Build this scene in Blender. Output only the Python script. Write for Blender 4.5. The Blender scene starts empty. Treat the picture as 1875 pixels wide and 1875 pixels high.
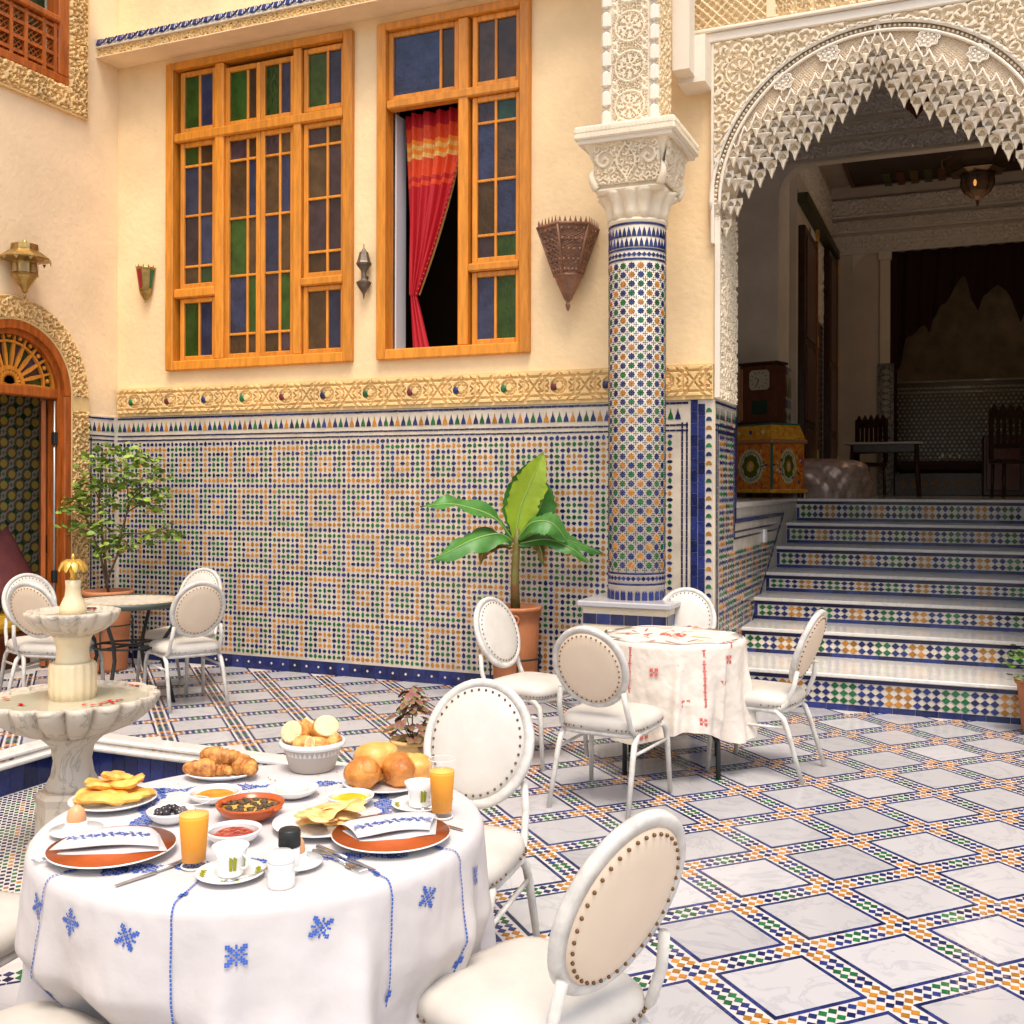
import bpy, math, random
import numpy as np
from mathutils import Matrix, Vector
random.seed(7); rng = np.random.default_rng(7)
PI = math.pi
S = bpy.context.scene
COL = S.collection
# ---------------------------------------------------------------- camera, sky, sun, exposure
F, CX, CY, ROLL, YAW, H = 1931.54, 937.5, 890.15, math.radians(0.1407), math.radians(23.142), 1.6
cam = bpy.data.cameras.new('camera'); camo = bpy.data.objects.new('camera', cam); COL.objects.link(camo)
cam.sensor_width = 36; cam.sensor_height = 36; cam.lens = F/1875*36; cam.shift_y = (CY-937.5)/1875
cam.clip_end = 400; cam.clip_start = 0.05
camo.matrix_world = Matrix.Translation((0, 0, H)) @ Matrix.Rotation(YAW, 4, 'Z') @ Matrix.Rotation(PI/2, 4, 'X') @ Matrix.Rotation(ROLL, 4, 'Z')
S.camera = camo
w = bpy.data.worlds.new('World'); S.world = w; w.use_nodes = True
nt = w.node_tree; sky = nt.nodes.new('ShaderNodeTexSky'); sky.sky_type = 'NISHITA'; sky.sun_disc = False
SUN_EL, SUN_AZ = math.radians(66), math.radians(152)     # azimuth clockwise from +Y
sky.sun_elevation = SUN_EL; sky.sun_rotation = SUN_AZ; sky.air_density = 1.0; sky.dust_density = 3.0
nt.links.new(sky.outputs[0], nt.nodes['Background'].inputs[0]); nt.nodes['Background'].inputs[1].default_value = 0.15
sun = bpy.data.lights.new('sun', 'SUN'); sun.energy = 1.3; sun.angle = math.radians(22); sun.color = (1, .95, .88)
suno = bpy.data.objects.new('sun', sun); COL.objects.link(suno)
sd = Vector((math.sin(SUN_AZ)*math.cos(SUN_EL), math.cos(SUN_AZ)*math.cos(SUN_EL), math.sin(SUN_EL)))
suno.rotation_euler = sd.to_track_quat('Z', 'Y').to_euler(); suno.location = (0, 0, 12)
S.view_settings.view_transform = 'Standard'; S.view_settings.look = 'None'
S.view_settings.exposure = 1.0; S.view_settings.gamma = 1
S.view_settings.use_white_balance = True; S.view_settings.white_balance_temperature = 6900; S.view_settings.white_balance_tint = 8
S.render.engine = 'CYCLES'
# ---------------------------------------------------------------- measured directions: where a sight line meets a real plane
_ex = np.array([math.cos(YAW), -math.sin(YAW)]); _ey = np.array([math.sin(YAW), math.cos(YAW)])
def ray(px, py):
    x, y = (px-CX)/F, (py-CY)/F; cr, sr = math.cos(ROLL), math.sin(ROLL)
    X = cr*x+sr*y; Y = -sr*x+cr*y; v = np.array([X, 1.0])
    return np.array([v@_ex, v@_ey, -Y])
def onz(px, py, z=0.): d = ray(px, py); t = (z-H)/d[2]; return float(d[0]*t), float(d[1]*t)
def ony(px, py, y): d = ray(px, py); t = y/d[1]; return float(d[0]*t), float(H+d[2]*t)
def onx(px, py, x): d = ray(px, py); t = x/d[0]; return float(d[1]*t), float(H+d[2]*t)
def pix(x, y, z):
    X = _ex[0]*x+_ey[0]*y; Z = _ex[1]*x+_ey[1]*y; Y = H-z
    if Z < .05: return (-9999, -9999)
    return (CX+F*X/Z, CY+F*Y/Z)
def seen(p, m=30):
    q = pix(*p); return -m < q[0] < 1875+m and -m < q[1] < 1875+m
# ---------------------------------------------------------------- materials
MATS = {}
def lin(c): return tuple(((x/12.92) if x <= .04045 else ((x+.055)/1.055)**2.4) for x in c)
def mat(name, col, rough=.5, metal=0., var=0., vscale=6., bump=0., bscale=40., coat=0., alpha=1., trans=0., ior=1.45, kind='noise', col2=None, island=0., stretch=None, spec=None, sub=0., detail=3., world=False):
    if name in MATS: return MATS[name]
    m = bpy.data.materials.new(name); m.use_nodes = True; MATS[name] = m
    n = m.node_tree.nodes; L = m.node_tree.links; b = n['Principled BSDF']
    c = (*col, 1); b.inputs['Base Color'].default_value = c; b.inputs['Roughness'].default_value = rough
    b.inputs['Metallic'].default_value = metal; b.inputs['IOR'].default_value = ior
    if coat: b.inputs['Coat Weight'].default_value = coat; b.inputs['Coat Roughness'].default_value = .08
    if trans: b.inputs['Transmission Weight'].default_value = trans
    if spec is not None: b.inputs['Specular IOR Level'].default_value = spec
    if sub: b.inputs['Subsurface Weight'].default_value = sub; b.inputs['Subsurface Radius'].default_value = (.01, .006, .003)
    tc = n.new('ShaderNodeTexCoord'); co = tc.outputs['Object']
    if world: co = n.new('ShaderNodeNewGeometry').outputs['Position']
    if stretch:
        mp = n.new('ShaderNodeMapping'); mp.inputs['Scale'].default_value = stretch; L.new(co, mp.inputs[0]); co = mp.outputs[0]
    last = None
    if var or col2:
        t = n.new('ShaderNodeTexNoise'); t.inputs['Scale'].default_value = vscale; t.inputs['Detail'].default_value = detail+3; t.inputs['Roughness'].default_value = .6
        if kind == 'marble': t.inputs['Distortion'].default_value = 1.6
        L.new(co, t.inputs['Vector'])
        r = n.new('ShaderNodeValToRGB'); L.new(t.outputs['Fac'], r.inputs[0])
        c2 = col2 if col2 else tuple(max(0, x*(1-var)) for x in col); c1 = col if col2 else tuple(min(1, x*(1+var*.4)) for x in col)
        e = r.color_ramp.elements
        e[0].position = .36; e[0].color = (*c2, 1); e[1].position = .62; e[1].color = (*c1, 1)
        if kind == 'marble':
            e[0].position = .47; e[1].position = .53; x = r.color_ramp.elements.new(.5); x.color = (*c2, 1); e[0].color = (*c1, 1)
        last = r.outputs[0]
    if island:
        g = n.new('ShaderNodeNewGeometry'); o = n.new('ShaderNodeObjectInfo')
        a = n.new('ShaderNodeMath'); a.operation = 'ADD'; L.new(g.outputs['Random Per Island'], a.inputs[0]); L.new(o.outputs['Random'], a.inputs[1])
        fr = n.new('ShaderNodeMath'); fr.operation = 'FRACT'; L.new(a.outputs[0], fr.inputs[0])
        mr = n.new('ShaderNodeMapRange'); mr.inputs['To Min'].default_value = 1-island; mr.inputs['To Max'].default_value = 1+island*.6; L.new(fr.outputs[0], mr.inputs[0])
        hs = n.new('ShaderNodeVectorMath'); hs.operation = 'SCALE'
        if last: L.new(last, hs.inputs[0])
        else: hs.inputs[0].default_value = col
        L.new(mr.outputs[0], hs.inputs['Scale']); last = hs.outputs[0]
    if last: L.new(last, b.inputs['Base Color'])
    if bump:
        t2 = n.new('ShaderNodeTexNoise'); t2.inputs['Scale'].default_value = bscale; t2.inputs['Detail'].default_value = detail; L.new(co, t2.inputs['Vector'])
        bp = n.new('ShaderNodeBump'); bp.inputs['Strength'].default_value = bump; bp.inputs['Distance'].default_value = .01; L.new(t2.outputs['Fac'], bp.inputs['Height']); L.new(bp.outputs[0], b.inputs['Normal'])
    return m
PLASTER = mat('cream_plaster', (.88, .645, .37), .85, var=.11, vscale=1.6, bump=.45, bscale=22, detail=8, world=True)
PLASTERL = mat('pale_plaster', (.90, .68, .43), .85, var=.11, vscale=1.4, bump=.45, bscale=22, detail=8, world=True)
OCHRE = mat('ochre_plaster', (.80, .47, .18), .85, var=.12, vscale=1.5, bump=.25, bscale=60)
STUCCO = mat('white_carved_stucco', (.80, .67, .49), .8, var=.10, vscale=3, bump=.2, bscale=90)
STUCCOY = mat('yellow_carved_stucco', (.80, .55, .25), .8, var=.14, vscale=4, bump=.2, bscale=90)
GYPSUM = mat('smooth_gypsum', (.80, .70, .57), .7, var=.05, vscale=3, bump=.1, bscale=80)
PORCH = mat('lit_porch_plaster', (.86, .78, .68), .8, var=.1, vscale=2)  # interior plaster made lighter, daylight on the salon pier put into its colour
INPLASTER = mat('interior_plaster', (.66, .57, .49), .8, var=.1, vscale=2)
WOOD = mat('orange_cedar', (.70, .255, .030), .32, var=.22, vscale=3.2, bump=.12, bscale=25, stretch=(9, 9, 1.2), island=.16, detail=5)
WOODR = mat('red_cedar', (.42, .10, .015), .38, var=.35, vscale=3.2, bump=.12, bscale=25, stretch=(9, 9, 1.2), detail=5)
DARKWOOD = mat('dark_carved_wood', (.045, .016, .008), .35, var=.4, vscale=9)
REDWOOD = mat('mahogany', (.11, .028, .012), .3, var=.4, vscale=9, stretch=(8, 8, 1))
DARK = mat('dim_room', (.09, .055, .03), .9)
Z_W = mat('white_glaze', (.68, .59, .48), .16, var=.16, vscale=5, world=True, island=.14, bump=.06, bscale=60)
Z_B = mat('cobalt_glaze', (.020, .030, .135), .12, var=.3, vscale=25, world=True, island=.55, bump=.06, bscale=60)
Z_G = mat('green_glaze', (.015, .13, .045), .12, var=.3, vscale=25, world=True, island=.35, bump=.06, bscale=60)
Z_O = mat('ochre_glaze', (.46, .19, .03), .14, var=.2, vscale=25, world=True, island=.35, bump=.06, bscale=60)
Z_K = mat('navy_glaze', (.02, .022, .07), .14, island=.3)
MARBLE = mat('white_marble', (.465, .445, .45), .19, kind='marble', col2=(.39, .38, .39), vscale=2.6, island=.17, bump=.05, bscale=9, world=True, detail=8)
STEPM = mat('step_marble', (.68, .64, .59), .14, kind='marble', col2=(.58, .55, .52), vscale=2.6)
GROUT = mat('pale_grout', (.56, .51, .48), .55, var=.12, vscale=14)
STONE = mat('fountain_marble', (.56, .48, .385), .45, kind='marble', col2=(.36, .31, .25), vscale=4, bump=.1, bscale=30)
STONEY = mat('ivory_stone', (.74, .60, .38), .4, var=.12, vscale=6)
WATER = mat('water', (.50, .45, .33), .04, ior=1.33, bump=.08, bscale=14)
WHITEMETAL = mat('white_painted_metal', (.60, .57, .52), .33, var=.22, vscale=14, detail=8, bump=.12, bscale=40)
VINYL = mat('white_vinyl', (.58, .535, .475), .40, bump=.25, bscale=8, var=.10, vscale=6)
TAN = mat('beige_vinyl', (.72, .575, .43), .45, bump=.25, bscale=7, var=.05, vscale=3)
STUDM = mat('bronze_stud', (.16, .08, .03), .35, metal=.6)
CLOTH = mat('white_linen', (.55, .51, .50), .85, bump=.5, bscale=9, var=.05, vscale=7, detail=9)
CLOTH2 = mat('cream_linen', (.68, .60, .52), .85, bump=.9, bscale=12, detail=9, var=.05, vscale=5)
BLUET = mat('blue_thread', (.035, .10, .42), .8)
REDT = mat('red_thread', (.60, .10, .08), .8)
ORANGET = mat('orange_thread', (.80, .42, .18), .8)
CHINA = mat('white_china', (.82, .81, .78), .12, coat=.4)
CHINAG = mat('grey_ceramic', (.48, .42, .36), .3)
TERRA = mat('terracotta', (.47, .17, .07), .7, var=.25, vscale=5, bump=.15, bscale=30)
TERRAG = mat('glazed_terracotta', (.48, .09, .02), .18, var=.1, vscale=10)
ORPLATE = mat('orange_glazed_plate', (.62, .125, .028), .32, var=.2, vscale=10, coat=.12, spec=.3)
JUICE = mat('orange_juice', (.94, .36, .0), .5, spec=.1)
FOAM = mat('juice_foam', (.90, .45, .06), .6)
def clear_glass(name):
    m = bpy.data.materials.new(name); m.use_nodes = True; b = m.node_tree.nodes['Principled BSDF']
    b.inputs['Base Color'].default_value = (1, 1, 1, 1); b.inputs['Roughness'].default_value = .0; b.inputs['Alpha'].default_value = .035; b.inputs['Specular IOR Level'].default_value = 1
    MATS[name] = m; return m
GLASS = clear_glass('clear_glass')
CRUST = mat('golden_crust', (.72, .31, .07), .42, col2=(.30, .085, .015), vscale=38, bump=.7, bscale=75, detail=9)
CRUSTL = mat('pale_crust', (.80, .44, .13), .5, col2=(.48, .17, .03), vscale=30, bump=.6, bscale=75, detail=9)
BRIO = mat('glossy_brioche', (.66, .26, .05), .42, col2=(.34, .09, .012), vscale=11, bump=.8, bscale=34, detail=9, coat=.08)
BRIOL = mat('pale_brioche', (.84, .48, .14), .38, col2=(.66, .27, .05), vscale=9, bump=.5, bscale=32, detail=9, coat=.05)
CRUMB = mat('bread_crumb', (.85, .66, .36), .8, var=.2, vscale=50, bump=.5, bscale=90)
PANCAKE = mat('pancake', (.85, .50, .11), .6, col2=(.66, .26, .04), vscale=16, bump=.3, bscale=50)
CREPE = mat('crepe', (.88, .62, .26), .55, col2=(.66, .30, .07), vscale=20, bump=.3, bscale=50)
EGG = mat('brown_egg', (.74, .36, .17), .4, var=.08, vscale=20)
HONEY = mat('honey', (.70, .28, .03), .05, coat=1)
OIL = mat('olive_oil', (.80, .52, .01), .05, coat=1)
JAM = mat('red_jam', (.36, .02, .01), .12, bump=.6, bscale=50, coat=1)
CREAM = mat('fresh_cheese', (.86, .80, .66), .6, bump=.3, bscale=40)
OLIVE = mat('black_olive', (.022, .014, .018), .15, coat=.5)
STEEL = mat('steel', (.55, .53, .50), .22, metal=1)
IRON = mat('black_iron', (.015, .016, .016), .45)
GREENIRON = mat('green_grey_iron', (.05, .065, .055), .4)
BRASS = mat('aged_brass', (.42, .27, .09), .38, metal=.85, var=.45, vscale=12, bump=.25, bscale=50)
COPPER = mat('aged_copper', (.30, .15, .095), .5, metal=.35, var=.35, vscale=12, bump=.2, bscale=50)
BRONZE = mat('grey_bronze', (.17, .13, .10), .5, metal=.6, var=.4, vscale=15)
GOLD = mat('gold_leaf', (.80, .50, .10), .28, metal=.7, var=.2, vscale=20)
PETAL = mat('red_petal', (.50, .0, .008), .9, spec=.05)
def glassmat(n_, c): return mat(n_, tuple(x*.85 for x in c), .08, var=.35, vscale=7, bump=.35, bscale=28, island=.35, world=True)
PG, PB, PP, PK, PGD = glassmat('green_pane', (.035, .085, .012)), glassmat('blue_pane', (.035, .042, .09)), glassmat('plum_pane', (.065, .038, .045)), glassmat('brown_pane', (.085, .045, .02)), glassmat('dark_green_pane', (.02, .05, .02))
LEAF = mat('leaf_green', (.085, .17, .025), .45, var=.4, vscale=6, island=.35)
LEAFS = mat('small_leaf', (.23, .34, .05), .5, var=.3, vscale=9, island=.5)
BLEAF = mat('banana_leaf', (.055, .19, .03), .45, var=.3, vscale=7)
BLEAFY = mat('young_banana_leaf', (.30, .42, .03), .35, var=.2, vscale=5)
BLEAFB = mat('withered_leaf', (.30, .14, .03), .6, col2=(.08, .10, .02), vscale=9)
RIBM = mat('leaf_midrib', (.25, .40, .10), .4)
BARK = mat('bark', (.16, .085, .045), .8, var=.3, vscale=20, bump=.4, bscale=40)
STEMG = mat('green_stem', (.16, .17, .04), .5, col2=(.16, .06, .02), vscale=8)
COLEUS = mat('coleus_leaf', (.26, .055, .075), .5, col2=(.12, .20, .03), vscale=2.5, island=.3)
SOIL = mat('soil', (.03, .02, .014), .95, bump=.5, bscale=60)
CANVAS = mat('ochre_pot', (.68, .40, .15), .7, var=.15, vscale=8)
# ---------------------------------------------------------------- mesh builder
class MB:
    def __init__(s): s.v = []; s.f = []; s.m = []; s.sm = []
    def add(s, vs, fs, mi=0, smooth=False):
        o = len(s.v); s.v.extend([tuple(map(float, p)) for p in vs]); s.f.extend([tuple(i+o for i in f) for f in fs]); s.m.extend([mi]*len(fs)); s.sm.extend([smooth]*len(fs)); return s
    def box(s, x0, x1, y0, y1, z0, z1, mi=0, bev=0., M=None):
        if bev <= 0:
            v = [(x, y, z) for z in (z0, z1) for y in (y0, y1) for x in (x0, x1)]
            f = [(0, 2, 3, 1), (4, 5, 7, 6), (0, 1, 5, 4), (2, 6, 7, 3), (0, 4, 6, 2), (1, 3, 7, 5)]
        else:
            b = bev; v = []; 
            for z, k in ((z0, 1), (z0+b, 0), (z1-b, 0), (z1, 1)):
                o = b if k else 0
                for (x, y) in ((x0+o+b, y0+o), (x1-o-b, y0+o), (x1-o, y0+o+b), (x1-o, y1-o-b), (x1-o-b, y1-o), (x0+o+b, y1-o), (x0+o, y1-o-b), (x0+o, y0+o+b)): v.append((x, y, z))
            f = [tuple(range(7, -1, -1)), tuple(range(24, 32))]
            for l in range(3):
                for i in range(8): f.append((l*8+i, l*8+(i+1) % 8, l*8+8+(i+1) % 8, l*8+8+i))
        if M is not None: v = [tuple(M@Vector(p)) for p in v]
        return s.add(v, f, mi)
    def prism(s, poly, z0, z1, M=None, mi=0, inset=0.):
        n = len(poly); v = [(x, y, z0) for x, y in poly]
        if inset:
            cx = sum(p[0] for p in poly)/n; cy = sum(p[1] for p in poly)/n; k = inset
            v += [(x, y, z1-(z1-z0)*.35) for x, y in poly]; v += [(cx+(x-cx)*(1-k), cy+(y-cy)*(1-k), z1) for x, y in poly]; L = 2
        else: v += [(x, y, z1) for x, y in poly]; L = 1
        f = [tuple(range(L*n, L*n+n)), tuple(range(n-1, -1, -1))]
        for l in range(L):
            for i in range(n): f.append((l*n+i, l*n+(i+1) % n, (l+1)*n+(i+1) % n, (l+1)*n+i))
        if M is not None: v = [tuple(M@Vector(p)) for p in v]
        return s.add(v, f, mi)
    def lathe(s, prof, c=(0, 0, 0), n=24, mi=0, caps=True, lobes=0, amp=0., smooth=True, a0=0., M=None, sx=1., sy=1., rot=0.):
        v = []; 
        for r, z in prof:
            for i in range(n):
                a = a0+2*PI*i/n; k = 1+(amp*(abs(math.cos(lobes*a/2))-.6) if lobes else 0)
                v.append((c[0]+sx*r*k*math.cos(a+rot), c[1]+sy*r*k*math.sin(a+rot), c[2]+z))
        f = []
        for j in range(len(prof)-1):
            for i in range(n): f.append((j*n+i, j*n+(i+1) % n, (j+1)*n+(i+1) % n, (j+1)*n+i))
        if caps and prof[0][0] > 1e-6: f.append(tuple(range(n-1, -1, -1)))
        if caps and prof[-1][0] > 1e-6: f.append(tuple(range((len(prof)-1)*n, len(prof)*n)))
        if M is not None: v = [tuple(M@Vector(p)) for p in v]
        return s.add(v, f, mi, smooth)
    def tube(s, pts, r, n=8, mi=0, smooth=True, caps=True, flat=1.):
        pts = [Vector(p) for p in pts]; N = len(pts); rs = r if hasattr(r, '__len__') else [r]*N; v = []; prev = None
        for i, p in enumerate(pts):
            t = (pts[min(i+1, N-1)]-pts[max(i-1, 0)]).normalized()
            if prev is None: u = t.orthogonal().normalized()
            else: u = (prev-t*prev.dot(t)); u = u.normalized() if u.length > 1e-6 else t.orthogonal().normalized()
            prev = u; w_ = t.cross(u)
            for k in range(n): a = 2*PI*k/n; v.append(p+(u*math.cos(a)*flat+w_*math.sin(a))*rs[i])
        f = [(i*n+k, i*n+(k+1) % n, (i+1)*n+(k+1) % n, (i+1)*n+k) for i in range(N-1) for k in range(n)]
        if caps: f += [tuple(range(n-1, -1, -1)), tuple(range((N-1)*n, N*n))]
        return s.add(v, f, mi, smooth)
    def ball(s, c, r, n=8, m=6, mi=0, M=None, noise=0., squash=(1, 1, 1)):
        v = [(0, 0, -1)]; 
        for j in range(1, m):
            for i in range(n): a = 2*PI*i/n; b = -PI/2+PI*j/m; v.append((math.cos(a)*math.cos(b), math.sin(a)*math.cos(b), math.sin(b)))
        v.append((0, 0, 1)); out = []
        for p in v:
            k = r*(1+noise*(random.random()-.5)); q = Vector((p[0]*k*squash[0], p[1]*k*squash[1], p[2]*k*squash[2]))
            if M is not None: q = M@q
            out.append((q.x+c[0], q.y+c[1], q.z+c[2]))
        f = [(0, 1+(i+1) % n, 1+i) for i in range(n)]
        for j in range(m-2):
            for i in range(n): f.append((1+j*n+i, 1+j*n+(i+1) % n, 1+(j+1)*n+(i+1) % n, 1+(j+1)*n+i))
        e = len(v)-1; f += [(1+(m-2)*n+i, 1+(m-2)*n+(i+1) % n, e) for i in range(n)]
        return s.add(out, f, mi, True)
    def mesh(s, name, mats):
        me = bpy.data.meshes.new(name); me.from_pydata(s.v, [], s.f)
        for m in (mats if isinstance(mats, (list, tuple)) else [mats]): me.materials.append(m)
        if any(s.m): me.polygons.foreach_set('material_index', s.m)
        me.polygons.foreach_set('use_smooth', s.sm); me.update(); return me
    def build(s, name, mats, parent=None, loc=None, kind=None, label=None):
        return obj(name, s.mesh(name, mats), parent, loc, kind, label)
def obj(name, me, parent=None, loc=None, kind=None, label=None):
    o = bpy.data.objects.new(name, me); COL.objects.link(o)
    if parent is not None: o.parent = parent
    if loc is not None: o.location = loc
    if kind: o['kind'] = kind
    if label: o['label'] = label
    return o
def thing(name, label, cat, loc=(0, 0, 0), rz=0., group=None):
    o = bpy.data.objects.new(name, None); COL.objects.link(o); o.location = loc; o.rotation_euler = (0, 0, rz); o['label'] = label; o['category'] = cat
    if group: o['group'] = group
    return o
def tag(o, label, cat, group=None):
    o['label'] = label; o['category'] = cat
    if group: o['group'] = group
    return o
def copy_tree(o, parent=None):
    c = o.copy(); COL.objects.link(c)
    if parent is not None: c.parent = parent
    for ch in list(o.children): copy_tree(ch, c)
    return c
def merge_shade(o):
    return o
# many small alike pieces: the nearest ones in view become objects that share a mesh, the rest one joined mesh
class Pieces:
    def __init__(s, tilt=.012): s.t = {}; s.items = []; s.tilt = tilt
    def tmpl(s, key, mb, m): s.t[key] = (np.array(mb.v), mb.f, m, mb)
    def add(s, key, M): s.items.append((key, M))
    def flush(s, name, parent, n=300, stuff='small_tiles', order='near'):
        def dist(it):
            t = it[1].translation; d = math.sqrt(t.x**2+t.y**2+(t.z-H)**2)
            return d+(0 if seen(t, 0) else 1000)
        its = sorted(s.items, key=dist); shared = {}
        for key, M in its[:n]:
            if key not in shared: shared[key] = s.t[key][3].mesh(name, s.t[key][2])
            o = obj(name, shared[key], parent); o.matrix_local = M@Matrix.Rotation(random.uniform(-s.tilt, s.tilt), 4, 'X')@Matrix.Rotation(random.uniform(-s.tilt, s.tilt), 4, 'Y')
        rest = its[n:]
        if not rest: return
        mats = []; V = []; Fs = []; MI = []; off = 0
        for key, M in rest:
            v, f, m, _ = s.t[key]
            if m not in mats: mats.append(m)
            q = s.tilt*3.5; A = np.array(M@Matrix.Rotation(random.uniform(-q, q), 4, 'X')@Matrix.Rotation(random.uniform(-q, q), 4, 'Y')@Matrix.Rotation(random.uniform(-q, q), 4, 'Z')); V.append(v@A[:3, :3].T+A[:3, 3]); Fs.extend([tuple(i+off for i in g) for g in f]); MI.extend([mats.index(m)]*len(f)); off += len(v)
        me = bpy.data.meshes.new(stuff); me.from_pydata(np.concatenate(V).tolist(), [], Fs)
        for m in mats: me.materials.append(m)
        me.polygons.foreach_set('material_index', MI); me.update()
        obj(stuff, me, parent, kind='stuff')
def frame_M(o, u, v):      # matrix with local x=u, y=v, z=u x v
    u = Vector(u).normalized(); v = Vector(v).normalized(); n_ = u.cross(v)
    return Matrix(((u.x, v.x, n_.x, o[0]), (u.y, v.y, n_.y, o[1]), (u.z, v.z, n_.z, o[2]), (0, 0, 0, 1)))
# carved relief: a height field h(u,v) in 0..1 on a rectangle, optionally masked
def relief(name, parent, o, u, v, w_, h_, fn, depth, m, step=.01, mask=None, label=None, edge=True):
    nu, nv = max(2, int(w_/step)), max(2, int(h_/step))
    U, V = np.meshgrid(np.linspace(0, w_, nu+1), np.linspace(0, h_, nv+1))
    Hh = fn(U, V)*depth
    if edge: Hh[0, :] = -.002; Hh[-1, :] = -.002; Hh[:, 0] = -.002; Hh[:, -1] = -.002
    u = np.array(u, float); v = np.array(v, float); n_ = np.cross(u, v)
    P = np.array(o)[None, None]+U[..., None]*u+V[..., None]*v+Hh[..., None]*n_
    idx = np.arange((nu+1)*(nv+1)).reshape(nv+1, nu+1)
    q = np.stack([idx[:-1, :-1], idx[:-1, 1:], idx[1:, 1:], idx[1:, :-1]], -1).reshape(-1, 4)
    if mask is not None:
        Uc = (U[:-1, :-1]+U[1:, 1:])/2; Vc = (V[:-1, :-1]+V[1:, 1:])/2; q = q[mask(Uc, Vc).ravel()]
    me = bpy.data.meshes.new(name); me.from_pydata(P.reshape(-1, 3).tolist(), [], q.tolist()); me.materials.append(m)
    me.update()
    return obj(name, me, parent, label=label)
def sst(x, a, b): t = np.clip((x-a)/(b-a), 0, 1); return t*t*(3-2*t)
def scroll(s=.11, seed=0):
    r_ = np.random.default_rng(seed)
    def fn(U, V):
        nx = int(U.max()/s)+3; ny = int(V.max()/s)+3
        best = np.full(U.shape, 9e9); out = np.zeros(U.shape)
        for j in range(-1, ny):
            for i in range(-1, nx):
                cx = (i+.5*(j % 2)+r_.uniform(-.12, .12))*s; cy = (j*.87+r_.uniform(-.12, .12))*s; ph = r_.uniform(0, 6.28); sg = r_.choice([-1, 1]); k = r_.integers(3, 6)
                near = (abs(U-cx) < 1.2*s) & (abs(V-cy) < 1.2*s)
                dx = U-cx; dy = V-cy; R = np.sqrt(dx*dx+dy*dy)
                th = np.arctan2(dy, dx); sp = np.cos(R/s*11-sg*th+ph)*.75+.45*np.cos(k*th+ph+R/s*4)
                m_ = near & (R < best); best = np.where(m_, R, best); out = np.where(m_, sp, out)
        return sst(out, -.25, .15)
    return fn
def rosettes(sx, sy, n=8):
    def fn(U, V):
        x = (U/sx) % 1-.5; y = (V/sy) % 1-.5; R = np.sqrt((x*sx)**2+(y*sy)**2)/min(sx, sy); th = np.arctan2(y*sy, x*sx)
        a = np.cos(n*th)*sst(R, .05, .12); p = sst(a, -.2, .2)*(1-sst(R, .30, .33))
        ring = np.exp(-((R-.40)/.035)**2)+np.exp(-((R-.08)/.03)**2)
        x2 = ((U/sx+.5) % 1)-.5; y2 = ((V/sy+.5) % 1)-.5; R2 = np.sqrt((x2*sx)**2+(y2*sy)**2)/min(sx, sy)
        cr = np.exp(-((np.abs(np.abs(x)-np.abs(y)))/.05)**2)*(R > .42)+np.exp(-((R2-.15)/.04)**2)
        return np.clip(p*.8+ring+cr*.8, 0, 1)
    return fn
def strapwork(s=.42):     # geometric interlace of the yellow frieze: eight-pointed stars and right-angled straps
    def fn(U, V):
        x = ((U/s) % 1-.5)*s; y = V-V.max()/2; ax, ay = np.abs(x), np.abs(y)
        o = np.maximum(ax, ay); d = (ax+ay)/1.414
        star = np.minimum(np.abs(np.maximum(o, d*.98)-.055), np.abs(np.minimum(o, d)-.03))
        l1 = np.abs(((ax+ay) % .07)-.035); l2 = np.abs(ay-.075); l3 = np.abs(ax-.125)+(ay > .075)*1; l4 = np.abs(ay-.04)+(ax < .09)*1+(ax > .17)*1; l5 = np.abs(np.abs(ax-.21)-ay*.8)
        g = np.minimum.reduce([star, l2, l3, l4, l5, l1+(o < .08)*1+(ax > .17)*1])
        return sst(g, .004, .012)
    return fn
# ================================================================ FLOOR, POOL
BY, LX, JX = 7.6, -7.25, -1.655          # back wall plane, left wall plane, stair side plane
PX0, PX1, PY0, PY1 = -5.1, -2.9, 2.8, 5.0
mb = MB()
for (a, b, c, d) in ((LX-.2, PX0, -4, 7.95), (PX1, 5, -4, 7.95), (PX0, PX1, -4, PY0), (PX0, PX1, PY1, 7.95)): mb.add([(a, c, 0), (b, c, 0), (b, d, 0), (a, d, 0)], [(0, 1, 2, 3)])
floor = mb.build('floor', Z_W if False else GROUT, kind='structure')
A = np.array([.3128, .3263]); B = np.array([.2951, -.2892]); O = np.array([-.7448, 3.4453]); SA = SB = .78
la, lb = np.linalg.norm(A), np.linalg.norm(B); ua, ub = A/la, B/lb
def inpool(p, m=0.): return PX0-m < p[0] < PX1+m and PY0-m < p[1] < PY1+m
def inroom(p): return LX < p[0] < 4.6 and -2 < p[1] < (BY if p[0] < JX else 7.88)
T = .003; bw = .0135
slab, strip, mos = Pieces(.0015), Pieces(.004), Pieces()
def para(p0, a_, b_):   # ccw parallelogram in world axes, relative to p0
    return [(0, 0), tuple(b_), tuple(a_+b_), tuple(a_)]
wa, wb = ua*(SA*la-2*bw-.004), ub*(SB*lb-2*bw-.004)
slab.tmpl('s', MB().prism(para(0, wa, wb), 0, T, inset=.006), MARBLE)
nA, nB = 6, 6; La, Lb = SA*la/nA, SB*lb/nB
strip.tmpl('a', MB().prism(para(0, ua*(La-.002), ub*bw), 0, T), Z_B)
strip.tmpl('b', MB().prism(para(0, ua*bw, ub*(Lb-.002)), 0, T), Z_B)
d_ = .0172
diam = [tuple(-ub*d_), tuple(ua*0-ua*d_), tuple(ub*d_), tuple(ua*d_)]
def ccw(P): 
    a = sum(P[i][0]*P[(i+1) % len(P)][1]-P[(i+1) % len(P)][0]*P[i][1] for i in range(len(P))); return P if a > 0 else P[::-1]
diam = ccw(diam)
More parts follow.
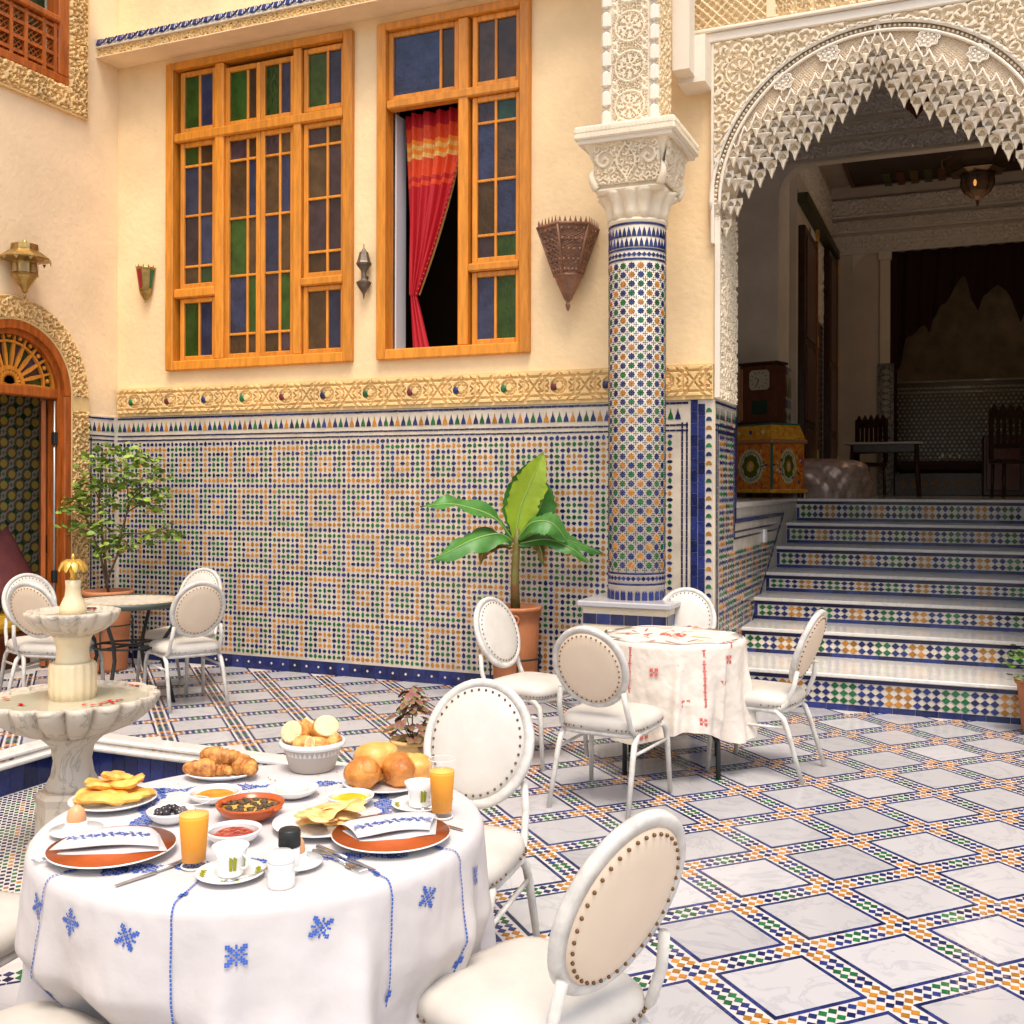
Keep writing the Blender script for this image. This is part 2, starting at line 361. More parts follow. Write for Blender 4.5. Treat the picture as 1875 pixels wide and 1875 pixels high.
for k, m_ in (('b', Z_B), ('g', Z_G), ('o', Z_O)): mos.tmpl(k, MB().prism(diam, 0, T), m_)
SEQ = 'bboobbggbboo'
def TR(x, y, z): return Matrix.Translation((x, y, z))
for i in range(-34, 30):
    for j in range(-34, 30):
        p0 = O+A*i+B*j
        c = p0+A*.39+B*.39
        if not inroom(c) or not seen((c[0], c[1], 0), 420): continue
        cs = [p0, p0+A*SA, p0+B*SB, p0+A*SA+B*SB]
        if not any(inpool(q) for q in cs):
            q = p0+(ua+ub)*(bw+.002); slab.add('s', TR(q[0], q[1], 0))
            for k in range(nA):
                q = p0+ua*La*k; strip.add('a', TR(q[0], q[1], 0)); q = q+ub*(SB*lb-bw); strip.add('a', TR(q[0], q[1], 0))
            for k in range(nB):
                q = p0+ub*Lb*k; strip.add('b', TR(q[0], q[1], .0002)); q = q+ua*(SA*la-bw); strip.add('b', TR(q[0], q[1], .0002))
        ga, gb = la*(1-SA), lb*(1-SB)
        n0 = p0-ua*ga/2-ub*gb/2          # node centre
        for k in range(12):
            for r_ in (-1, 1):
                q = n0+ua*((k-.5)*la/12)+ub*(r_*gb*.22)
                if inroom(q) and not inpool(q, -.0): mos.add(SEQ[k], TR(q[0], q[1], 0))
                if k >= 2:
                    q = n0+ub*((k-.5)*lb/12)+ua*(r_*ga*.20)
                    if inroom(q) and not inpool(q, -.0): mos.add(SEQ[k], TR(q[0], q[1], 0))
slab.flush('tile', floor, 300, 'far_marble_tiles')
strip.flush('border_tile', floor, 300, 'blue_border_tiles')
mos.flush('mosaic_tile', floor, 300, 'mosaic_bands')
# pool
pool = MB()
zf = -.2
pool.add([(PX0, PY0, zf), (PX1, PY0, zf), (PX1, PY1, zf), (PX0, PY1, zf)], [(0, 1, 2, 3)])
pool.add([(PX0, PY0, 0), (PX0, PY0, zf), (PX0, PY1, zf), (PX0, PY1, 0), (PX1, PY0, 0), (PX1, PY0, zf), (PX1, PY1, zf), (PX1, PY1, 0)], [(0, 1, 2, 3), (3, 2, 6, 7), (7, 6, 5, 4), (4, 5, 1, 0)])
poolo = pool.build('pool_basin', GROUT); tag(poolo, 'sunken square pool basin lined with blue tile and mosaic, around the tiered fountain', 'pool')
for (z0, z1, o_, i_) in ((.0, .035, .13, -.005), (-.04, -.005, .0, -.045)):
    for (a, b, c, d) in ((PX0-o_, PX1+o_, PY1-(-i_ if i_ < 0 else 0), PY1+o_), (PX0-o_, PX1+o_, PY0-o_, PY0+(-i_ if i_ < 0 else 0)), (PX0-o_, PX0-i_, PY0-i_, PY1+i_), (PX1+i_, PX1+o_, PY0-i_, PY1+i_)):
        MB().box(a, b, c, d, z0, z1, bev=.012).build('rim_step', STEPM, poolo)
pt = Pieces(); pt.tmpl('t', MB().box(.001, .097, .001, .149, 0, .004), Z_B)
for k in range(22):
    pt.add('t', frame_M((PX0+.0+k*.1, PY1-.001, zf+.0), (1, 0, 0), (0, 0, 1))); pt.add('t', frame_M((PX0+.001, PY0+k*.1, zf), (0, 1, 0), (0, 0, 1)))
pt.flush('tile', poolo)
pm = Pieces()
pd = [(-.014, 0), (0, -.014), (.014, 0), (0, .014)]
for k, m_ in (('b', Z_B), ('g', Z_G), ('o', Z_O), ('k', Z_K)): pm.tmpl(k, MB().prism(pd, 0, .003), m_)
for i in range(60):
    for j in range(60):
        x, y = PX0+.04+i*.0355, PY0+.04+j*.0355; r_ = min(i % 9, 9-i % 9)+min(j % 9, 9-j % 9)
        pm.add(('k', 'b', 'k', 'g', 'k', 'o', 'k', 'g', 'b')[r_ % 9] if (i+j) % 2 else ('o' if (r_ == 0) else 'g' if r_ > 4 else 'k'), TR(x, y, zf))
pm.flush('mosaic_tile', poolo, 0, 'pool_mosaic')
# ================================================================ ZELLIGE HELPERS
lens = [(-.0225, 0), (-.009, -.0135), (.009, -.0135), (.0225, 0), (.009, .0135), (-.009, .0135)]
lensv = ccw([(y, x) for x, y in lens])
def lens_pieces():
    p = Pieces()
    for k, m_ in (('b', Z_B), ('g', Z_G), ('o', Z_O)):
        p.tmpl(k+'h', MB().prism(lens, 0, .003), m_); p.tmpl(k+'v', MB().prism(lensv, 0, .003), m_)
    return p
def field_col(i, j):
    a, b = i % 8, j % 8
    if a == 0 or b == 0: return 'b'
    r_ = min(a, 8-a, b, 8-b); s_ = ((i//8)+(j//8)) % 2
    return {1: 'go'[s_], 2: 'b', 3: 'og'[s_], 4: 'b'}[r_]
def field(p, o, u, v, nx, nz, pit, i0=0, j0=0, keep=None):
    for i in range(nx):
        for j in range(nz):
            if keep and not keep(i*pit, j*pit): continue
            q = [o[k]+u[k]*i*pit+v[k]*j*pit for k in range(3)]
            c = field_col(i+i0, j+j0)
            if random.random() < .012: c = random.choice('bgo')
            k_ = random.uniform(.86, 1.1); p.add(c+('h' if (i+j) % 2 else 'v'), frame_M(q, u, v)@Matrix.Translation((random.uniform(-.0012, .0012), random.uniform(-.0012, .0012), 0))@Matrix.Diagonal((k_, random.uniform(.86, 1.08), 1, 1)))
def line_tiles(p, key, o, u, v, n, pit):
    for i in range(n): p.add(key, frame_M([o[k]+u[k]*i*pit for k in range(3)], u, v))
def bands(parent, o, u, L, name='dado'):
    """upper bands of the dado along a wall: blue line, coloured merlons, twin blue lines"""
    v = (0, 0, 1); p = Pieces(); q = Pieces()
    p.tmpl('l', MB().box(0, .043, 0, .016, 0, .004), Z_B); p.tmpl('m', MB().box(0, .043, 0, .013, 0, .004), Z_K)
    for z, k in ((2.204, 'l'), (2.045, 'm'), (2.005, 'm')): line_tiles(p, k, (o[0], o[1], z), u, v, int(L/.0465), .0465)
    p.flush('line_tile', parent, 0, 'border_line_tiles')
    tri = [(-.022, 0), (.022, 0), (.016, .03), (.007, .05), (0, .082), (-.007, .05), (-.016, .03)]
    for k, m_ in (('b', Z_B), ('g', Z_G), ('o', Z_O)): q.tmpl(k, MB().prism(tri, 0, .004), m_)
    for i in range(int(L/.0545)): q.add('gbob'[i % 4], frame_M([o[k]+u[k]*(i+.5)*.0545 for k in range(2)]+[2.093], u, v))
    q.flush('merlon_tile', parent, 300)
# ================================================================ BACK WALL
W1 = (-6.63, -4.71, 2.655, 5.41); W2 = (-4.43, -3.11, 2.655, 5.40)
mb = MB(); TOP = 7.2
for (a, b, c, d) in ((LX, W1[0], 0, TOP), (W1[0], W1[1], 0, W1[2]), (W1[0], W1[1], W1[3], TOP), (W1[1], W2[0], 0, TOP), (W2[0], W2[1], 0, W2[2]), (W2[0], W2[1], W2[3], TOP), (W2[1], -2.6, 0, TOP)): mb.box(a, b, BY, BY+.3, c, d)
mb.box(-2.6, JX, BY, 8.36, 0, TOP)
bw_ = mb.build('back_wall', PLASTER); tag(bw_, 'cream courtyard wall with mosaic tile dado and two cedar windows', 'wall')
# dado backing and pieces
DY = BY-.012
MB().box(LX+.012, JX-.004, DY, BY-.001, .0, 2.232).build('dado_backing', Z_W, bw_)
P = lens_pieces(); field(P, (-7.2, DY, .152), (1, 0, 0), (0, 0, 1), 113, 40, .0466, i0=4, j0=1)
P.flush('lozenge_tile', bw_, 0, 'mosaic_field')
bands(bw_, (LX+.015, DY), (1, 0, 0), JX-LX-.20)
p = Pieces(); p.tmpl('b', MB().box(.001, .119, .004, .112, 0, .008), Z_B); p.tmpl('w', MB().prism([(-.011, 0), (0, -.011), (.011, 0), (0, .011)], 0, .010), Z_W)
line_tiles(p, 'b', (LX+.012, DY, 0), (1, 0, 0), (0, 0, 1), 46, .12)
p.flush('base_tile', bw_)
p = Pieces(); p.tmpl('w', MB().prism([(-.012, 0), (0, -.012), (.012, 0), (0, .012)], 0, .010), Z_W)
line_tiles(p, 'w', (LX+.07, DY, .062), (1, 0, 0), (0, 0, 1), 46, .12); p.flush('dot_tile', bw_)
p = Pieces(); p.tmpl('v', MB().box(0, .013, 0, .043, 0, .004), Z_K); p.tmpl('B', MB().box(.001, .051, .001, .084, 0, .006), Z_B)
arc = [(.022*math.cos(t), .03*math.sin(t)) for t in [PI*k/6 for k in range(7)]]
for k, m_ in (('g', Z_G), ('o', Z_O), ('b', Z_B)): p.tmpl('a'+k, MB().prism(arc, 0, .004), m_)
for k in range(46): 
    if k < 42: p.add('v', frame_M((-1.895, DY-.0002, .12+k*.0465), (1, 0, 0), (0, 0, 1))); p.add('v', frame_M((-1.86, DY-.0002, .12+k*.0465), (1, 0, 0), (0, 0, 1)))
for k in range(26): p.add('B', frame_M((-1.825, DY, .01+k*.0855), (1, 0, 0), (0, 0, 1))); p.add('B', frame_M((-1.771, DY, -.02+k*.0855), (1, 0, 0), (0, 0, 1)))
for k in range(34): p.add('a'+'bgbo'[k % 4], frame_M((-1.692, DY, .03+k*.064), (1, 0, 0), (0, 0, 1)))
p.flush('edge_tile', bw_)
fr = relief('stucco_frieze', bw_, (LX+.03, BY-.025, 2.258), (1, 0, 0), (0, 0, 1), JX-LX-.035, .222, strapwork(.417), .022, STUCCOY, step=.0055)
MB().box(LX+.03, JX-.004, BY-.026, BY-.001, 2.234, 2.258).box(LX+.03, JX-.004, BY-.026, BY-.001, 2.48, 2.492).build('frieze_edge', STUCCOY, bw_)
for k in range(13):
    x = -5.39-.417*4+k*.417
    if x < LX+.1 or x > JX-.1: continue
    MB().lathe([(.030, -.004), (.030, .01), (.022, .018), (.001, .02)], n=8, M=Matrix.Translation((x, BY-.03, 2.364))@Matrix.Rotation(PI/2, 4, 'X')).build('glazed_boss', [Z_G, mat('oxblood_glaze', (.16, .02, .03), .15), Z_B][k % 3], bw_)
# room behind the windows
mb = MB()
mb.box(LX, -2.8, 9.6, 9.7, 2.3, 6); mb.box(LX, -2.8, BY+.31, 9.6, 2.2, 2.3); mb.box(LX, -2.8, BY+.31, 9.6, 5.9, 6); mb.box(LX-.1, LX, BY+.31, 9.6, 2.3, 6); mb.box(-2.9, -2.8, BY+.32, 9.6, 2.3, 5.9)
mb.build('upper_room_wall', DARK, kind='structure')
# canopy
cn = thing('tiled_ledge', 'long stucco ledge edged with blue and white tiles above the cedar windows', 'ledge', (LX, 7.324, 5.48))
MB().box(0, 5.2, .0, .275, 0, .008).box(0, 5.2, .03, .275, .008, .10).build('soffit', PLASTERL, cn)
relief('carved_band', cn, (0, .03, .006), (1, 0, 0), (0, 0, 1), 5.2, .085, scroll(.05, 3), .012, STUCCOY, step=.007)
MB().box(0, 5.2, .0, .275, .092, .104).build('drip_moulding', GYPSUM, cn)
p = Pieces(); sq = [(-.026, -.03), (.026, -.03), (.026, .03), (-.026, .03)]
for k in range(86):
    for r_ in range(1): p.add('b' if k % 2 == 0 else 'c', frame_M((.03+k*.0605, .008, .14), (1, 0, 0), (0, .35, 1)))
p.tmpl('b', MB().prism(sq, 0, .012, inset=.25), Z_B); p.tmpl('c', MB().prism([(-.024, -.03), (0, -.012), (.024, -.03), (.012, 0), (.024, .03), (0, .012), (-.024, .03), (-.012, 0)], 0, .012), Z_B)
MB().add([(0, .012, .104), (5.2, .012, .104), (5.2, .04, .18), (0, .04, .18), (5.2, .275, .22), (0, .275, .22)], [(0, 1, 2, 3), (3, 2, 4, 5)]).build('tile_bed', Z_W, cn)
p.flush('tile', cn, 300)
# ================================================================ WINDOWS
def bar(mb, x0, x1, z0, z1, y0, y1, b=.006): mb.box(x0, x1, y0, y1, z0, z1, bev=b)
def sash(parent, x0, x1, z0, z1, xs, zs, cols, y=BY-.005):
    """one glazed sash: cedar stiles and rails, muntins, coloured panes"""
    mb = MB(); fw = .045; yy0, yy1 = y, y+.05
    bar(mb, x0, x0+fw, z0, z1, yy0, yy1); bar(mb, x1-fw, x1, z0, z1, yy0, yy1); bar(mb, x0+fw, x1-fw, z0, z0+fw, yy0, yy1); bar(mb, x0+fw, x1-fw, z1-fw, z1, yy0, yy1)
    zs = sorted(zs); X = [x0+fw]+xs+[x1-fw]; Z = [z0+fw]+zs+[z1-fw]; t = .011
    for a in xs: bar(mb, a-t, a+t, z0+fw, z1-fw, yy0+.006, yy1-.008, .004)
    for a in zs: bar(mb, x0+fw, x1-fw, a-t, a+t, yy0+.008, yy1-.008, .004)
    s = mb.build('sash', WOOD, parent); k = 0
    G = {'g': PG, 'b': PB, 'p': PP, 'k': PK, 'd': PGD}
    for r_ in range(len(Z)-1, 0, -1):
        for c_ in range(len(X)-1):
            MB().box(X[c_], X[c_+1], y+.024, y+.030, Z[r_-1], Z[r_]).build('pane', G[cols[k]], s); k += 1
    return s
def outer(parent, W, ml, tz, y=BY):
    mb = MB(); x0, x1, z0, z1 = W; f = .065
    for (a, b, c, d) in ((x0-.02, x0+f, z0-.02, z1), (x1-f, x1+.02, z0-.02, z1), (x0+f, x1-f, z0-.02, z0+f), (x0+f, x1-f, z1-f, z1)): mb.box(a, b, y-.055, y+.09, c, d, bev=.008)
    return mb.build('frame', WOOD, parent)
win = thing('cedar_window', 'closed wide cedar window glazed in green, blue and brown panes, left of the open one', 'window')
outer(win, W1, None, None)
mb = MB()
bar(mb, -6.115, -6.02, 2.72, 5.345, BY-.035, BY+.07, .01); bar(mb, -5.285, -5.205, 2.72, 5.345, BY-.035, BY+.07, .01)
bar(mb, -6.565, -4.775, 4.69, 4.775, BY-.045, BY+.06, .012)
bar(mb, -6.565, -6.115, 3.285, 3.372, BY-.04, BY+.06, .012); bar(mb, -5.205, -4.775, 3.30, 3.372, BY-.04, BY+.06, .012)
mb.build('mullion', WOOD, win)
sash(win, -6.52, -6.118, 4.775, 5.33, [-6.308], [], 'gb'); sash(win, -6.02, -5.645, 4.775, 5.30, [-5.783], [], 'gk'); sash(win, -5.642, -5.287, 4.775, 5.30, [-5.442], [], 'gb'); sash(win, -5.195, -4.777, 4.785, 5.33, [-4.958], [], 'gb')
sash(win, -6.52, -6.118, 3.372, 4.69, [-6.308], [4.476, 4.028, 3.571], 'gkbppbkd')
sash(win, -6.52, -6.118, 2.72, 3.285, [-6.308], [], 'gb')
sash(win, -6.02, -5.645, 2.72, 4.69, [-5.783], [4.47, 3.958, 3.45, 2.935], 'pkkbgkbgkk')
sash(win, -5.642, -5.287, 2.72, 4.69, [-5.442], [4.47, 3.958, 3.45, 2.935], 'pkkbbkpgkp')
sash(win, -5.195, -4.777, 3.372, 4.69, [-4.958], [4.496, 4.045, 3.59], 'pkkpppkp'); sash(win, -5.195, -4.777, 2.72, 3.30, [-4.958], [], 'kb')
win = thing('open_cedar_window', 'tall cedar window standing open on a dark room behind a red curtain', 'window')
outer(win, W2, None, None)
mb = MB()
bar(mb, -3.714, -3.624, 2.72, 5.335, BY-.035, BY+.07, .01); bar(mb, -4.365, -3.175, 4.69, 4.765, BY-.045, BY+.06, .012); bar(mb, -3.624, -3.175, 3.30, 3.367, BY-.04, BY+.06, .012)
mb.build('mullion', WOOD, win)
sash(win, -4.365, -3.716, 4.765, 5.335, [-3.886], [], 'bk'); sash(win, -3.60, -3.177, 4.765, 5.335, [-3.397], [], 'kk')
sash(win, -3.60, -3.177, 3.367, 4.69, [-3.397], [4.48, 4.022, 3.587], 'pdbkkbpg'); sash(win, -3.60, -3.177, 2.72, 3.30, [-3.397], [], 'bg')
MB().box(-4.36, -4.345, BY+.1, BY+.27, 2.73, 4.70, bev=.004).build('shutter', mat('white_shutter', (.62, .62, .66), .4), win)
# curtain
CU0, CU1 = -4.30, -3.74
def curtain():
    mb = MB(); nu, nv = 48, 40; V = []
    for j in range(nv+1):
        t = j/nv; z = 4.70-t*1.51
        xl = CU0+.05*t; xr = CU1 if t < .12 else CU1-(CU1-CU0-.13)*(((t-.12)/.88)**1.35)
        for i in range(nu+1):
            s_ = i/nu; x = xl+(xr-xl)*s_; y = BY+.17+.035*math.sin(s_*30+t*2)*(1-.3*t)+.012*math.sin(s_*71)
            V.append((x, y, z))
    F_ = [(j*(nu+1)+i, j*(nu+1)+i+1, (j+1)*(nu+1)+i+1, (j+1)*(nu+1)+i) for j in range(nv) for i in range(nu)]
    mi = []
    mb.add(V, F_, 0, True)
    for j in range(nv):
        t = j/nv
        c = 0 if t < .07 else 2 if t < .13 else 1 if t < .165 else 3 if t < .2 else 1 if t < .22 else 3 if t < .245 else 2 if t < .33 else 4 if t < .36 else 2 if t < .40 else 0
        for i in range(nu): mi.append(c if not (i >= nu-1) else 3)
    mb.m = mi
    V = []; nu2, nv2 = 16, 14
    for j in range(nv2+1):
        t = j/nv2; z = 3.19-t*.50; wd = .05+.08*t
        for i in range(nu2+1): s_ = i/nu2; V.append((CU0+.05+t*.03+wd*s_*1.3, BY+.17+.02*math.sin(s_*22), z))
    mb.add(V, [(j*(nu2+1)+i, j*(nu2+1)+i+1, (j+1)*(nu2+1)+i+1, (j+1)*(nu2+1)+i) for j in range(nv2) for i in range(nu2)], 0, True)
    fab = lambda n_, c: mat(n_, c, .6, var=.25, vscale=40, stretch=(6, 6, .6))
    o = mb.build('window_curtain', [fab('crimson_silk', (.50, .008, .018)), fab('orange_silk', (.90, .27, .02)), fab('vermilion_silk', (.75, .07, .015)), fab('gold_silk', (.85, .50, .14)), fab('crimson_silk_2', (.50, .02, .02))])
    tag(o, 'striped red, orange and gold curtain tied back in the open window', 'curtain')
    m = MB()
    for k in range(34):
        t = .12+.88*k/33; m.ball((CU1-(CU1-CU0-.13)*((t-.12)/.88)**1.35, BY+.13, 4.70-t*1.51), .011, 5, 4)
    m.build('bead_trim', fab('crimson_silk', None), o)
curtain()
# ================================================================ LEFT WALL with arched door and upper window
DC, DZ = 6.42, 2.38
mb = MB(); TH = .35
x0, x1 = LX-TH, LX
mb.box(x0, x1, 7.03, BY+.0, 0, 4.95); mb.box(x0, x1, -3.5, 5.81, 0, 4.95); mb.box(x0, x1, 5.81, 7.03, 3.05, 4.95); mb.box(x0, x1, 7.02, BY, 4.95, TOP); mb.box(x0, x1, -3.5, 5.2, 4.95, TOP); mb.box(x0, x1, 5.2, 7.02, 6.6, TOP)
N = 24; arcp = [(DC+.61*math.cos(PI*k/N), DZ+.61*math.sin(PI*k/N)) for k in range(N+1)]
V = []; 
for k, (y, z) in enumerate(arcp):
    V += [(x1, y, z), (x1, y, 3.05), (x0, y, z)]
mb.add(V, [f for k in range(N) for f in ((3*k, 3*k+1, 3*k+4, 3*k+3), (3*k, 3*k+3, 3*k+5, 3*k+2))])
lw = mb.build('left_wall', PLASTERL); tag(lw, 'pale side wall with the arched door and latticed upper window', 'wall')
# dado return on the left wall
MB().box(LX+.001, LX+.012, 7.215, BY-.012, 0, 2.232).build('dado_backing', Z_W, lw)
P = lens_pieces(); field(P, (LX+.012, 7.30, .152), (0, 1, 0), (0, 0, 1), 6, 40, .0466, i0=6, j0=1); P.flush('lozenge_tile', lw, 0, 'mosaic_field')
bands(lw, (LX+.012, 7.22), (0, 1, 0), .37)
p = Pieces(); p.tmpl('v', MB().box(0, .013, 0, .043, 0, .004), Z_K); p.tmpl('b', MB().box(.001, .119, .004, .112, 0, .008), Z_B)
for k in range(41):
    for y in (7.225, 7.255): p.add('v', frame_M((LX+.0121, y, .13+k*.0465), (0, 1, 0), (0, 0, 1)))
for k in range(3): p.add('b', frame_M((LX+.012, 7.22+k*.12, 0), (0, 1, 0), (0, 0, 1)))
p.flush('edge_tile', lw)
# dado on the left of the door
MB().box(LX+.001, LX+.012, 3.0, 5.62, 0, 1.05).build('dado_backing', Z_W, lw)
P = lens_pieces(); field(P, (LX+.012, 4.9, .152), (0, 1, 0), (0, 0, 1), 15, 18, .0466, i0=1, j0=1); P.flush('lozenge_tile', lw, 0, 'mosaic_field')
p = Pieces(); p.tmpl('b', MB().box(.001, .119, .004, .112, 0, .008), Z_B); line_tiles(p, 'b', (LX+.012, 3.2, 0), (0, 1, 0), (0, 0, 1), 20, .12); p.flush('base_tile', lw)
# carved stucco arch round the door (polar relief)
def polar_relief(name, parent, r0, r1, cy, cz, X, a0, a1, m, depth, fn, step=.009):
    nr = int((r1-r0)/step); na = int(abs(a1-a0)*(r0+r1)/2/step); R_, A_ = np.meshgrid(np.linspace(r0, r1, nr+1), np.linspace(a0, a1, na+1)); Hh = fn((A_-a0)*(r0+r1)/2, R_-r0)*depth
    Hh[:, 0] = -.002; Hh[:, -1] = -.002
    P_ = np.stack([X+Hh, cy+R_*np.cos(A_), cz+R_*np.sin(A_)], -1); idx = np.arange((nr+1)*(na+1)).reshape(na+1, nr+1)
    q = np.stack([idx[:-1, :-1], idx[:-1, 1:], idx[1:, 1:], idx[1:, :-1]], -1).reshape(-1, 4)
    me = bpy.data.meshes.new(name); me.from_pydata(P_.reshape(-1, 3).tolist(), [], q.tolist()); me.materials.append(m); return obj(name, me, parent)
dr = thing('arched_door_surround', 'yellow carved stucco arch framing the cedar door in the side wall', 'door surround')
polar_relief('carved_arch', dr, .60, .785, DC, DZ, LX+.02, 0, PI, STUCCOY, .036, scroll(.075, 5))
relief('carved_jamb', dr, (LX+.02, DC+.60, .0), (0, 1, 0), (0, 0, 1), .185, DZ, scroll(.075, 6), .036, STUCCOY, step=.009, edge=False)
relief('carved_jamb', dr, (LX+.02, DC-.785, .0), (0, 1, 0), (0, 0, 1), .185, DZ, scroll(.075, 7), .036, STUCCOY, step=.009, edge=False)
dm = MB()
for r_, t in ((.60, .012), (.785, .008)): dm.tube([(LX+.03, DC+r_, 0)]+[(LX+.03, DC+r_*math.cos(PI*k/30), DZ+r_*math.sin(PI*k/30)) for k in range(31)]+[(LX+.03, DC-r_, 0)], t, 6)
dm.build('edge_bead', STUCCOY, dr)
dd = thing('arched_cedar_door', 'orange cedar door frame with a coloured glass fanlight under the carved arch', 'door')
mb = MB(); N = 28
def ring(mb, r0, r1, X0, X1, cy, cz):
    V = []; 
    for k in range(N+1):
        c_, s_ = math.cos(PI*k/N), math.sin(PI*k/N)
        V += [(X1, cy+r0*c_, cz+r0*s_), (X1, cy+r1*c_, cz+r1*s_), (X0, cy+r1*c_, cz+r1*s_), (X0, cy+r0*c_, cz+r0*s_)]
    mb.add(V, [(4*k+a, 4*k+(a+1) % 4, 4*k+4+(a+1) % 4, 4*k+4+a) for k in range(N) for a in range(4)], 0)
ring(mb, .52, .60, LX-.1, LX+.035, DC, DZ); ring(mb, .475, .53, LX-.12, LX-.0, DC, DZ)
mb.box(LX-.1, LX+.035, DC+.52, DC+.60, 0, DZ, bev=.008); mb.box(LX-.1, LX+.035, DC-.60, DC-.52, 0, DZ, bev=.008); mb.box(LX-.12, LX, DC+.475, DC+.52, 0, DZ); mb.box(LX-.12, LX, DC-.52, DC-.475, 0, DZ)
mb.box(LX-.11, LX+.0, DC-.475, DC+.475, DZ-.03, DZ+.055, bev=.01); mb.build('frame', WOODR, dd)
fl = MB(); hz = DZ+.06
ring(fl, .445, .475, LX-.08, LX-.03, DC, hz-.01); ring(fl, .35, .368, LX-.075, LX-.035, DC, hz); ring(fl, .12, .155, LX-.075, LX-.035, DC, hz)
for k in range(12):
    a = PI*k/11; u = (math.cos(a), math.sin(a)); n_ = (-u[1], u[0])
    for (r0, r1, w0, w1) in ((.0, .14, .05, .02), (.14, .25, .017, .034), (.25, .46, .034, .012)):
        pts = [(r0, -w0/2), (r1, -w1/2), (r1, w1/2), (r0, w0/2)]
        V = [(X, DC+u[0]*p_[0]+n_[0]*p_[1], hz+max(0, u[1]*p_[0]+n_[1]*p_[1])) for X in (LX-.07, LX-.04) for p_ in pts]
        fl.add(V, [(3, 2, 1, 0), (4, 5, 6, 7)]+[(i, (i+1) % 4, 4+(i+1) % 4, 4+i) for i in range(4)])
    if k < 11:
        a2 = PI*(k+.5)/11; fl.ball((LX-.05, DC+.405*math.cos(a2), hz+.405*math.sin(a2)), .022, 6, 4)
flo = fl.build('fanlight', WOOD, dd)
for k in range(11):
    a0, a1 = PI*k/11, PI*(k+1)/11; V = [(LX-.062, DC+r_*math.cos(a), hz+r_*math.sin(a)) for r_, a in ((.05, a0), (.45, a0), (.45, (a0+a1)/2), (.45, a1), (.05, a1))]
    MB().add(V, [(0, 1, 2, 3, 4)]).build('pane', [PG, PP, PB, PGD, PP][k % 5], flo)
lfo = MB().box(0, .50, -.02, .02, .02, DZ-.04, bev=.004).box(.06, .44, -.035, -.02, .15, 1.0, bev=.01).box(.06, .44, -.035, -.02, 1.15, 2.2, bev=.01).build('door_leaf', WOODR, dd, label='open leaf folded back inside the doorway')
lfo.location = (LX-.12, DC+.43, 0); lfo.rotation_euler = (0, 0, math.radians(139))
mb = MB(); mb.tube([(LX-.02, DC+.455, .02), (LX-.02, DC+.455, DZ-.05)], .011, 8); ro = mb.build('bolt_rod', mat('grey_steel_rod', (.45, .44, .42), .3, metal=.8), dd)
mb = MB()
for z in (.75, 1.95): mb.box(LX-.035, LX+.005, DC+.43, DC+.475, z, z+.11, bev=.006)
mb.build('rod_bracket', IRON, ro)
# room behind the arched door
mb = MB(); X2 = LX-1.0
mb.box(X2-.1, X2, 4.5, 8.2, -.1, 3.2); mb.box(X2, LX-TH, 4.5, 8.2, -.1, -.004); mb.box(X2, LX-TH, 8.1, 8.2, 0, 3.2); mb.box(X2, LX-TH, 4.5, 4.6, 0, 3.2); mb.box(X2, LX-TH, 4.5, 8.2, 3.1, 3.2)
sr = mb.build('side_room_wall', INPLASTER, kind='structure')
MB().box(X2+.001, X2+.01, 5.2, 8.1, 0, 2.6).build('zellige_panel', mat('olive_glaze', (.62, .57, .42), .3), sr)
rp = Pieces(); oc = [(.062*math.cos(PI*k/6), .062*math.sin(PI*k/6)) for k in range(12)]; ocs = [(.04*math.cos(PI*k/4), .04*math.sin(PI*k/4)) for k in range(8)]
rp.tmpl('o', MB().prism(oc, 0, .006), mat('umber_glaze', (.22, .16, .09), .3)); rp.tmpl('y', MB().prism(ocs, 0, .010), mat('gold_glaze', (.85, .60, .12), .3)); rp.tmpl('g', MB().prism([(x*.5, y*.5) for x, y in oc], 0, .006), Z_G); rp.tmpl('w', MB().prism([(-.02, 0), (0, -.02), (.02, 0), (0, .02)], 0, .006), mat('grey_glaze', (.35, .33, .28), .2))
for i in range(16):
    for j in range(26):
        q = (X2+.01, 5.3+i*.18+(j % 2)*.09, .1+j*.1)
        rp.add('o', frame_M(q, (0, 1, 0), (0, 0, 1))); rp.add('y', frame_M(q, (0, 1, 0), (0, 0, 1)))
        rp.add('w', frame_M((q[0], q[1]+.09, q[2]), (0, 1, 0), (0, 0, 1))); rp.add('g', frame_M((q[0], q[1]+.045, q[2]+.05), (0, 1, 0), (0, 0, 1)))
rp.flush('roundel_tile', sr, 0, 'roundel_tiles')
bench = thing('side_room_bench', 'low yellow cushioned bench inside the arched doorway', 'bench', (LX-.62, 6.2, 0))
MB().box(-.3, .26, -.9, .75, 0, .3, bev=.02).build('base', REDWOOD, bench); MB().box(-.3, .27, -.9, .75, .3, .46, bev=.06).build('mattress', mat('saffron_cloth', (.70, .38, .03), .8), bench)
cu = MB(); nn = 14
V = []
for sgn in (-1, 1):
    for j in range(nn+1):
        for i in range(nn+1):
            a, b = i/nn*2-1, j/nn*2-1; t = max(0, (1-a**4))*max(0, (1-b**4)); V.append((sgn*.09*t**.6, a*.28*(1-.12*(1-b*b)), b*.28*(1-.12*(1-a*a))))
o2 = (nn+1)**2
cu.add(V, [((0 if s_ else o2)+j*(nn+1)+i, (0 if s_ else o2)+j*(nn+1)+i+1, (0 if s_ else o2)+(j+1)*(nn+1)+i+1, (0 if s_ else o2)+(j+1)*(nn+1)+i) for s_ in (0, 1) for j in range(nn) for i in range(nn)], 0, True)
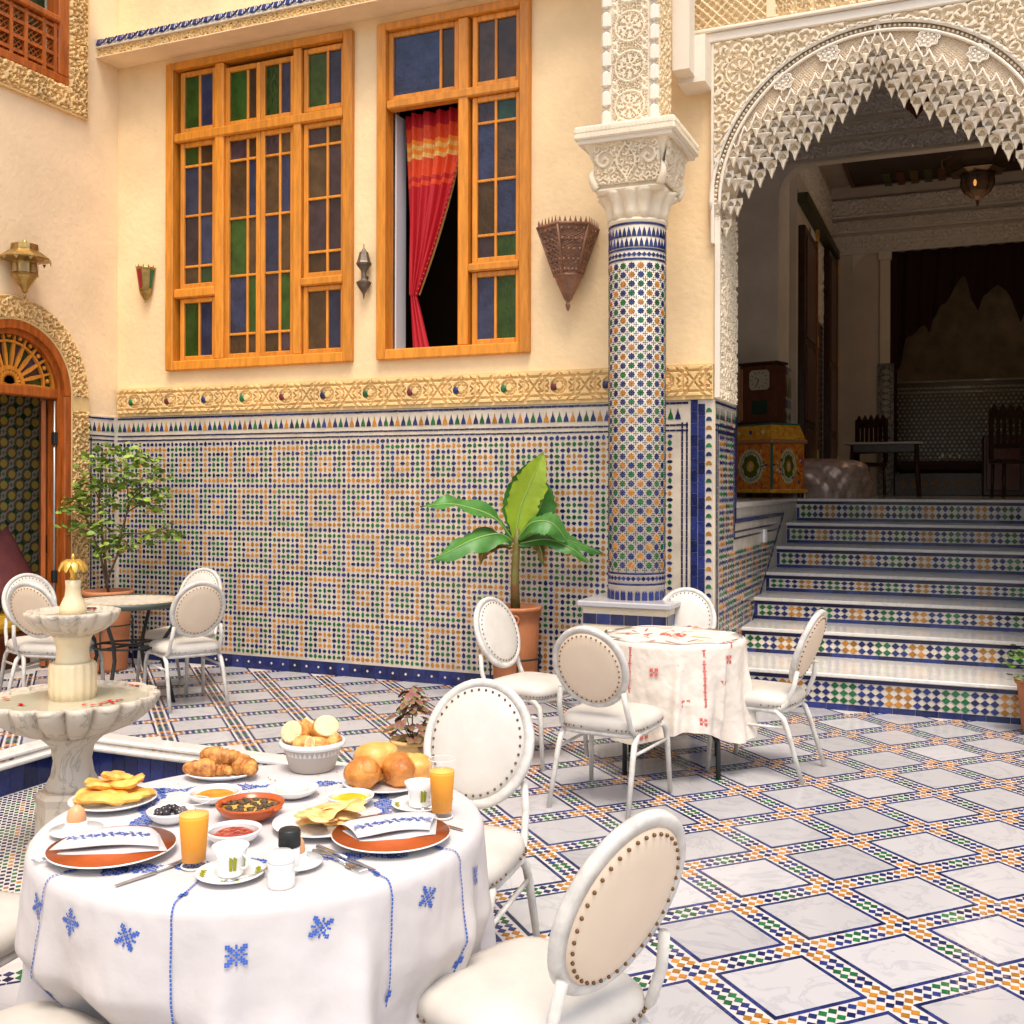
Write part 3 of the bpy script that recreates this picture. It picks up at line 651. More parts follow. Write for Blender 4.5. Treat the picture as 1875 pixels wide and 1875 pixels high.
cuo = cu.build('cushion', mat('dusty_rose_brocade', (.33, .09, .08), .7, col2=(.24, .07, .07), vscale=9)); cuo.location = (LX-.62, 6.86, .90); cuo.rotation_euler = (.3, -.35, .1); tag(cuo, 'dusty rose brocade cushion on the bench inside the doorway', 'cushion')
# upper window in the left wall
uw = thing('lattice_window', 'cedar upper window with a lattice balustrade and carved stucco border', 'window')
st = lambda a, w_, c, h_, sd_: relief('carved_border', uw, (LX+.015, a, c), (0, 1, 0), (0, 0, 1), w_, h_, scroll(.085, sd_), .036, STUCCOY, step=.009)
st(6.99, .20, 4.88, 2.0, 11); st(5.2, 1.785, 4.88, .215, 12)
MB().box(LX+.001, LX+.035, 5.2, 7.205, 4.868, 4.882).box(LX+.001, LX+.035, 7.19, 7.205, 4.883, 6.9).build('edge_bead', STUCCOY, uw)
MB().box(LX-.12, LX+.03, 5.2, 6.985, 5.10, 5.17, bev=.008).box(LX-.12, LX+.03, 6.87, 6.985, 5.171, 6.6, bev=.008).box(LX-.02, LX+.06, 5.2, 6.868, 5.60, 5.66, bev=.012).build('frame', WOODR, uw)
mb = MB()
for y in (6.84, 6.72, 6.53, 6.38, 6.2, 5.98, 5.8, 5.6, 5.4): mb.box(LX-.03, LX+.02, y-.018, y+.018, 5.171, 5.598)
for z in (5.21, 5.33, 5.46, 5.57): mb.box(LX-.029, LX+.019, 5.2, 6.868, z-.014, z+.014)
for k in range(52):
    y = 5.1+k*.05
    for s_ in (1, -1):
        a, b = (y, 5.18), (y+s_*.40, 5.58)
        a = (min(max(a[0], 5.2), 6.86), a[1]); b = (min(max(b[0], 5.2), 6.86), b[1])
        if abs(a[0]-b[0]) > .05: 
            t = abs(a[0]-b[0]); zz = 5.18 if abs(b[0]-y-s_*.4) < 1e-6 or a[0] == y else 5.58-t
            mb.tube([(LX-.005+s_*.004, a[0], zz), (LX-.005+s_*.004, b[0], zz+t)], .006, 4, smooth=False)
mb.build('lattice', WOODR, uw)
MB().box(LX-.16, LX-.14, 5.2, 6.87, 5.17, 6.6).build('pane', PGD, uw)
# ================================================================ STAIRCASE AND PLATFORM
SY = [7.88, 8.62, 9.18, 9.77, 10.36, 11.0, 11.69]; SZ = [.263, .464, .652, .825, 1.03, 1.236, 1.474]; SX1 = .575
stair = thing('staircase', 'seven marble steps with mosaic tiled risers climbing to the dark salon', 'staircase')
mb = MB()
for k in range(7):
    z0 = 0 if k == 0 else SZ[k-1]; y1 = SY[k+1] if k < 6 else 12.2
    MB().box(JX, SX1, SY[k], y1+.02 if k < 6 else 12.2, z0-.02 if k else 0, SZ[k]-.03).build('riser', Z_W, stair)
    MB().box(JX+.001, SX1-.001, SY[k]-.028, (SY[k+1]+.015) if k < 6 else 12.2, SZ[k]-.029, SZ[k], bev=.006).build('tread', STEPM, stair)
dt, bt = Pieces(), Pieces()
def dia(a, b): return [(-a, 0), (0, -b), (a, 0), (0, b)]
for k, m_ in (('b', Z_B), ('g', Z_G), ('o', Z_O)):
    dt.tmpl('1'+k, MB().prism(dia(.0305, .0285), 0, .004), m_)
bt.tmpl('h', MB().box(.001, .119, .001, .030, 0, .004), Z_B); bt.tmpl('k', MB().box(.001, .119, .001, .030, 0, .004), Z_K); bt.tmpl('v', MB().box(.001, .03, .001, .11, 0, .004), Z_B); bt.tmpl('H', MB().box(.001, .149, .001, .045, 0, .004), Z_B)
for k in range(7):
    z0 = 0 if k == 0 else SZ[k-1]; z1 = SZ[k]-.03; y = SY[k]-.0005; nr = 3 if k == 0 else 2
    lo = .046 if k == 0 else .031; pit = .0615; h_ = (z1-z0-lo-.031); vz = h_/nr
    for i in range(35):
        x = JX+.075+i*pit
        for r_ in range(nr):
            c = ('gggbbbooobbb'[i % 12] if k == 0 else 'ggbboobb'[i % 8]); M = frame_M((x, y, z0+lo+vz*(r_+.5)), (1, 0, 0), (0, 0, 1))@Matrix.Diagonal((.98, vz/.0615, 1, 1)); dt.add('1'+c, M)
    for i in range(19):
        x = JX+.004+i*.1170; bt.add('k', frame_M((x, y, z1-.031), (1, 0, 0), (0, 0, 1)))
        if k: bt.add('h', frame_M((x, y, z0), (1, 0, 0), (0, 0, 1)))
    if k == 0:
        for i in range(15): bt.add('H', frame_M((JX+.004+i*.15, y, 0), (1, 0, 0), (0, 0, 1)))
    bt.add('v', frame_M((JX+.004, y-.0003, z0+lo), (1, 0, 0), (0, 0, 1)))
dt.flush('tile', stair, 300, 'riser_mosaic'); bt.flush('border_tile', stair, 300)
# side walls of the stair and the platform
PZ = 1.474
mb = MB(); mb.box(-2.79, JX-.0, 8.361, 12.2, -.1, PZ-.04); mb.box(SX1, 3.4, 8.361, 12.2, -.1, PZ-.04); mb.box(-4.6, 4, 12.2, 22, PZ-.3, PZ-.04)
pb = mb.build('platform_wall', mat('grey_stringer_tile', (.50, .46, .40), .3, var=.15, vscale=8), kind='structure')
mb = MB(); mb.box(-2.79, JX+.012, 8.37, 12.2, PZ-.04, PZ); mb.box(SX1-.012, 3.4, 8.37, 12.2, PZ-.04, PZ); mb.box(-4.6, 4, 12.201, 22, PZ-.04, PZ)
mb.build('platform_floor', STEPM, kind='structure')
sw = thing('stair_side_dado', 'mosaic tiled side panel of the stair, cut off by a slanting blue border', 'tile panel')
zl = lambda y: .28+(y-7.6)*(1.36-.28)/(10.9-7.6)      # slanting border line
pts = [(BY, 0), (BY+.62, 0), (10.75, 1.31), (8.37, 1.31), (8.37, 2.232), (BY, 2.232)]
V = [(X, a, b) for X in (JX+.0005, JX+.006) for a, b in pts]
zln = lambda y: (y-(BY+.62))*(1.31/(10.75-BY-.62))
MB().add(V, [(6, 7, 8, 9), (6, 9, 10, 11), (0, 5, 11, 6)]).build('backing', Z_W, sw)
P = lens_pieces()
field(P, (JX+.006, BY+.16, .1), (0, 1, 0), (0, 0, 1), 62, 43, .0466, i0=3, j0=2, keep=lambda a, b: (a < .47 or b < 1.02) and (b+.1 > zln(BY+.16+a)+.06))
P.flush('lozenge_tile', sw, 0, 'mosaic_field')
p = Pieces(); p.tmpl('h', MB().box(0, .055, 0, .016, 0, .004), Z_K); p.tmpl('v', MB().box(0, .016, 0, .055, 0, .004), Z_K); p.tmpl('B', MB().box(.001, .12, 0, .034, 0, .006), Z_B)
for y in (BY+.03, BY+.08): 
    for k in range(34): p.add('v', frame_M((JX+.006, y, .1+k*.0575), (0, 1, 0), (0, 0, 1)))
for z in (2.04, 1.99):
    for k in range(11): p.add('h', frame_M((JX+.006, BY+.1+k*.0575, z), (0, 1, 0), (0, 0, 1)))
for z in (1.235, 1.185):
    for k in range(40): p.add('h', frame_M((JX+.006, BY+.70+k*.0575-(1.235-z)*.5, z), (0, 1, 0), (0, 0, 1)))
for y in (BY+.66, BY+.70):
    for k in range(15): p.add('v', frame_M((JX+.0061, y, 1.2+k*.0575), (0, 1, 0), (0, 0, 1)))
for k in range(7): p.add('B', frame_M((JX+.007, 8.355, 1.31+k*.12), (0, 0, 1), (0, -1, 0)))
for k in range(20): p.add('B', frame_M((JX+.007, 8.355+k*.12, 1.31+.003), (0, 1, 0), (0, 0, 1)))
u = Vector((0, 10.75-BY-.62, 1.31)).normalized(); vv = Vector((1, 0, 0)).cross(u)
for k in range(24): p.add('B', frame_M((JX+.006, BY+.62+u.y*k*.12, u.z*k*.12), tuple(u), tuple(vv)))
p.flush('border_tile', sw, 300)
bands(sw, (JX+.006, BY+.0), (0, 1, 0), .76)
MB().box(JX+.007, JX+.03, 9.55, 9.68, 1.10, 1.22, bev=.006).build('socket_box', mat('white_plastic', (.8, .8, .8), .4), sw, label='small white electrical box')
mb = MB(); mb.box(SX1, 4.7, BY, 8.36, 0, TOP); rw = mb.build('facade_wall', PLASTER); tag(rw, 'cream wall flanking the foot of the stair, at the far edge of the arch', 'wall')
# ================================================================ CARVED ARCH
AX, AZ, AR = -.54, 3.62, 1.132
arch = thing('carved_arch', 'white carved stucco arch hung with stalactite vaulting over the stair', 'arch')
top = 4.79
Ua, Va = SX1+.01-JX, top-3.50
hole = lambda r_: (lambda U, V: ((U+JX-AX)**2+(V+3.50-AZ)**2 > r_**2) | False)
def spandrel(U, V):
    h_ = scroll(.078, 21)(U, V); x = U+JX; z = V+3.50
    for cx in (-1.47, .39):
        R = np.sqrt((x-cx)**2+(z-4.56)**2); th = np.arctan2(z-4.56, x-cx)
        h_ = np.where(R < .105, np.maximum(np.exp(-((R-.095)/.009)**2), sst(np.cos(8*th)*sst(R, .01, .03), -.1, .3)*(R < .08)), h_)
    return h_
def mirror_mask(r_):
    def f_(U, V):
        x, z = U+JX, V+3.50
        return ((x-AX)**2+(z-AZ)**2 > r_**2) & ((z > AZ) | (np.abs(x-AX) > 1.12))
    return f_
relief('spandrel', arch, (JX, BY-.045, 3.50), (1, 0, 0), (0, 0, 1), Ua, Va, spandrel, .026, STUCCO, step=.0075, mask=mirror_mask(1.132))
def arcpts(r_, y, a0=0, a1=PI, n=60): return [(AX+r_*math.cos(a0+(a1-a0)*k/n), y, AZ+r_*math.sin(a0+(a1-a0)*k/n)) for k in range(n+1)]
mb = MB(); mb.tube(arcpts(1.135, BY-.05, -.02, PI+.02), .016, 8); mb.tube(arcpts(1.075, BY-.045, -.02, PI+.02), .012, 8); mb.build('arch_moulding', GYPSUM, arch)
mb = MB()
for k in range(110):
    a = PI*(k+.5)/110; mb.ball((AX+1.105*math.cos(a), BY-.035, AZ+1.105*math.sin(a)), .012, 5, 4)
mb.build('beading', STUCCO, arch, kind='stuff')
# upper outline of the stalactites, and net-patterned field between it and the moulding
NC = 13
def zU(x): return float(np.interp(abs(x-AX), [0, .107, .206, .414, .627, .845, .939, 1.033, 1.10], [4.66, 4.592, 4.536, 4.41, 4.302, 4.177, 4.054, 3.943, 3.829]))
def zLo(x): return float(np.interp(abs(x-AX), [0, .16, .67, .87, .965, 1.005, 1.06], [4.40, 4.24, 3.90, 3.76, 3.65, 3.52, 3.46]))
def net(U, V):
    s = .022; a = (U+V)/s; b = (U-V)/s
    return np.clip(np.maximum(np.cos(2*PI*a), np.cos(2*PI*b)), 0, 1)
def net_mask(U, V):
    x, z = U+AX-1.1, V+AZ
    return ((x-AX)**2+(z-AZ)**2 < 1.125**2) & (z > np.interp(np.abs(x-AX), [0, .107, .206, .414, .627, .845, .939, 1.033, 1.10], [4.66, 4.592, 4.536, 4.41, 4.302, 4.177, 4.054, 3.943, 3.829])-.06)
relief('net_panel', arch, (AX-1.1, BY-.02, AZ), (1, 0, 0), (0, 0, 1), 2.2, 1.13, net, .006, mat('beige_stucco', (.66, .52, .36), .85), step=.0065, mask=net_mask, edge=False)
# cartouches
def cart(cx, cz):
    mb = MB(); y = BY-.045; r_ = .068
    out = [(cx+r_*(1+.10*math.cos(8*a))*math.cos(a)*1.0, y, cz+r_*.82*(1+.10*math.cos(8*a))*math.sin(a)) for a in [2*PI*k/48 for k in range(49)]]
    mb.tube(out, .0065, 5, caps=False); mb.tube([(cx+(p_[0]-cx)*.82, y, cz+(p_[2]-cz)*.82) for p_ in out], .004, 5, caps=False)
    for k in range(8):
        a = 2*PI*k/8; mb.ball((cx+.036*math.cos(a), y+.004, cz+.030*math.sin(a)), .011, 5, 4)
    mb.ball((cx, y+.004, cz), .014, 6, 4)
    mb.box(cx-.056, cx+.056, y+.008, y+.014, cz-.040, cz+.040)
    mb.tube([(cx, y, cz-r_*.85), (cx-.01, y, cz-.075), (cx+.0, y, cz-.10)], .005, 5); mb.build('cartouche', GYPSUM, arch)
for dx, cz in ((-.63, 4.445), (-.32, 4.595), (.32, 4.595), (.63, 4.445)): cart(AX+dx, cz)
# stalactite tiers
def ogee(x0, w_, zb, zt, y): 
    pts = []
    for k in range(9):
        t = k/8*2-1; pts.append((x0+t*w_/2, y, zb+(zt-zb)*(1-abs(t))**.55 if abs(t) < 1 else zb))
    return pts
cw = 1.06/NC
rim = MB()
for s_ in (-1, 1):
    pts = []
    for i in range(NC+1):
        xc = AX+s_*(i*cw)
        zt = zU(xc)+.045; zn = zU(xc+s_*cw/2)-.015
        if i == 0: pts += [(AX, BY-.045, zU(AX)+.10), (AX+s_*cw*.25, BY-.045, zU(AX)-.0)]
        else:
            pts += [(xc-s_*cw*.22, BY-.045, zt-.030), (xc-s_*cw*.08, BY-.045, zt-.006), (xc, BY-.045, zt+.012), (xc+s_*cw*.08, BY-.045, zt-.006), (xc+s_*cw*.22, BY-.045, zt-.035)]
        if i < NC: pts.append((xc+s_*cw/2, BY-.045, zn))
    rim.tube(pts, .0075, 5)
rim.build('scalloped_rim', GYPSUM, arch)
def niche_mesh(w_, h_, d, rings, brow=True):
    """hanging faceted cell with an arched brow over a hollow"""
    mb = MB(); n = 7; V = []
    for k, z in rings:
        for i in range(n):
            a = PI*i/(n-1); V.append((-math.cos(a)*w_/2*k, -math.sin(a)*d*k, z*h_))
    F_ = [(j*n+i, (j+1)*n+i, (j+1)*n+i+1, j*n+i+1) for j in range(len(rings)-1) for i in range(n-1)]
    F_ += [tuple(range(n)), tuple(range((len(rings))*n-1, (len(rings)-1)*n-1, -1))]
    mb.add(V, F_)
    if brow:
        V = []; q = 9
        for k in range(q):
            t = k/(q-1)*2-1; z = .18*h_+.42*h_*(1-abs(t))**.55; V += [(t*w_/2, -d*.9, z), (t*w_/2, .03, z)]
            V += [(t*w_/2*.76, -d*.85, -.0*h_+.40*h_*(1-abs(t))**.55), (t*w_/2*.6, .03, -.02*h_+.30*h_*(1-abs(t))**.55)]
        mb.add(V, [f for k in range(q-1) for f in ((4*k, 4*k+2, 4*k+6, 4*k+4), (4*k, 4*k+4, 4*k+5, 4*k+1), (4*k+2, 4*k+3, 4*k+7, 4*k+6))])
    return mb
def tooth(w_, h_, d, point=1.0):
    """hanging lambrequin cell: pointed outline with a hollowed pointed niche in its face"""
    def outline(k, z0):
        return [(-w_/2*k, z0), (-w_/2*k, z0-h_*.42*k), (-w_*.36*k, z0-h_*.56*k), (-w_*.18*k, z0-h_*.68*k), (-w_*.07*k, z0-h_*.86*k*point), (0, z0-h_*k*point), (w_*.07*k, z0-h_*.86*k*point), (w_*.18*k, z0-h_*.68*k), (w_*.36*k, z0-h_*.56*k), (w_/2*k, z0-h_*.42*k), (w_/2*k, z0)]
    def niche(k):
        return [(-w_*.30*k, -h_*.40), (-w_*.30*k, -h_*.18), (-w_*.25*k, -h_*.08), (-w_*.14*k, h_*.0), (-w_*.05*k, h_*.07), (0, h_*.10), (w_*.05*k, h_*.07), (w_*.14*k, h_*.0), (w_*.25*k, -h_*.08), (w_*.30*k, -h_*.18), (w_*.30*k, -h_*.40)]
    mb = MB(); O_ = outline(1, h_*.22); n = 11; I_ = [(x, -h_*.22-(z+h_*.22)*-1 if False else z) for x, z in niche(1)]
    # outer outline reordered to run over the top so that it faces the niche outline
    O2 = [(-w_*.36, -h_*.34), (-w_/2, -h_*.20), (-w_/2, 0), (-w_/2, h_*.22), (-w_/4, h_*.22), (0, h_*.22), (w_/4, h_*.22), (w_/2, h_*.22), (w_/2, 0), (w_/2, -h_*.20), (w_*.36, -h_*.34)]
    V = [(x, -d, z) for x, z in O2]+[(x, -d*.9, z) for x, z in I_]+[(x*.8, d*.3, z-.004) for x, z in I_]
    F_ = [(i, i+1, n+i+1, n+i) for i in range(n-1)]+[(n+i, n+i+1, 2*n+i+1, 2*n+i) for i in range(n-1)]+[tuple(range(2*n, 3*n))]
    mb.add(V, F_)
    # hanging point under the niche
    L_ = [(-w_*.36, -h_*.34), (-w_*.30, -h_*.40), (-w_*.17, -h_*.60), (-w_*.08, -h_*.84), (0, -h_*point), (w_*.08, -h_*.84), (w_*.17, -h_*.60), (w_*.30, -h_*.40), (w_*.36, -h_*.34)]
    V = [(x, -d, z) for x, z in L_]+[(x, d*.4, z) for x, z in L_]+[(0, -d*1.5, -h_*.44), (0, -d*1.1, -h_*.8)]
    F_ = [(0, 18, 1), (1, 18, 2), (2, 18, 19, 3), (3, 19, 4), (4, 19, 5), (5, 19, 18, 6), (6, 18, 7), (7, 18, 8), (0, 8, 18)]+[(i, i+1, 10+i, 9+i) for i in range(8)]
    mb.add(V, F_)
    return mb
ms = [tooth(cw*1.0, .105, .022).mesh('stalactite', STUCCO), tooth(cw*.98, .092, .026).mesh('stalactite', GYPSUM), niche_mesh(cw*1.6, .026, .038, [(1.0, .06), (1.0, -.10), (.86, -.38), (.50, -.70), (.16, -1.0)], False).mesh('ledge', GYPSUM)]
for tier in range(5):
    for s_ in (-1, 1):
        for i in range(NC+1):
            off = .5 if tier % 2 else 0
            if s_ == 1 and i == 0 and off == 0: continue
            x = AX+s_*(i+off)*cw
            if abs(x-AX) > 1.07: continue
            zz = zU(x)-.012-tier*(zU(x)-zLo(x)-.085)/4
            o = obj('stalactite', ms[tier % 2], arch); o.location = (x, BY-.012+tier*.038, zz)
            if tier in (1, 2, 3) and (i+tier) % 2 == 0: o = obj('ledge', ms[2], arch); o.location = (x, BY-.03+tier*.038, zz-.02)
# intrados surface behind the stalactites and soffit of the deep arch
mb = MB(); V = []; n = 60
for k in range(n+1):
    x = AX-1.115+2.23*k/n; a, b = zU(x)-.01, zLo(x)+.035
    V += [(x, BY-.006, a), (x, BY+.07, (a+b)/2+.06), (x, BY+.20, b+.15), (x, 8.36, b+.85)]
mb.add(V, [(4*k+a, 4*k+4+a, 4*k+5+a, 4*k+1+a) for k in range(n) for a in range(3)])
mb.build('soffit', STUCCO, arch)
relief('carved_pier_face', arch, (JX+.001, BY+.0, 2.236), (0, 1, 0), (0, 0, 1), .755, 1.45, scroll(.085, 30), .022, STUCCO, step=.011)
mb = MB(); mb.box(JX, JX+.04, BY-.02, BY+.02, 2.24, 3.55, bev=.006); mb.build('pier_moulding', GYPSUM, arch)
mb = MB(); mb.box(-1.87, SX1+1.5, BY-.075, BY, 4.79, 4.86, bev=.008); mb.box(-1.87, SX1+1.5, BY-.10, BY, 4.86, 4.885, bev=.006); mb.box(JX-.02, JX+.004, BY-.06, BY, 3.35, 4.79, bev=.005); mb.build('cornice', GYPSUM, arch)
mb = MB(); mb.box(-1.87, JX-.02, 7.36, BY, 4.46, 4.79); mb.box(-1.87, -1.75, 7.2, 7.36, 4.50, 5.6); mb.build('bracket', GYPSUM, arch)
def panels(U, V):
    k = (U/.62).astype(int) % 2; a = net(U*.32, V*.32); b = rosettes(.13, .16, 6)(U, V)
    x = (U % .62); e = (x < .03) | (x > .59)
    return np.where(e, 1, np.where(k == 0, a, b))
relief('upper_panel', arch, (-1.87, BY-.055, 4.887), (1, 0, 0), (0, 0, 1), 3.6, .75, panels, .03, STUCCOY if False else mat('warm_stucco', (.80, .62, .38), .8), step=.011)
# wall above the opening
mb = MB(); V = []; n = 40
for k in range(n+1):
    x = AX-1.115+2.23*k/n; V += [(x, BY, zLo(x)+.2 if False else max(zU(x)-.0, 0)), (x, BY, TOP), (x, 8.36, zLo(x)+.85), (x, 8.36, TOP)]
mb.add(V, [f for k in range(n) for f in ((4*k, 4*k+4, 4*k+5, 4*k+1), (4*k+2, 4*k+3, 4*k+7, 4*k+6))])
tag(mb.build('arch_wall', PLASTER), 'plain cream wall rising above the carved arch', 'wall')
# ================================================================ COLUMN
CXc, CYc = -2.045, 6.95
col = thing('tiled_column', 'round column sheathed in star mosaic, with carved white capital, beside the stair', 'column', (CXc, CYc, 0))
MB().box(-.285, .285, -.285, .285, 0, .80).build('plinth', Z_W if False else STUCCO, col)
MB().box(-.32, .32, -.32, .32, .80, .84, bev=.008).build('plinth_slab', MARBLE, col)
p = Pieces(); p.tmpl('b', MB().box(.002, .093, .002, .07, 0, .006), Z_B); p.tmpl('k', MB().box(.002, .093, .002, .07, 0, .006), Z_K)
for z in (.0, .60, .685):
    for k in range(6):
        if z == .60: continue
        p.add('b' if (k*7) % 3 else 'k', frame_M((-.285+k*.095, -.285, z), (1, 0, 0), (0, 0, 1))); p.add('b' if (k*5) % 3 else 'k', frame_M((.285, -.285+k*.095, z), (0, 1, 0), (0, 0, 1)))
p.flush('tile', col)
P = lens_pieces(); field(P, (-.26, -.285, .12), (1, 0, 0), (0, 0, 1), 12, 12, .0466); P.flush('lozenge_tile', col, 0, 'plinth_mosaic')
CR = .193
MB().lathe([(CR, .84), (CR, 3.37)], n=48).build('shaft', Z_W, col)
p = Pieces()
pet = [(-.0056, .0125), (0, .006), (.0056, .0125), (.0044, .0205), (0, .025), (-.0044, .0205)]
rot = lambda P_, a: [(x*math.cos(a)-y*math.sin(a), x*math.sin(a)+y*math.cos(a)) for x, y in P_]
for k, m_ in (('b', Z_B), ('g', Z_G), ('o', Z_O)):
    mb = MB()
    for q in range(8): mb.prism(ccw(rot(pet, q*PI/4)), -.001, .0022)
    mb.prism([(.0075*math.cos(PI*q/3), .0075*math.sin(PI*q/3)) for q in range(6)], -.001, .0028); p.tmpl(k, mb, m_)
p.tmpl('e', MB().prism([(.0052*math.cos(PI*q/2), .0052*math.sin(PI*q/2)) for q in range(4)], -.001, .002), Z_K); p.tmpl('c', MB().prism([(.0065*math.cos(PI*q/2), .0065*math.sin(PI*q/2)) for q in range(4)], -.001, .002), Z_G)
p.tmpl('t', MB().prism([(-.016, 0), (.016, 0), (.011, .03), (0, .062), (-.011, .03)], -.002, .003), Z_B); p.tmpl('s', MB().box(-.017, .017, 0, .012, -.002, .003), Z_B); p.tmpl('B', MB().prism([(-.017, .0), (.017, 0), (.017, .045), (.009, .062), (0, .045), (-.009, .062), (-.017, .045)], -.002, .004), Z_B)
p.tmpl('d', MB().prism(dia(.017, .016), -.001, .003), Z_B)
def cyl(a, z): 
    n_ = (math.cos(a), math.sin(a), 0); return frame_M((CR*n_[0], CR*n_[1], z), (-n_[1], n_[0], 0), (0, 0, 1))
for c in range(20):
    a = 2*PI*(c+.3)/20
    for h_ in range(34):
        z = 3.07-h_*.0605; s_ = (h_+c) % 4; p.add({0: 'o', 2: 'g', 1: 'b', 3: 'b'}[s_], cyl(a, z))
        p.add('c', cyl(a+PI/20, z-.030))
        for da, dz in ((.022, 0), (-.022, 0), (0, .022), (0, -.022)): p.add('e', cyl(a+PI/20+da/CR*.58, z-.030+dz*.58))
for c in range(36):
    a = 2*PI*c/36
    p.add('s', cyl(a, 3.345)); p.add('t', cyl(a, 3.265)); p.add('t', cyl(a+.08, 3.195)); p.add('s', cyl(a, 3.175)); p.add('d', cyl(a, 3.145)); p.add('s', cyl(a, 3.108))
    p.add('s', cyl(a, 1.012)); p.add('d', cyl(a, .985)); p.add('s', cyl(a, .94))
for c in range(25): p.add('B', cyl(2*PI*c/25, .842))
p.flush('mosaic_tile', col, 0, 'column_mosaic')
cap = MB(); cap.lathe([(.198, 3.36), (.205, 3.375), (.198, 3.39)], n=48, smooth=False); cap.lathe([(.195, 3.39), (.198, 3.44), (.21, 3.50), (.245, 3.55), (.26, 3.57)], n=96, lobes=12, amp=.20); 
cap.box(-.235, .235, -.235, .235, 3.555, 3.60, bev=.02)
V = []
prof = [(.215, 3.59), (.225, 3.66), (.235, 3.75), (.262, 3.83), (.30, 3.90)]
for r_, z in prof:
    for (x, y) in ((-1, -1), (-.5, -1), (.5, -1), (1, -1), (1, -.5), (1, .5), (1, 1), (.5, 1), (-.5, 1), (-1, 1), (-1, .5), (-1, -.5)): V.append((x*r_, y*r_, z))
cap.add(V, [(j*12+i, j*12+(i+1) % 12, (j+1)*12+(i+1) % 12, (j+1)*12+i) for j in range(4) for i in range(12)])
capo = cap.build('capital', STUCCO, col)
for (o, u) in (((-.225, -.232, 3.61), (1, 0, 0)), ((.232, -.225, 3.61), (0, 1, 0))):
    def cf(U, V):
        h_ = scroll(.055, 41)(U, V)*.8; x = U-.225; z = V-.14
        for sx in (-1, 1):
            R = np.sqrt((x-sx*.15)**2+(z-.02)**2); th = np.arctan2(z-.02, (x-sx*.15)*sx); h_ = np.where(R < .06, sst(np.cos(R*130-th), .0, .3), h_)
            h_ = np.where(np.abs(np.abs(x)-.03-.035*np.cos(z*22)) < .008, 1.2, h_)
        return h_
    n_ = Vector(u).cross(Vector((0, 0, 1)))
    vt = Vector((n_.x*.16, n_.y*.16, .987))
    relief('capital_relief', capo, o, u, tuple(vt), .45, .275, cf, .02, STUCCO, step=.006)
vo = MB()
for sx, sy in ((-1, -1), (1, -1), (1, 1), (-1, 1)):
    vo.tube([(sx*(.218+.028*math.sin(t*3)), sy*(.218+.028*math.sin(t*3)), 3.59+.15*t) for t in [k/10 for k in range(11)]], [.030-.024*(k/10)**1.5 for k in range(11)], 8)
vo.build('volute', STUCCO, capo)
ab = MB(); ab.box(-.34, .34, -.34, .34, 3.90, 3.985, bev=.006); ab.box(-.32, .32, -.32, .32, 3.875, 3.90); abo = ab.build('abacus', GYPSUM, capo)
p = Pieces(); p.tmpl('t', MB().prism([(-.009, 0), (.009, 0), (.009, .02), (0, .034), (-.009, .02)], 0, .006), STUCCO)
for k in range(26):
    for z in (3.908, 3.945): p.add('t', frame_M((-.325+k*.026, -.34, z), (1, 0, 0), (0, 0, 1))); p.add('t', frame_M((.34, -.325+k*.026, z), (0, 1, 0), (0, 0, 1)))
p.flush('dentil', abo, 0, 'dentils')
MB().box(-.18, .18, -.18, .18, 3.985, 6.8).build('upper_pier', GYPSUM, col)
relief('pier_relief', col, (-.125, -.181, 4.0), (1, 0, 0), (0, 0, 1), .25, 1.6, lambda U, V: np.maximum(rosettes(.25, .265, 8)(U, V)*.9, scroll(.036, 71)(U, V)*.75*(np.abs(np.sqrt((((U/.25) % 1-.5)*.25)**2+(((V/.265) % 1-.5)*.265)**2)-.075) < .035)+scroll(.03, 72)(U, V)*.6*(np.sqrt((((U/.25) % 1-.5)*.25)**2+(((V/.265) % 1-.5)*.265)**2) > .11)), .020, STUCCO, step=.0045)
relief('pier_relief', col, (.181, -.15, 4.0), (0, 1, 0), (0, 0, 1), .30, 1.6, scroll(.07, 44), .016, mat('warm_stucco', None), step=.008)
mb = MB()
for k in range(13):
    z = 4.07+k*.132
    for x in (-.165, .165): mb.box(x-.035, x+.035, -.20, -.165, z-.058, z+.058, bev=.016)
mb.build('edge_bead', GYPSUM, col)
# ================================================================ SALON BEYOND THE ARCH
Y2, Y3, CE = 13.2, 18.0, 6.5
mb = MB(); mb.box(-2.69, -2.09, Y2, Y2+.9, PZ, 7); mb.box(1.01, 3.3, Y2, Y2+.9, PZ, 7); mb.box(-2.09, 1.01, Y2, Y2+.25, 5.56, 7); mb.build('porch_wall', PORCH, kind='structure')
mb = MB()
mb.box(-2.79, -2.69, 8.36, Y2, PZ, 7); mb.box(3.3, 3.4, 8.36, Y2, PZ, 7); mb.box(-2.79, 3.4, 8.36, Y2+.9, 7, 7.1)
mb.box(-2.69, JX-.001, 8.361, 8.37, PZ, 7); mb.box(.575, 3.3, 8.361, 8.40, PZ, 7)
mb.box(-2.1, -2.0, Y2+.9, Y3, PZ, CE); mb.box(2.6, 2.7, Y2+.9, 21, PZ, CE)
mb.box(-2.1, 2.7, Y2+.9, 21, CE, CE+.1); mb.box(-2.0, -1.24, Y3, Y3+.3, PZ, CE); mb.box(-1.24, 2.6, Y3, Y3+.3, 5.40, CE)
mb.box(-2.4, 2.7, 20.6, 20.7, PZ, CE); mb.box(-1.5, -1.24, Y3+.3, 20.6, PZ, CE)
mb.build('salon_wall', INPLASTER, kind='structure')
INST = mat('dim_stucco', (.80, .74, .68), .8)
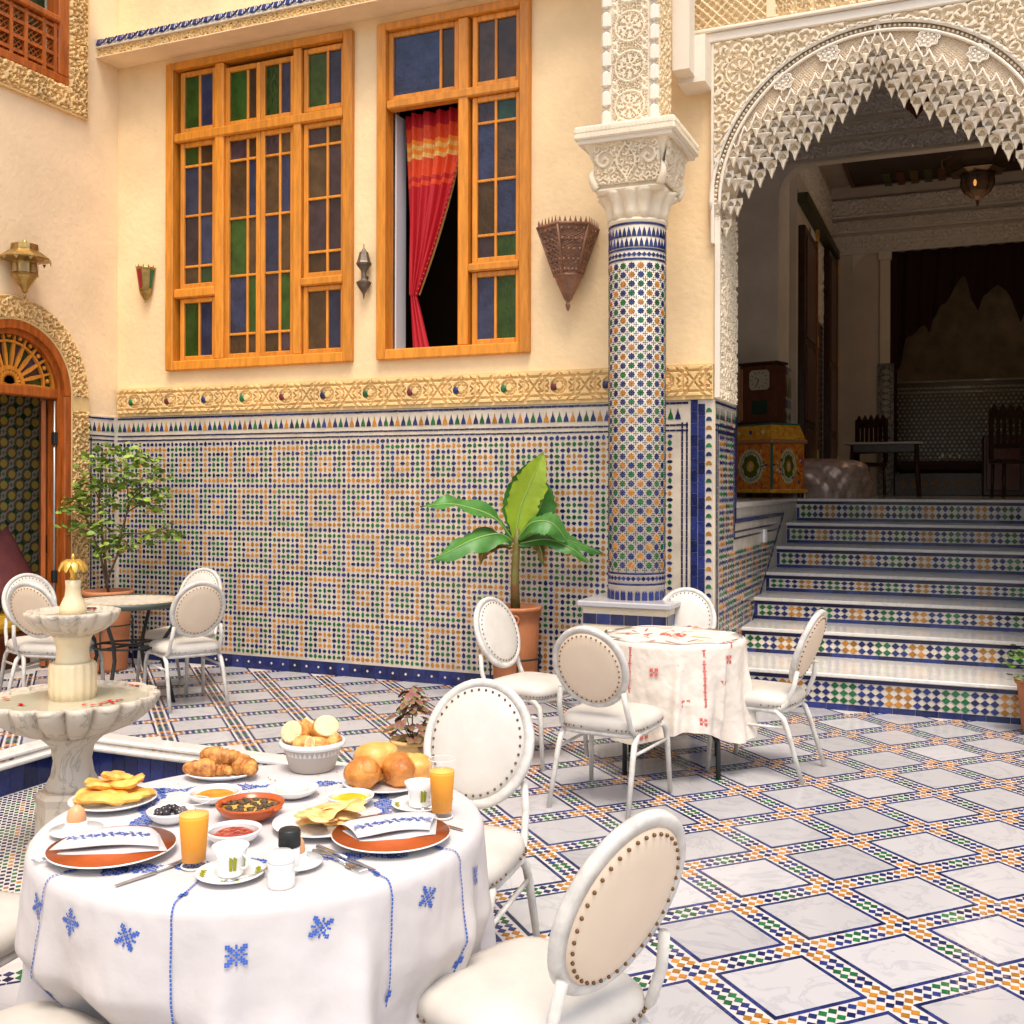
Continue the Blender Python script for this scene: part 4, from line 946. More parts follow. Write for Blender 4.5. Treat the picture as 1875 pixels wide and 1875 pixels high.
def qcorner(o, r_, sx, y0, y1, z):      # concave quarter spandrel in an opening corner
    mb = MB(); n = 10; V = []
    for k in range(n+1):
        a = PI/2*k/n; V += [(o+sx*r_*(1-math.cos(a)), y0, z-r_*(1-math.sin(a))), (o+sx*r_*(1-math.cos(a)), y1, z-r_*(1-math.sin(a)))]
    V += [(o, y0, z), (o, y1, z)]; c = len(V)-2
    F_ = [(2*k, 2*k+1, 2*k+3, 2*k+2) for k in range(n)]+[(c, 2*k, 2*k+2) for k in range(n)]
    mb.add(V, F_); return mb
ia = thing('inner_arch', 'shadowed carved plaster lintel with rounded corners inside the salon entrance', 'arch')
qcorner(-2.09, .42, 1, Y2-.0, Y2+.25, 5.56).build('corner_spandrel', INST, ia); qcorner(1.01, .42, -1, Y2, Y2+.25, 5.56).build('corner_spandrel', INST, ia)
for z, h_, sd_ in ((5.57, .16, 1), (5.80, .14, 2), (6.02, .26, 3)):
    relief('carved_band', ia, (-2.6, Y2-.02, z), (1, 0, 0), (0, 0, 1), 4.2, h_, scroll(h_*.6, sd_) if sd_ < 3 else rosettes(.24, .26, 8), .03, INST, step=.018)
    MB().box(-2.6, 1.6, Y2-.05, Y2-.005, z-.05, z-.02).build('fillet', GYPSUM, ia)
ir = thing('salon_frieze', 'dim carved frieze under the painted ceiling at the back of the salon', 'frieze')
for z, h_, sd_ in ((5.42, .26, 5), (5.76, .16, 6), (6.0, .26, 7)):
    relief('carved_band', ir, (-2.0, Y3-.03-.04*(sd_-5), z), (1, 0, 0), (0, 0, 1), 4.5, h_, scroll(h_*.55, sd_) if sd_ != 5 else rosettes(.2, .26, 4), .03, INST, step=.02)
    MB().box(-2.0, 2.6, Y3-.06-.05*(sd_-5), Y3-.001, z-.04, z-.01).build('fillet', INST, ir)
qcorner(-1.24-.42, .36, 1, Y3-.02, Y3, 5.40).build('corner_spandrel', INST, ir)
relief('side_frieze', ir, (-1.999, Y2+.95, 5.75), (0, 1, 0), (0, 0, 1), 3.8, .6, scroll(.2, 9), .03, INST, step=.03)
cf = thing('painted_ceiling', 'dark painted wooden ceiling panel with small coloured motifs in the salon', 'ceiling panel')
c0 = onz(1530, 292, CE-.03); c1 = onz(1590, 362, CE-.03); xL = (c0[0]+c1[0])/2
ya, yb = c0[1], min(c1[1], Y3-.2)
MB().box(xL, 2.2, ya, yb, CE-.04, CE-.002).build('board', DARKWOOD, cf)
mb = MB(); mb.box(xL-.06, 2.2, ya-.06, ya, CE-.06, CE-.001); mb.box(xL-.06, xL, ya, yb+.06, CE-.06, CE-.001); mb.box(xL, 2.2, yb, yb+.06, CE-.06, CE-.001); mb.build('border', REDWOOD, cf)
for k in range(9):
    x = xL+.45+.20*k; MB().box(x, x+.11, ya+1.0, ya+2.2, CE-.055, CE-.041).build('painted_motif', [mat('dim_green_paint', (.10, .13, .05), .6), mat('dim_rose_paint', (.20, .07, .04), .6), mat('dim_gold_paint', (.22, .14, .03), .5)][k % 3], cf)
# pilaster and dados
pl_ = thing('salon_pilaster', 'white pilaster with a tiled foot at the left of the draped alcove', 'pilaster')
MB().box(-1.24, -1.08, Y3-.06, Y3+.3, 3.585, 5.25, bev=.01).build('shaft', GYPSUM, pl_); MB().box(-1.26, -1.06, Y3-.08, Y3+.3, 5.25, 5.40, bev=.01).build('capital', INST, pl_)
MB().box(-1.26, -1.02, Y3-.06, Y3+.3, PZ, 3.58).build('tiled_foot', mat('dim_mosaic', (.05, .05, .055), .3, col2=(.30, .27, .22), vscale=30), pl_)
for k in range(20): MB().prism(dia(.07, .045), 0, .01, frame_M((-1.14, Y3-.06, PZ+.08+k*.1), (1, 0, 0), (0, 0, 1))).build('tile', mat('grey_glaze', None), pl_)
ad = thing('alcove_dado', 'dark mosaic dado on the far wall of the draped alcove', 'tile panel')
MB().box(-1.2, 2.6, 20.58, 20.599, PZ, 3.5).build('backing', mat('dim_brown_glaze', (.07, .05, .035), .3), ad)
p = Pieces(); p.tmpl('d', MB().prism(dia(.03, .03), 0, .006), mat('grey_glaze', None)); p.tmpl('l', MB().box(0, .2, 0, .03, 0, .008), mat('grey_glaze', None))
for i in range(44):
    for j in range(27): p.add('d', frame_M((-1.1+i*.08+(j % 2)*.04, 20.58, PZ+.1+j*.07), (1, 0, 0), (0, 0, 1)))
for z in (3.3, 3.38, 3.5):
    for k in range(18): p.add('l', frame_M((-1.1+k*.205, 20.575, z), (1, 0, 0), (0, 0, 1)))
p.flush('tile', ad, 0, 'dim_mosaic_tiles')
MB().box(-1.2, 2.6, 20.585, 20.598, 3.54, 5.6).build('wallpaper', mat('dimmed_damask', (.26, .20, .13), .8, var=.3, vscale=4), ad)  # cream paper darkened, the gloom of the alcove put into its colour
# drapes
def drape():
    prof = [(-1.08, 3.3), (-.95, 3.5), (-.83, 4.0), (-.56, 4.18), (-.50, 4.02), (-.44, 4.28), (-.3, 4.5), (.02, 4.93), (.10, 4.55), (.20, 4.35), (.30, 4.6), (.5, 4.75), (.72, 4.4), (.80, 4.12), (.88, 4.3), (1.1, 4.2), (1.3, 3.4), (1.5, 3.0)]
    mb = MB(); V = []; n = 90
    for k in range(n+1):
        x = -1.08+2.58*k/n
        for a in range(len(prof)-1):
            if prof[a][0] <= x <= prof[a+1][0]+1e-6: t = (x-prof[a][0])/(prof[a+1][0]-prof[a][0]); t = t*t*(3-2*t) if prof[a+1][1] > prof[a][1] else 1-(1-t)**.6; zb = prof[a][1]*(1-t)+prof[a+1][1]*t; break
        for j in range(5):
            z = 5.40+(zb-5.40)*j/4; V.append((x, Y3+.12+.05*math.sin(x*26+j*.4)-.02*j, z))
    mb.add(V, [(5*k+j, 5*k+5+j, 5*k+6+j, 5*k+1+j) for k in range(n) for j in range(4)], 0, True)
    mb.box(-1.08, -.98, Y3+.02, Y3+.16, PZ, 5.3)
    return mb
tag(drape().build('alcove_drape', mat('dark_red_velvet', (.025, .006, .006), .9)), 'dark pointed velvet drape hanging across the alcove at the back of the salon', 'drape')
# salon doors on the left wall
for (ya_, yb_, zt, lab) in ((14.25, 15.35, 5.05, 'dark panelled salon door leaf nearest the clock'), (17.0, 17.95, 5.30, 'dark salon door leaf with gilt hinges, beyond the tiled jamb')):
    d_o = thing('salon_door', lab, 'door', (-2.0, ya_, PZ)); wd = yb_-ya_
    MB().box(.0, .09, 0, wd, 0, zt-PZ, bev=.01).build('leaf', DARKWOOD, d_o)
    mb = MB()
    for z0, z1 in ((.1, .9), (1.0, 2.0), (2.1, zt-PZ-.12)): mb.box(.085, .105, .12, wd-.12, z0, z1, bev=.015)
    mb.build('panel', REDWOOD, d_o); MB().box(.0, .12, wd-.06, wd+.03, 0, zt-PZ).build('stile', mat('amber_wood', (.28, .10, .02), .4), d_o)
    for z in (.5, 2.1, 3.6): MB().box(.09, .13, wd-.04, wd+.04, z, z+.14).build('hinge', GOLD, d_o)
MB().box(-1.999, -1.86, 14.15, 18.0, 5.32, 5.45, bev=.01).build('door_header', mat('green_painted_wood', (.05, .05, .02), .5), kind='structure')
jb = thing('salon_jamb_panel', 'mosaic dado with carved plaster above, between the two salon doors', 'tile panel')
MB().box(-1.999, -1.985, 15.42, 16.75, PZ, 4.05).build('backing', mat('grey_glaze', None), jb)
p = Pieces(); p.tmpl('d', MB().prism(dia(.055, .04), 0, .006), Z_K)
for i in range(11):
    for j in range(30): p.add('d', frame_M((-1.985, 15.55+i*.115, PZ+.08+j*.085), (0, 1, 0), (0, 0, 1)))
p.flush('tile', jb, 300)
relief('carved_plaster', jb, (-1.99, 15.42, 4.08), (0, 1, 0), (0, 0, 1), 1.33, 1.2, scroll(.3, 50), .03, INST, step=.04)
cp = MB().box(-2.085, -2.06, Y2-.01, Y2+.88, PZ, PZ+1.62).build('pier_dado', Z_W); 
tag(cp, 'tiled foot of the salon pier, just right of the mantel clock', 'tile panel')
p = Pieces(); p.tmpl('d', MB().prism(dia(.10, .055), 0, .006), Z_K); p.tmpl('m', MB().prism([(-.05, 0), (.05, 0), (0, .26)], 0, .006), Z_O); p.tmpl('n', MB().prism([(-.05, 0), (.05, 0), (0, .26)], 0, .006), Z_G); p.tmpl('B', MB().box(0, .88, 0, .10, 0, .006), Z_B)
for i in range(3):
    for j in range(9): p.add('d', frame_M((-2.06, Y2+.17+i*.27, PZ+.06+j*.12), (0, 1, 0), (0, 0, 1)))
for i in range(7): p.add('mn'[i % 2], frame_M((-2.06, Y2+.08+i*.12, PZ+1.27), (0, 1, 0), (0, 0, 1)))
p.add('B', frame_M((-2.06, Y2, PZ+1.13), (0, 1, 0), (0, 0, 1))); p.add('B', frame_M((-2.06, Y2, PZ+1.55), (0, 1, 0), (0, 0, 1))); p.flush('tile', cp)
from mathutils import noise as NZ
# ================================================================ CHAIRS
LEAN = math.tan(math.radians(20))
def oval(k, n, hw, hh): a = 2*PI*k/n; return hw*math.cos(a), hh*math.sin(a)
def make_chair(studs_single):
    t = thing('banquet_chair', 'chair', 'chair')
    sq = lambda a, e=.42: (math.copysign(abs(math.cos(a))**e, math.cos(a)), math.copysign(abs(math.sin(a))**e, math.sin(a)))
    mb = MB(); n = 40; V = []
    for r_, z in ((.0, .478), (.10, .477), (.165, .470), (.20, .458), (.218, .440), (.222, .42), (.218, .398), (.20, .388)):
        for k in range(n): x, y = sq(2*PI*k/n); V.append((x*r_*(1+.02*y), y*r_*.98, z))
    mb.add(V, [(j*n+k, (j+1)*n+k, (j+1)*n+(k+1) % n, j*n+(k+1) % n) for j in range(7) for k in range(n)]+[tuple(range(7*n, 8*n))], 0, True)
    seat = mb.build('seat', VINYL, t)
    mb = MB(); mb.tube([(.20*sq(2*PI*k/28)[0], .195*sq(2*PI*k/28)[1], .378) for k in range(29)], .014, 8, caps=False); mb.build('seat_frame', WHITEMETAL, t)
    for s_ in (-1, 1):
        mb = MB(); mb.tube([(s_*.19, .10, .378), (s_*.208, .165, .376), (s_*.212, .198, .35), (s_*.216, .212, .30), (s_*.226, .235, .0)], [.015, .015, .0155, .015, .012], 8); mb.build('leg', WHITEMETAL, t)
        mb = MB(); mb.tube([(s_*.19, -.06, .378), (s_*.198, -.15, .374), (s_*.20, -.19, .34), (s_*.203, -.215, .28), (s_*.212, -.30, .0)], [.015, .015, .0155, .015, .012], 8); mb.build('leg', WHITEMETAL, t)
        mb = MB(); mb.tube([(s_*.216, .214, .29), (s_*.203, -.212, .29)], .0085, 6); mb.build('stretcher', WHITEMETAL, t)
        mb = MB(); y0 = -.185; mb.tube([(s_*.192, -.10, .385), (s_*.192, y0+.01, .392), (s_*.188, y0-.02, .42), (s_*.182, y0-LEAN*.10-.02, .51), (s_*.170, y0-LEAN*.20, .60)], .0135, 8); mb.build('back_support', WHITEMETAL, t)
    # oval back: local frame, leaning
    hw, hh, zc = .185, .205, .715; cy = -.185-LEAN*(zc-.49)
    th = math.atan(LEAN); R_ = Matrix.Translation((0, cy, zc))@Matrix.Rotation(-(PI/2-th)+PI, 4, 'X') if False else Matrix.Translation((0, cy, zc))@Matrix.Rotation(PI/2+th, 4, 'X')
    mb = MB(); n = 48
    ringp = [R_@Vector((*oval(k, n, hw, hh), 0)) for k in range(n+1)]
    V = []
    for k in range(n+1):
        ca, sa = math.cos(2*PI*k/n), math.sin(2*PI*k/n)
        for (dr_, dz) in ((-.014, -.015), (.009, -.015), (.016, -.008), (.016, .008), (.009, .015), (-.014, .015)): V.append(R_@Vector(((hw+dr_)*ca, (hh+dr_)*sa, dz)))
    mb.add(V, [(6*k+j, 6*k+6+j, 6*k+6+(j+1) % 6, 6*k+(j+1) % 6) for k in range(n) for j in range(6)], 0, True); back = mb.build('back_frame', WHITEMETAL, t)
    for s_, m_, nm in ((1, VINYL, 'backrest'), (-1, TAN, 'back_panel')):
        mb = MB(); V = []
        for r_, d in ((0, .032), (.6, .029), (.85, .023), (.96, .014), (.975, .0)):
            for k in range(n): x, y = oval(k, n, (hw-.006)*r_, (hh-.006)*r_); V.append(R_@Vector((x, y, s_*d*-1)))
        mb.add(V, [(j*n+k, (j+1)*n+k, (j+1)*n+(k+1) % n, j*n+(k+1) % n) for j in range(4) for k in range(n)], 0, True); mb.build(nm, m_, t)
    me = MB().ball((0, 0, 0), .0048, 6, 4).mesh('stud', STUDM)
    def studs(pts, par):
        if studs_single:
            for p_ in pts: o = obj('stud', me, par); o.location = p_
        else:
            mb = MB()
            for p_ in pts: mb.ball(p_, .0045, 5, 4)
            mb.build('studs', STUDM, par, kind='stuff')
    for s_ in (-1, 1): studs([R_@Vector((*oval(k, 38, hw-.026, hh-.026), s_*.0225)) for k in range(38)], back)
    studs([(.2215*sq(2*PI*(k+.5)/44)[0], .2175*sq(2*PI*(k+.5)/44)[1], .405) for k in range(44) if abs(math.sin(2*PI*(k+.5)/44)) > -2], seat)
    return t
near = make_chair(True); far = make_chair(False)
def put(proto, first, tx, ty, ang, label, group):
    """tx, ty: where the top of the back stands; ang: facing, degrees from +X"""
    c = proto if first else copy_tree(proto); a = math.radians(ang)
    off = .185+LEAN*.43
    c.location = (tx+math.cos(a)*off, ty+math.sin(a)*off, 0); c.rotation_euler = (0, 0, a-PI/2); c['label'] = label; c['group'] = group; return c
G1, G2, G3 = 'chairs round the breakfast table', 'chairs round the red embroidered table', 'chairs round the far mosaic table'
put(near, True, -.60, 2.125, 158, 'white round-backed chair at the right of the breakfast table, its beige back turned to us', G1)
put(near, False, -1.54, 3.375, -86, 'white round-backed chair behind the breakfast table, facing us past the juice glass', G1)
put(near, False, -1.80, 1.20, 80, 'white chair at the near side of the breakfast table, only its seat in view', G1)
put(near, False, -2.80, 1.93, 6, 'white chair left of the breakfast table, cut off by the picture edge', G1)
put(near, False, -1.683, 4.83, 84, 'white chair in front of the red embroidered table with its round beige back towards us', G2)
put(far, True, -2.666, 5.864, -14, 'white chair left of the red embroidered table, in front of the banana plant pot', G2)
put(far, False, -1.70, 6.97, -82, 'white chair behind the red embroidered table, close to the column', G2)
put(far, False, -.713, 6.02, 171, 'white chair right of the red embroidered table, seen from the side by the stair', G2)
put(far, False, -4.953, 6.007, 150, 'white chair right of the far mosaic table, its beige back towards us', G3)
put(far, False, -5.72, 6.98, -85, 'white chair behind the far mosaic table, against the tiled wall', G3)
put(far, False, -6.03, 5.46, 100, 'white chair beside the fountain at the far mosaic table, its beige back towards us', G3)
put(far, False, -6.60, 5.97, -22, 'white chair at the far mosaic table nearest the arched door', G3)
# ================================================================ TABLES AND CLOTHS
TC = (-1.625, 2.215); TR_, TZ = .555, .752
def cloth(c, R0, ztop, drop, mats, seed, folds, flare, hem=.03, wr=0., pinch=()):
    rr = random.Random(seed); ridges = [k*.628+rr.uniform(-.2, .2) for k in range(10)]; ph = [rr.uniform(0, 6.28) for _ in range(6)]
    def S_(a, s):      # a angle, s distance from centre along the cloth
        if s <= R0-.02: 
            z = ztop+wr*math.sin(9*s+3*a+ph[0])*math.sin(5*a)
            return Vector((c[0]+s*math.cos(a), c[1]+s*math.sin(a), z))
        t = s-(R0-.02); e = min(t/.035, PI/2)
        if t < .055: return Vector((c[0]+(R0-.02+.02*math.sin(min(1, t/.055)*PI/2))*math.cos(a), c[1]+(R0-.02+.02*math.sin(min(1, t/.055)*PI/2))*math.sin(a), ztop-.03*(1-math.cos(min(1, t/.055)*PI/2))))
        d = (t-.055)/drop; f_ = sum(math.sin(n*a+ph[i]+.5*d)*w_ for i, (n, w_) in enumerate(folds))
        r_ = R0+flare*d+f_*min(1, d*1.1+.0)*(.35+.65*d)
        for ra in ridges: q_ = (a-ra+.05*d+PI) % (2*PI)-PI; r_ += (.040*math.exp(-(q_/.055)**2)-.022*math.exp(-((q_-.11)/.07)**2)-.018*math.exp(-((q_+.12)/.08)**2))*min(1, d*1.6)*R0/.555
        r_ += NZ.noise(Vector((a*7+seed, d*5, 1.3)))*.010*min(1, d*3)+NZ.noise(Vector((a*19, d*16+seed, 4.1)))*.0028
        for pa, pw, pd_ in pinch: q_ = (a-pa+PI) % (2*PI)-PI; r_ -= pd_*math.exp(-(q_/pw)**4)*min(1, max(0, (d-.27)/.16))
        return Vector((c[0]+r_*math.cos(a), c[1]+r_*math.sin(a), ztop-.03-(drop-.03)*d*(1+hem*math.sin(4*a+ph[3]))))
    mb = MB(); na = 320; V = []; ss = [0.001, .15, .3, .4, R0-.05, R0-.02, R0-.005, R0+.01, R0+.025, R0+.035]+[R0+.035+drop*k/40 for k in range(1, 41)]
    for s in ss:
        for k in range(na): V.append(S_(2*PI*k/na, s))
    mb.add(V, [(j*na+k, (j+1)*na+k, (j+1)*na+(k+1) % na, j*na+(k+1) % na) for j in range(len(ss)-1) for k in range(na)]+[tuple(range(na))], 0, True)
    return mb, S_
def normal(S_, a, s):
    p = S_(a, s); u = S_(a+.004, s)-p; v = S_(a, s+.003)-p; n_ = v.cross(u) if False else u.cross(v)
    n_ = n_.normalized() if n_.length > 0 else Vector((0, 0, 1))
    c_ = Vector((math.cos(a), math.sin(a), .6))
    return n_ if n_.dot(c_) > 0 else -n_
def stitch(mb, S_, a, s, da, ds, mi=0, h=.0034):
    P_ = []
    for (i, j) in ((-1, -1), (1, -1), (1, 1), (-1, 1)): 
        aa, s2 = a+i*da/2, s+j*ds/2; P_.append(S_(aa, s2)+normal(S_, aa, s2)*h)
    mb.add(P_, [(0, 1, 2, 3)], mi)
def stitch_flat(mb, S_, x, y, w_, mi=0, h=.0012):
    P_ = []
    for (i, j) in ((-1, -1), (1, -1), (1, 1), (-1, 1)):
        X, Y = x+i*w_/2, y+j*w_/2; a, s = math.atan2(Y, X), math.hypot(X, Y); P_.append(S_(a, s)+normal(S_, a, s)*h)
    mb.add(P_, [(0, 1, 2, 3)], mi)
STAR = ['##..#..##', '###.#.###', '.###.###.', '..#.#.#..', '##.###.##', '..#.#.#..', '.###.###.', '###.#.###', '##..#..##']
tb = thing('breakfast_table', 'round breakfast table hidden under its white cloth', 'table', (TC[0], TC[1], 0))
MB().lathe([(0.001, .72), (TR_-.03, .72), (TR_-.03, TZ-.008), (0.001, TZ-.008)], n=48, smooth=False).build('table_top', DARKWOOD, tb)
for k in range(4):
    a = PI/4+k*PI/2; MB().tube([(.2*math.cos(a), .2*math.sin(a), .72), (.42*math.cos(a), .42*math.sin(a), .0)], .015, 6).build('leg', IRON, tb)
mb, SF = cloth(TC, TR_, TZ, .66, CLOTH, 5, ((5, .036), (8, .040), (13, .028), (21, .013)), .045, .02, pinch=((math.radians(-105), .55, .09), (math.radians(2), .45, .05)))
cl = mb.build('breakfast_tablecloth', CLOTH); tag(cl, 'white cloth with blue star embroidery draped over the round breakfast table', 'tablecloth')
em = MB(); rr = random.Random(3)
def ang(px, py, R0=TR_, c=TC):      # angle round the table at which a sight line meets the drop of the cloth
    d = ray(px, py); ox, oy = -c[0], -c[1]; A_ = d[0]**2+d[1]**2; B_ = ox*d[0]+oy*d[1]; C_ = ox*ox+oy*oy-(R0+.012)**2; D_ = max(0, B_*B_-A_*C_)
    t = (-B_-math.sqrt(D_))/A_; return math.atan2(d[1]*t-c[1], d[0]*t-c[0])
# square border band on the top
th0 = math.radians(23+10); hs = .335
pat = ['#.##.#.#', '.####.##', '##.#.##.', '#..##..#', '.##..##.', '##.##.##', '#.#..#.#', '.######.', '#.#..#.#', '##.##.##']
cell = .0062
for side in range(4):
    for k in range(int(2*hs/cell)):
        for r_ in range(9):
            t = -hs+k*cell; q = k % 10
            wide = 3.2+1.6*math.sin(k*.35)
            if abs(r_-4) > wide: continue
            if pat[q][r_ % 8] == '.' and rr.random() > .12: continue
            x, y = t, hs-.03+(r_-4)*cell; a = th0+side*PI/2
            X, Y = x*math.cos(a)-y*math.sin(a), x*math.sin(a)+y*math.cos(a)
            stitch_flat(em, SF, X, Y, cell*.95)
# chain lines running from the band over the rim and down the drop
lines_ = [ang(310, 1660), ang(722, 1610), ang(72, 1600), ang(850, 1500)]
for a in lines_+[a+PI/2*0 for a in []]:
    for k in range(88):
        s = .34+k*.0095
        if .0 < (s-.34): stitch(em, SF, a, s, .0042/max(.3, min(s, TR_)), .0072)
    for s in (.50, .82, .40):
        for (da, ds) in ((-1, 0), (1, 0), (0, 1), (0, -1), (0, 0), (-1, 1), (1, -1)): stitch(em, SF, a+da*.010, s+ds*.009, .010, .008)
# motifs on the drop
def motif(mb, S_, px, py, size, tilt=0, mi=0, R0=TR_, c=TC, zt=TZ):
    d = ray(px, py); best = None
    # sight line against the cloth cylinder
    ox, oy = -c[0], -c[1]; A_ = d[0]**2+d[1]**2; B_ = ox*d[0]+oy*d[1]; C_ = ox*ox+oy*oy-(R0+.012)**2; D_ = B_*B_-A_*C_
    if D_ < 0: return
    t = (-B_-math.sqrt(D_))/A_; P_ = (d[0]*t, d[1]*t, H+d[2]*t); a0 = math.atan2(P_[1]-c[1], P_[0]-c[0]); s0 = R0+.035+(zt-.03-P_[2])
    u = size/9
    for j, row in enumerate(STAR):
        for i, ch in enumerate(row):
            if ch == '#':
                x, y = (i-4)*u, (j-4)*u; X = x*math.cos(tilt)-y*math.sin(tilt); Y = x*math.sin(tilt)+y*math.cos(tilt)
                stitch(mb, S_, a0+X/R0, s0+Y, u/R0*.95, u*.95, mi)
for px, py, t in ((590, 1703, .3), (432, 1754, 0), (122, 1692, .78), (228, 1720, .4), (788, 1645, .4), (875, 1605, .2), (62, 1662, .3), (960, 1640, .2)): motif(em, SF, px, py, .044, t)
em.build('embroidery', BLUET, cl)
# table with the red embroidered cloth
T2 = (-1.53, 5.93); R2 = .415
tb2 = thing('folding_table', 'round folding table with black legs under the red embroidered cloth', 'table', (T2[0], T2[1], 0))
MB().lathe([(0.001, .715), (R2-.02, .715), (R2-.02, .742), (0.001, .742)], n=48, smooth=False).build('table_top', DARKWOOD, tb2)
for k in range(4):
    a = math.radians(-55+k*90+23)
    u = (math.cos(a), math.sin(a)); MB().tube([(.16*u[0], .16*u[1], .71), (.20*u[0], .20*u[1], .36), (.36*u[0], .36*u[1], .20), (.36*u[0], .36*u[1], .0)], .015, 6).build('leg', IRON, tb2)
mb = MB(); mb.tube([(.2*math.cos(2*PI*k/24), .2*math.sin(2*PI*k/24), .38) for k in range(25)], .01, 6, caps=False); mb.build('brace', IRON, tb2)
mb, S2 = cloth(T2, R2, .748, .50, CLOTH2, 9, ((4, .025), (7, .022), (11, .014), (19, .005)), .03, .10, wr=.006)
cl2 = mb.build('red_embroidered_tablecloth', CLOTH2); tag(cl2, 'cream cloth cross-stitched in red and orange on the round table before the stair', 'tablecloth')
em2 = MB(); em3 = MB()
for px, py in ((1197, 1233), (1244, 1229), (1337, 1208), (1326, 1256), (1255, 1305), (1310, 1290), (1208, 1318), (1150, 1290), (1180, 1345), (1284, 1340)):
    d = ray(px, py); ox, oy = -T2[0], -T2[1]; A_ = d[0]**2+d[1]**2; B_ = ox*d[0]+oy*d[1]; C_ = ox*ox+oy*oy-(R2+.01)**2; D_ = B_*B_-A_*C_
    if D_ < 0: continue
    t = (-B_-math.sqrt(D_))/A_; P_ = (d[0]*t, d[1]*t, H+d[2]*t); a0 = math.atan2(P_[1]-T2[1], P_[0]-T2[0]); s0 = R2+.035+(.718-P_[2])
    for i, row in enumerate(['##.##', '##.##', '..#..', '##.##', '##.##']):
        for j, ch in enumerate(row):
            if ch == '#': stitch(em2, S2, a0+(j-2)*.009/R2, s0+(i-2)*.009, .0085/R2, .0085, 0, .002)
for px in (1152, 1290, 1200, 1345):
    d = ray(px, 1250); ox, oy = -T2[0], -T2[1]; A_ = d[0]**2+d[1]**2; B_ = ox*d[0]+oy*d[1]; C_ = ox*ox+oy*oy-(R2+.01)**2; D_ = B_*B_-A_*C_
    if D_ < 0 or px in (1200, 1345): continue
    t = (-B_-math.sqrt(D_))/A_; a0 = math.atan2(d[1]*t-T2[1], d[0]*t-T2[0])
    for k in range(46):
        s = R2+.03+k*.0085; stitch(em2, S2, a0, s, (.012 if k % 5 else .022)/R2, .006, 0, .002)
rr = random.Random(8)
for k in range(30):      # small motifs and broken lines on the top
    a = rr.uniform(0, 6.28); s = rr.uniform(.10, .40); 
    for q in range(rr.randint(4, 14)): stitch_flat(em2 if k % 3 else em3, S2, s*math.cos(a)+q*.009*math.cos(a*3), s*math.sin(a)+q*.009*math.sin(a*3), .011, 0, .003)
for i in range(13):
    for j in range(7):
        if (i+j) % 5: stitch_flat(em2, S2, -.06+i*.011, -.05+j*.012, .010, 0, .003)
em2.build('red_stitching', REDT, cl2); em3.build('orange_stitching', ORANGET, cl2)
# far mosaic table
T3 = (-5.66, 6.05)
t3 = thing('mosaic_table', 'round stone-topped table on curved iron legs by the tiled wall', 'table', (T3[0], T3[1], 0))
MB().lathe([(.001, .735), (.385, .735), (.385, .752), (.001, .752)], n=40, smooth=False).build('table_top', mat('pale_stone_top', (.60, .54, .44), .4, var=.25, vscale=25), t3)
MB().lathe([(.385, .715), (.41, .715), (.415, .74), (.41, .757), (.385, .755)], n=40, caps=False).build('rim', GREENIRON, t3)
mo = MB()
for k in range(40):
    a = 2*PI*k/40; M = Matrix.Translation((.33*math.cos(a), .33*math.sin(a), .752))@Matrix.Rotation(a, 4, 'Z'); mo.prism(dia(.02, .02), 0, .002, M)
mo.build('mosaic_ring', mat('sand_tile', (.50, .30, .12), .4), t3)
for k in range(4):
    a = math.radians(20+k*90); u = (math.cos(a), math.sin(a))
    MB().tube([(.38*u[0], .38*u[1], .72), (.37*u[0], .37*u[1], .62), (.26*u[0], .26*u[1], .46), (.24*u[0], .24*u[1], .34), (.30*u[0], .30*u[1], .18), (.34*u[0], .34*u[1], .0)], .014, 8).build('leg', IRON, t3)
mb = MB(); mb.tube([(.25*math.cos(2*PI*k/24), .25*math.sin(2*PI*k/24), .42) for k in range(25)], .009, 6, caps=False); mb.tube([(-.25, 0, .42), (.25, 0, .42)], .009, 6); mb.tube([(0, -.25, .42), (0, .25, .42)], .009, 6); mb.build('brace', IRON, t3)
# ================================================================ FOUNTAIN
FX, FY = -4.0, 3.9
fo = thing('tiered_fountain', 'two-tiered scalloped marble fountain topped by a gilt flower', 'fountain', (FX, FY, 0))
MB().lathe([(.20, -.2), (.21, -.14), (.17, -.10), (.165, .06), (.175, .10), (.15, .12)], n=8, smooth=False).build('pedestal', STONE, fo)
MB().lathe([(.115, .11), (.125, .14), (.10, .19), (.088, .26), (.10, .33), (.14, .37), (.15, .39)], n=48, lobes=14, amp=.03).build('lower_stem', STONE, fo)
def basin(nm, R_, z0, z1, lobes, n=180):
    h_ = z1-z0; pr = [(.30*R_, z0), (.48*R_, z0+.06*h_), (.72*R_, z0+.28*h_), (.90*R_, z0+.58*h_), (.985*R_, z0+.88*h_), (R_, z1), (.95*R_, z1+.004), (.90*R_, z1-.02), (.6*R_, z1-.03), (.001, z1-.035)]
    mb = MB(); 
    for (r_, z) in [(0, 0)]: pass
    V = []
    for j, (r_, z) in enumerate(pr):
        for k in range(n):
            a = 2*PI*k/n; w_ = (abs(math.cos(lobes*a/2))**.45-.7)*.17*(1 if 0 < j < 5 else .55 if j in (0, 5, 6) else 0); V.append((r_*(1+w_)*math.cos(a), r_*(1+w_)*math.sin(a), z))
    mb.add(V, [(j*n+k, j*n+(k+1) % n, (j+1)*n+(k+1) % n, (j+1)*n+k) for j in range(len(pr)-1) for k in range(n)], 0, True)
    return mb.build(nm, STONE, fo)
lo_b = basin('lower_basin', .395, .385, .572, 18); MB().lathe([(.368, .558), (.001, .558)], n=48, caps=False).build('water', WATER, lo_b)
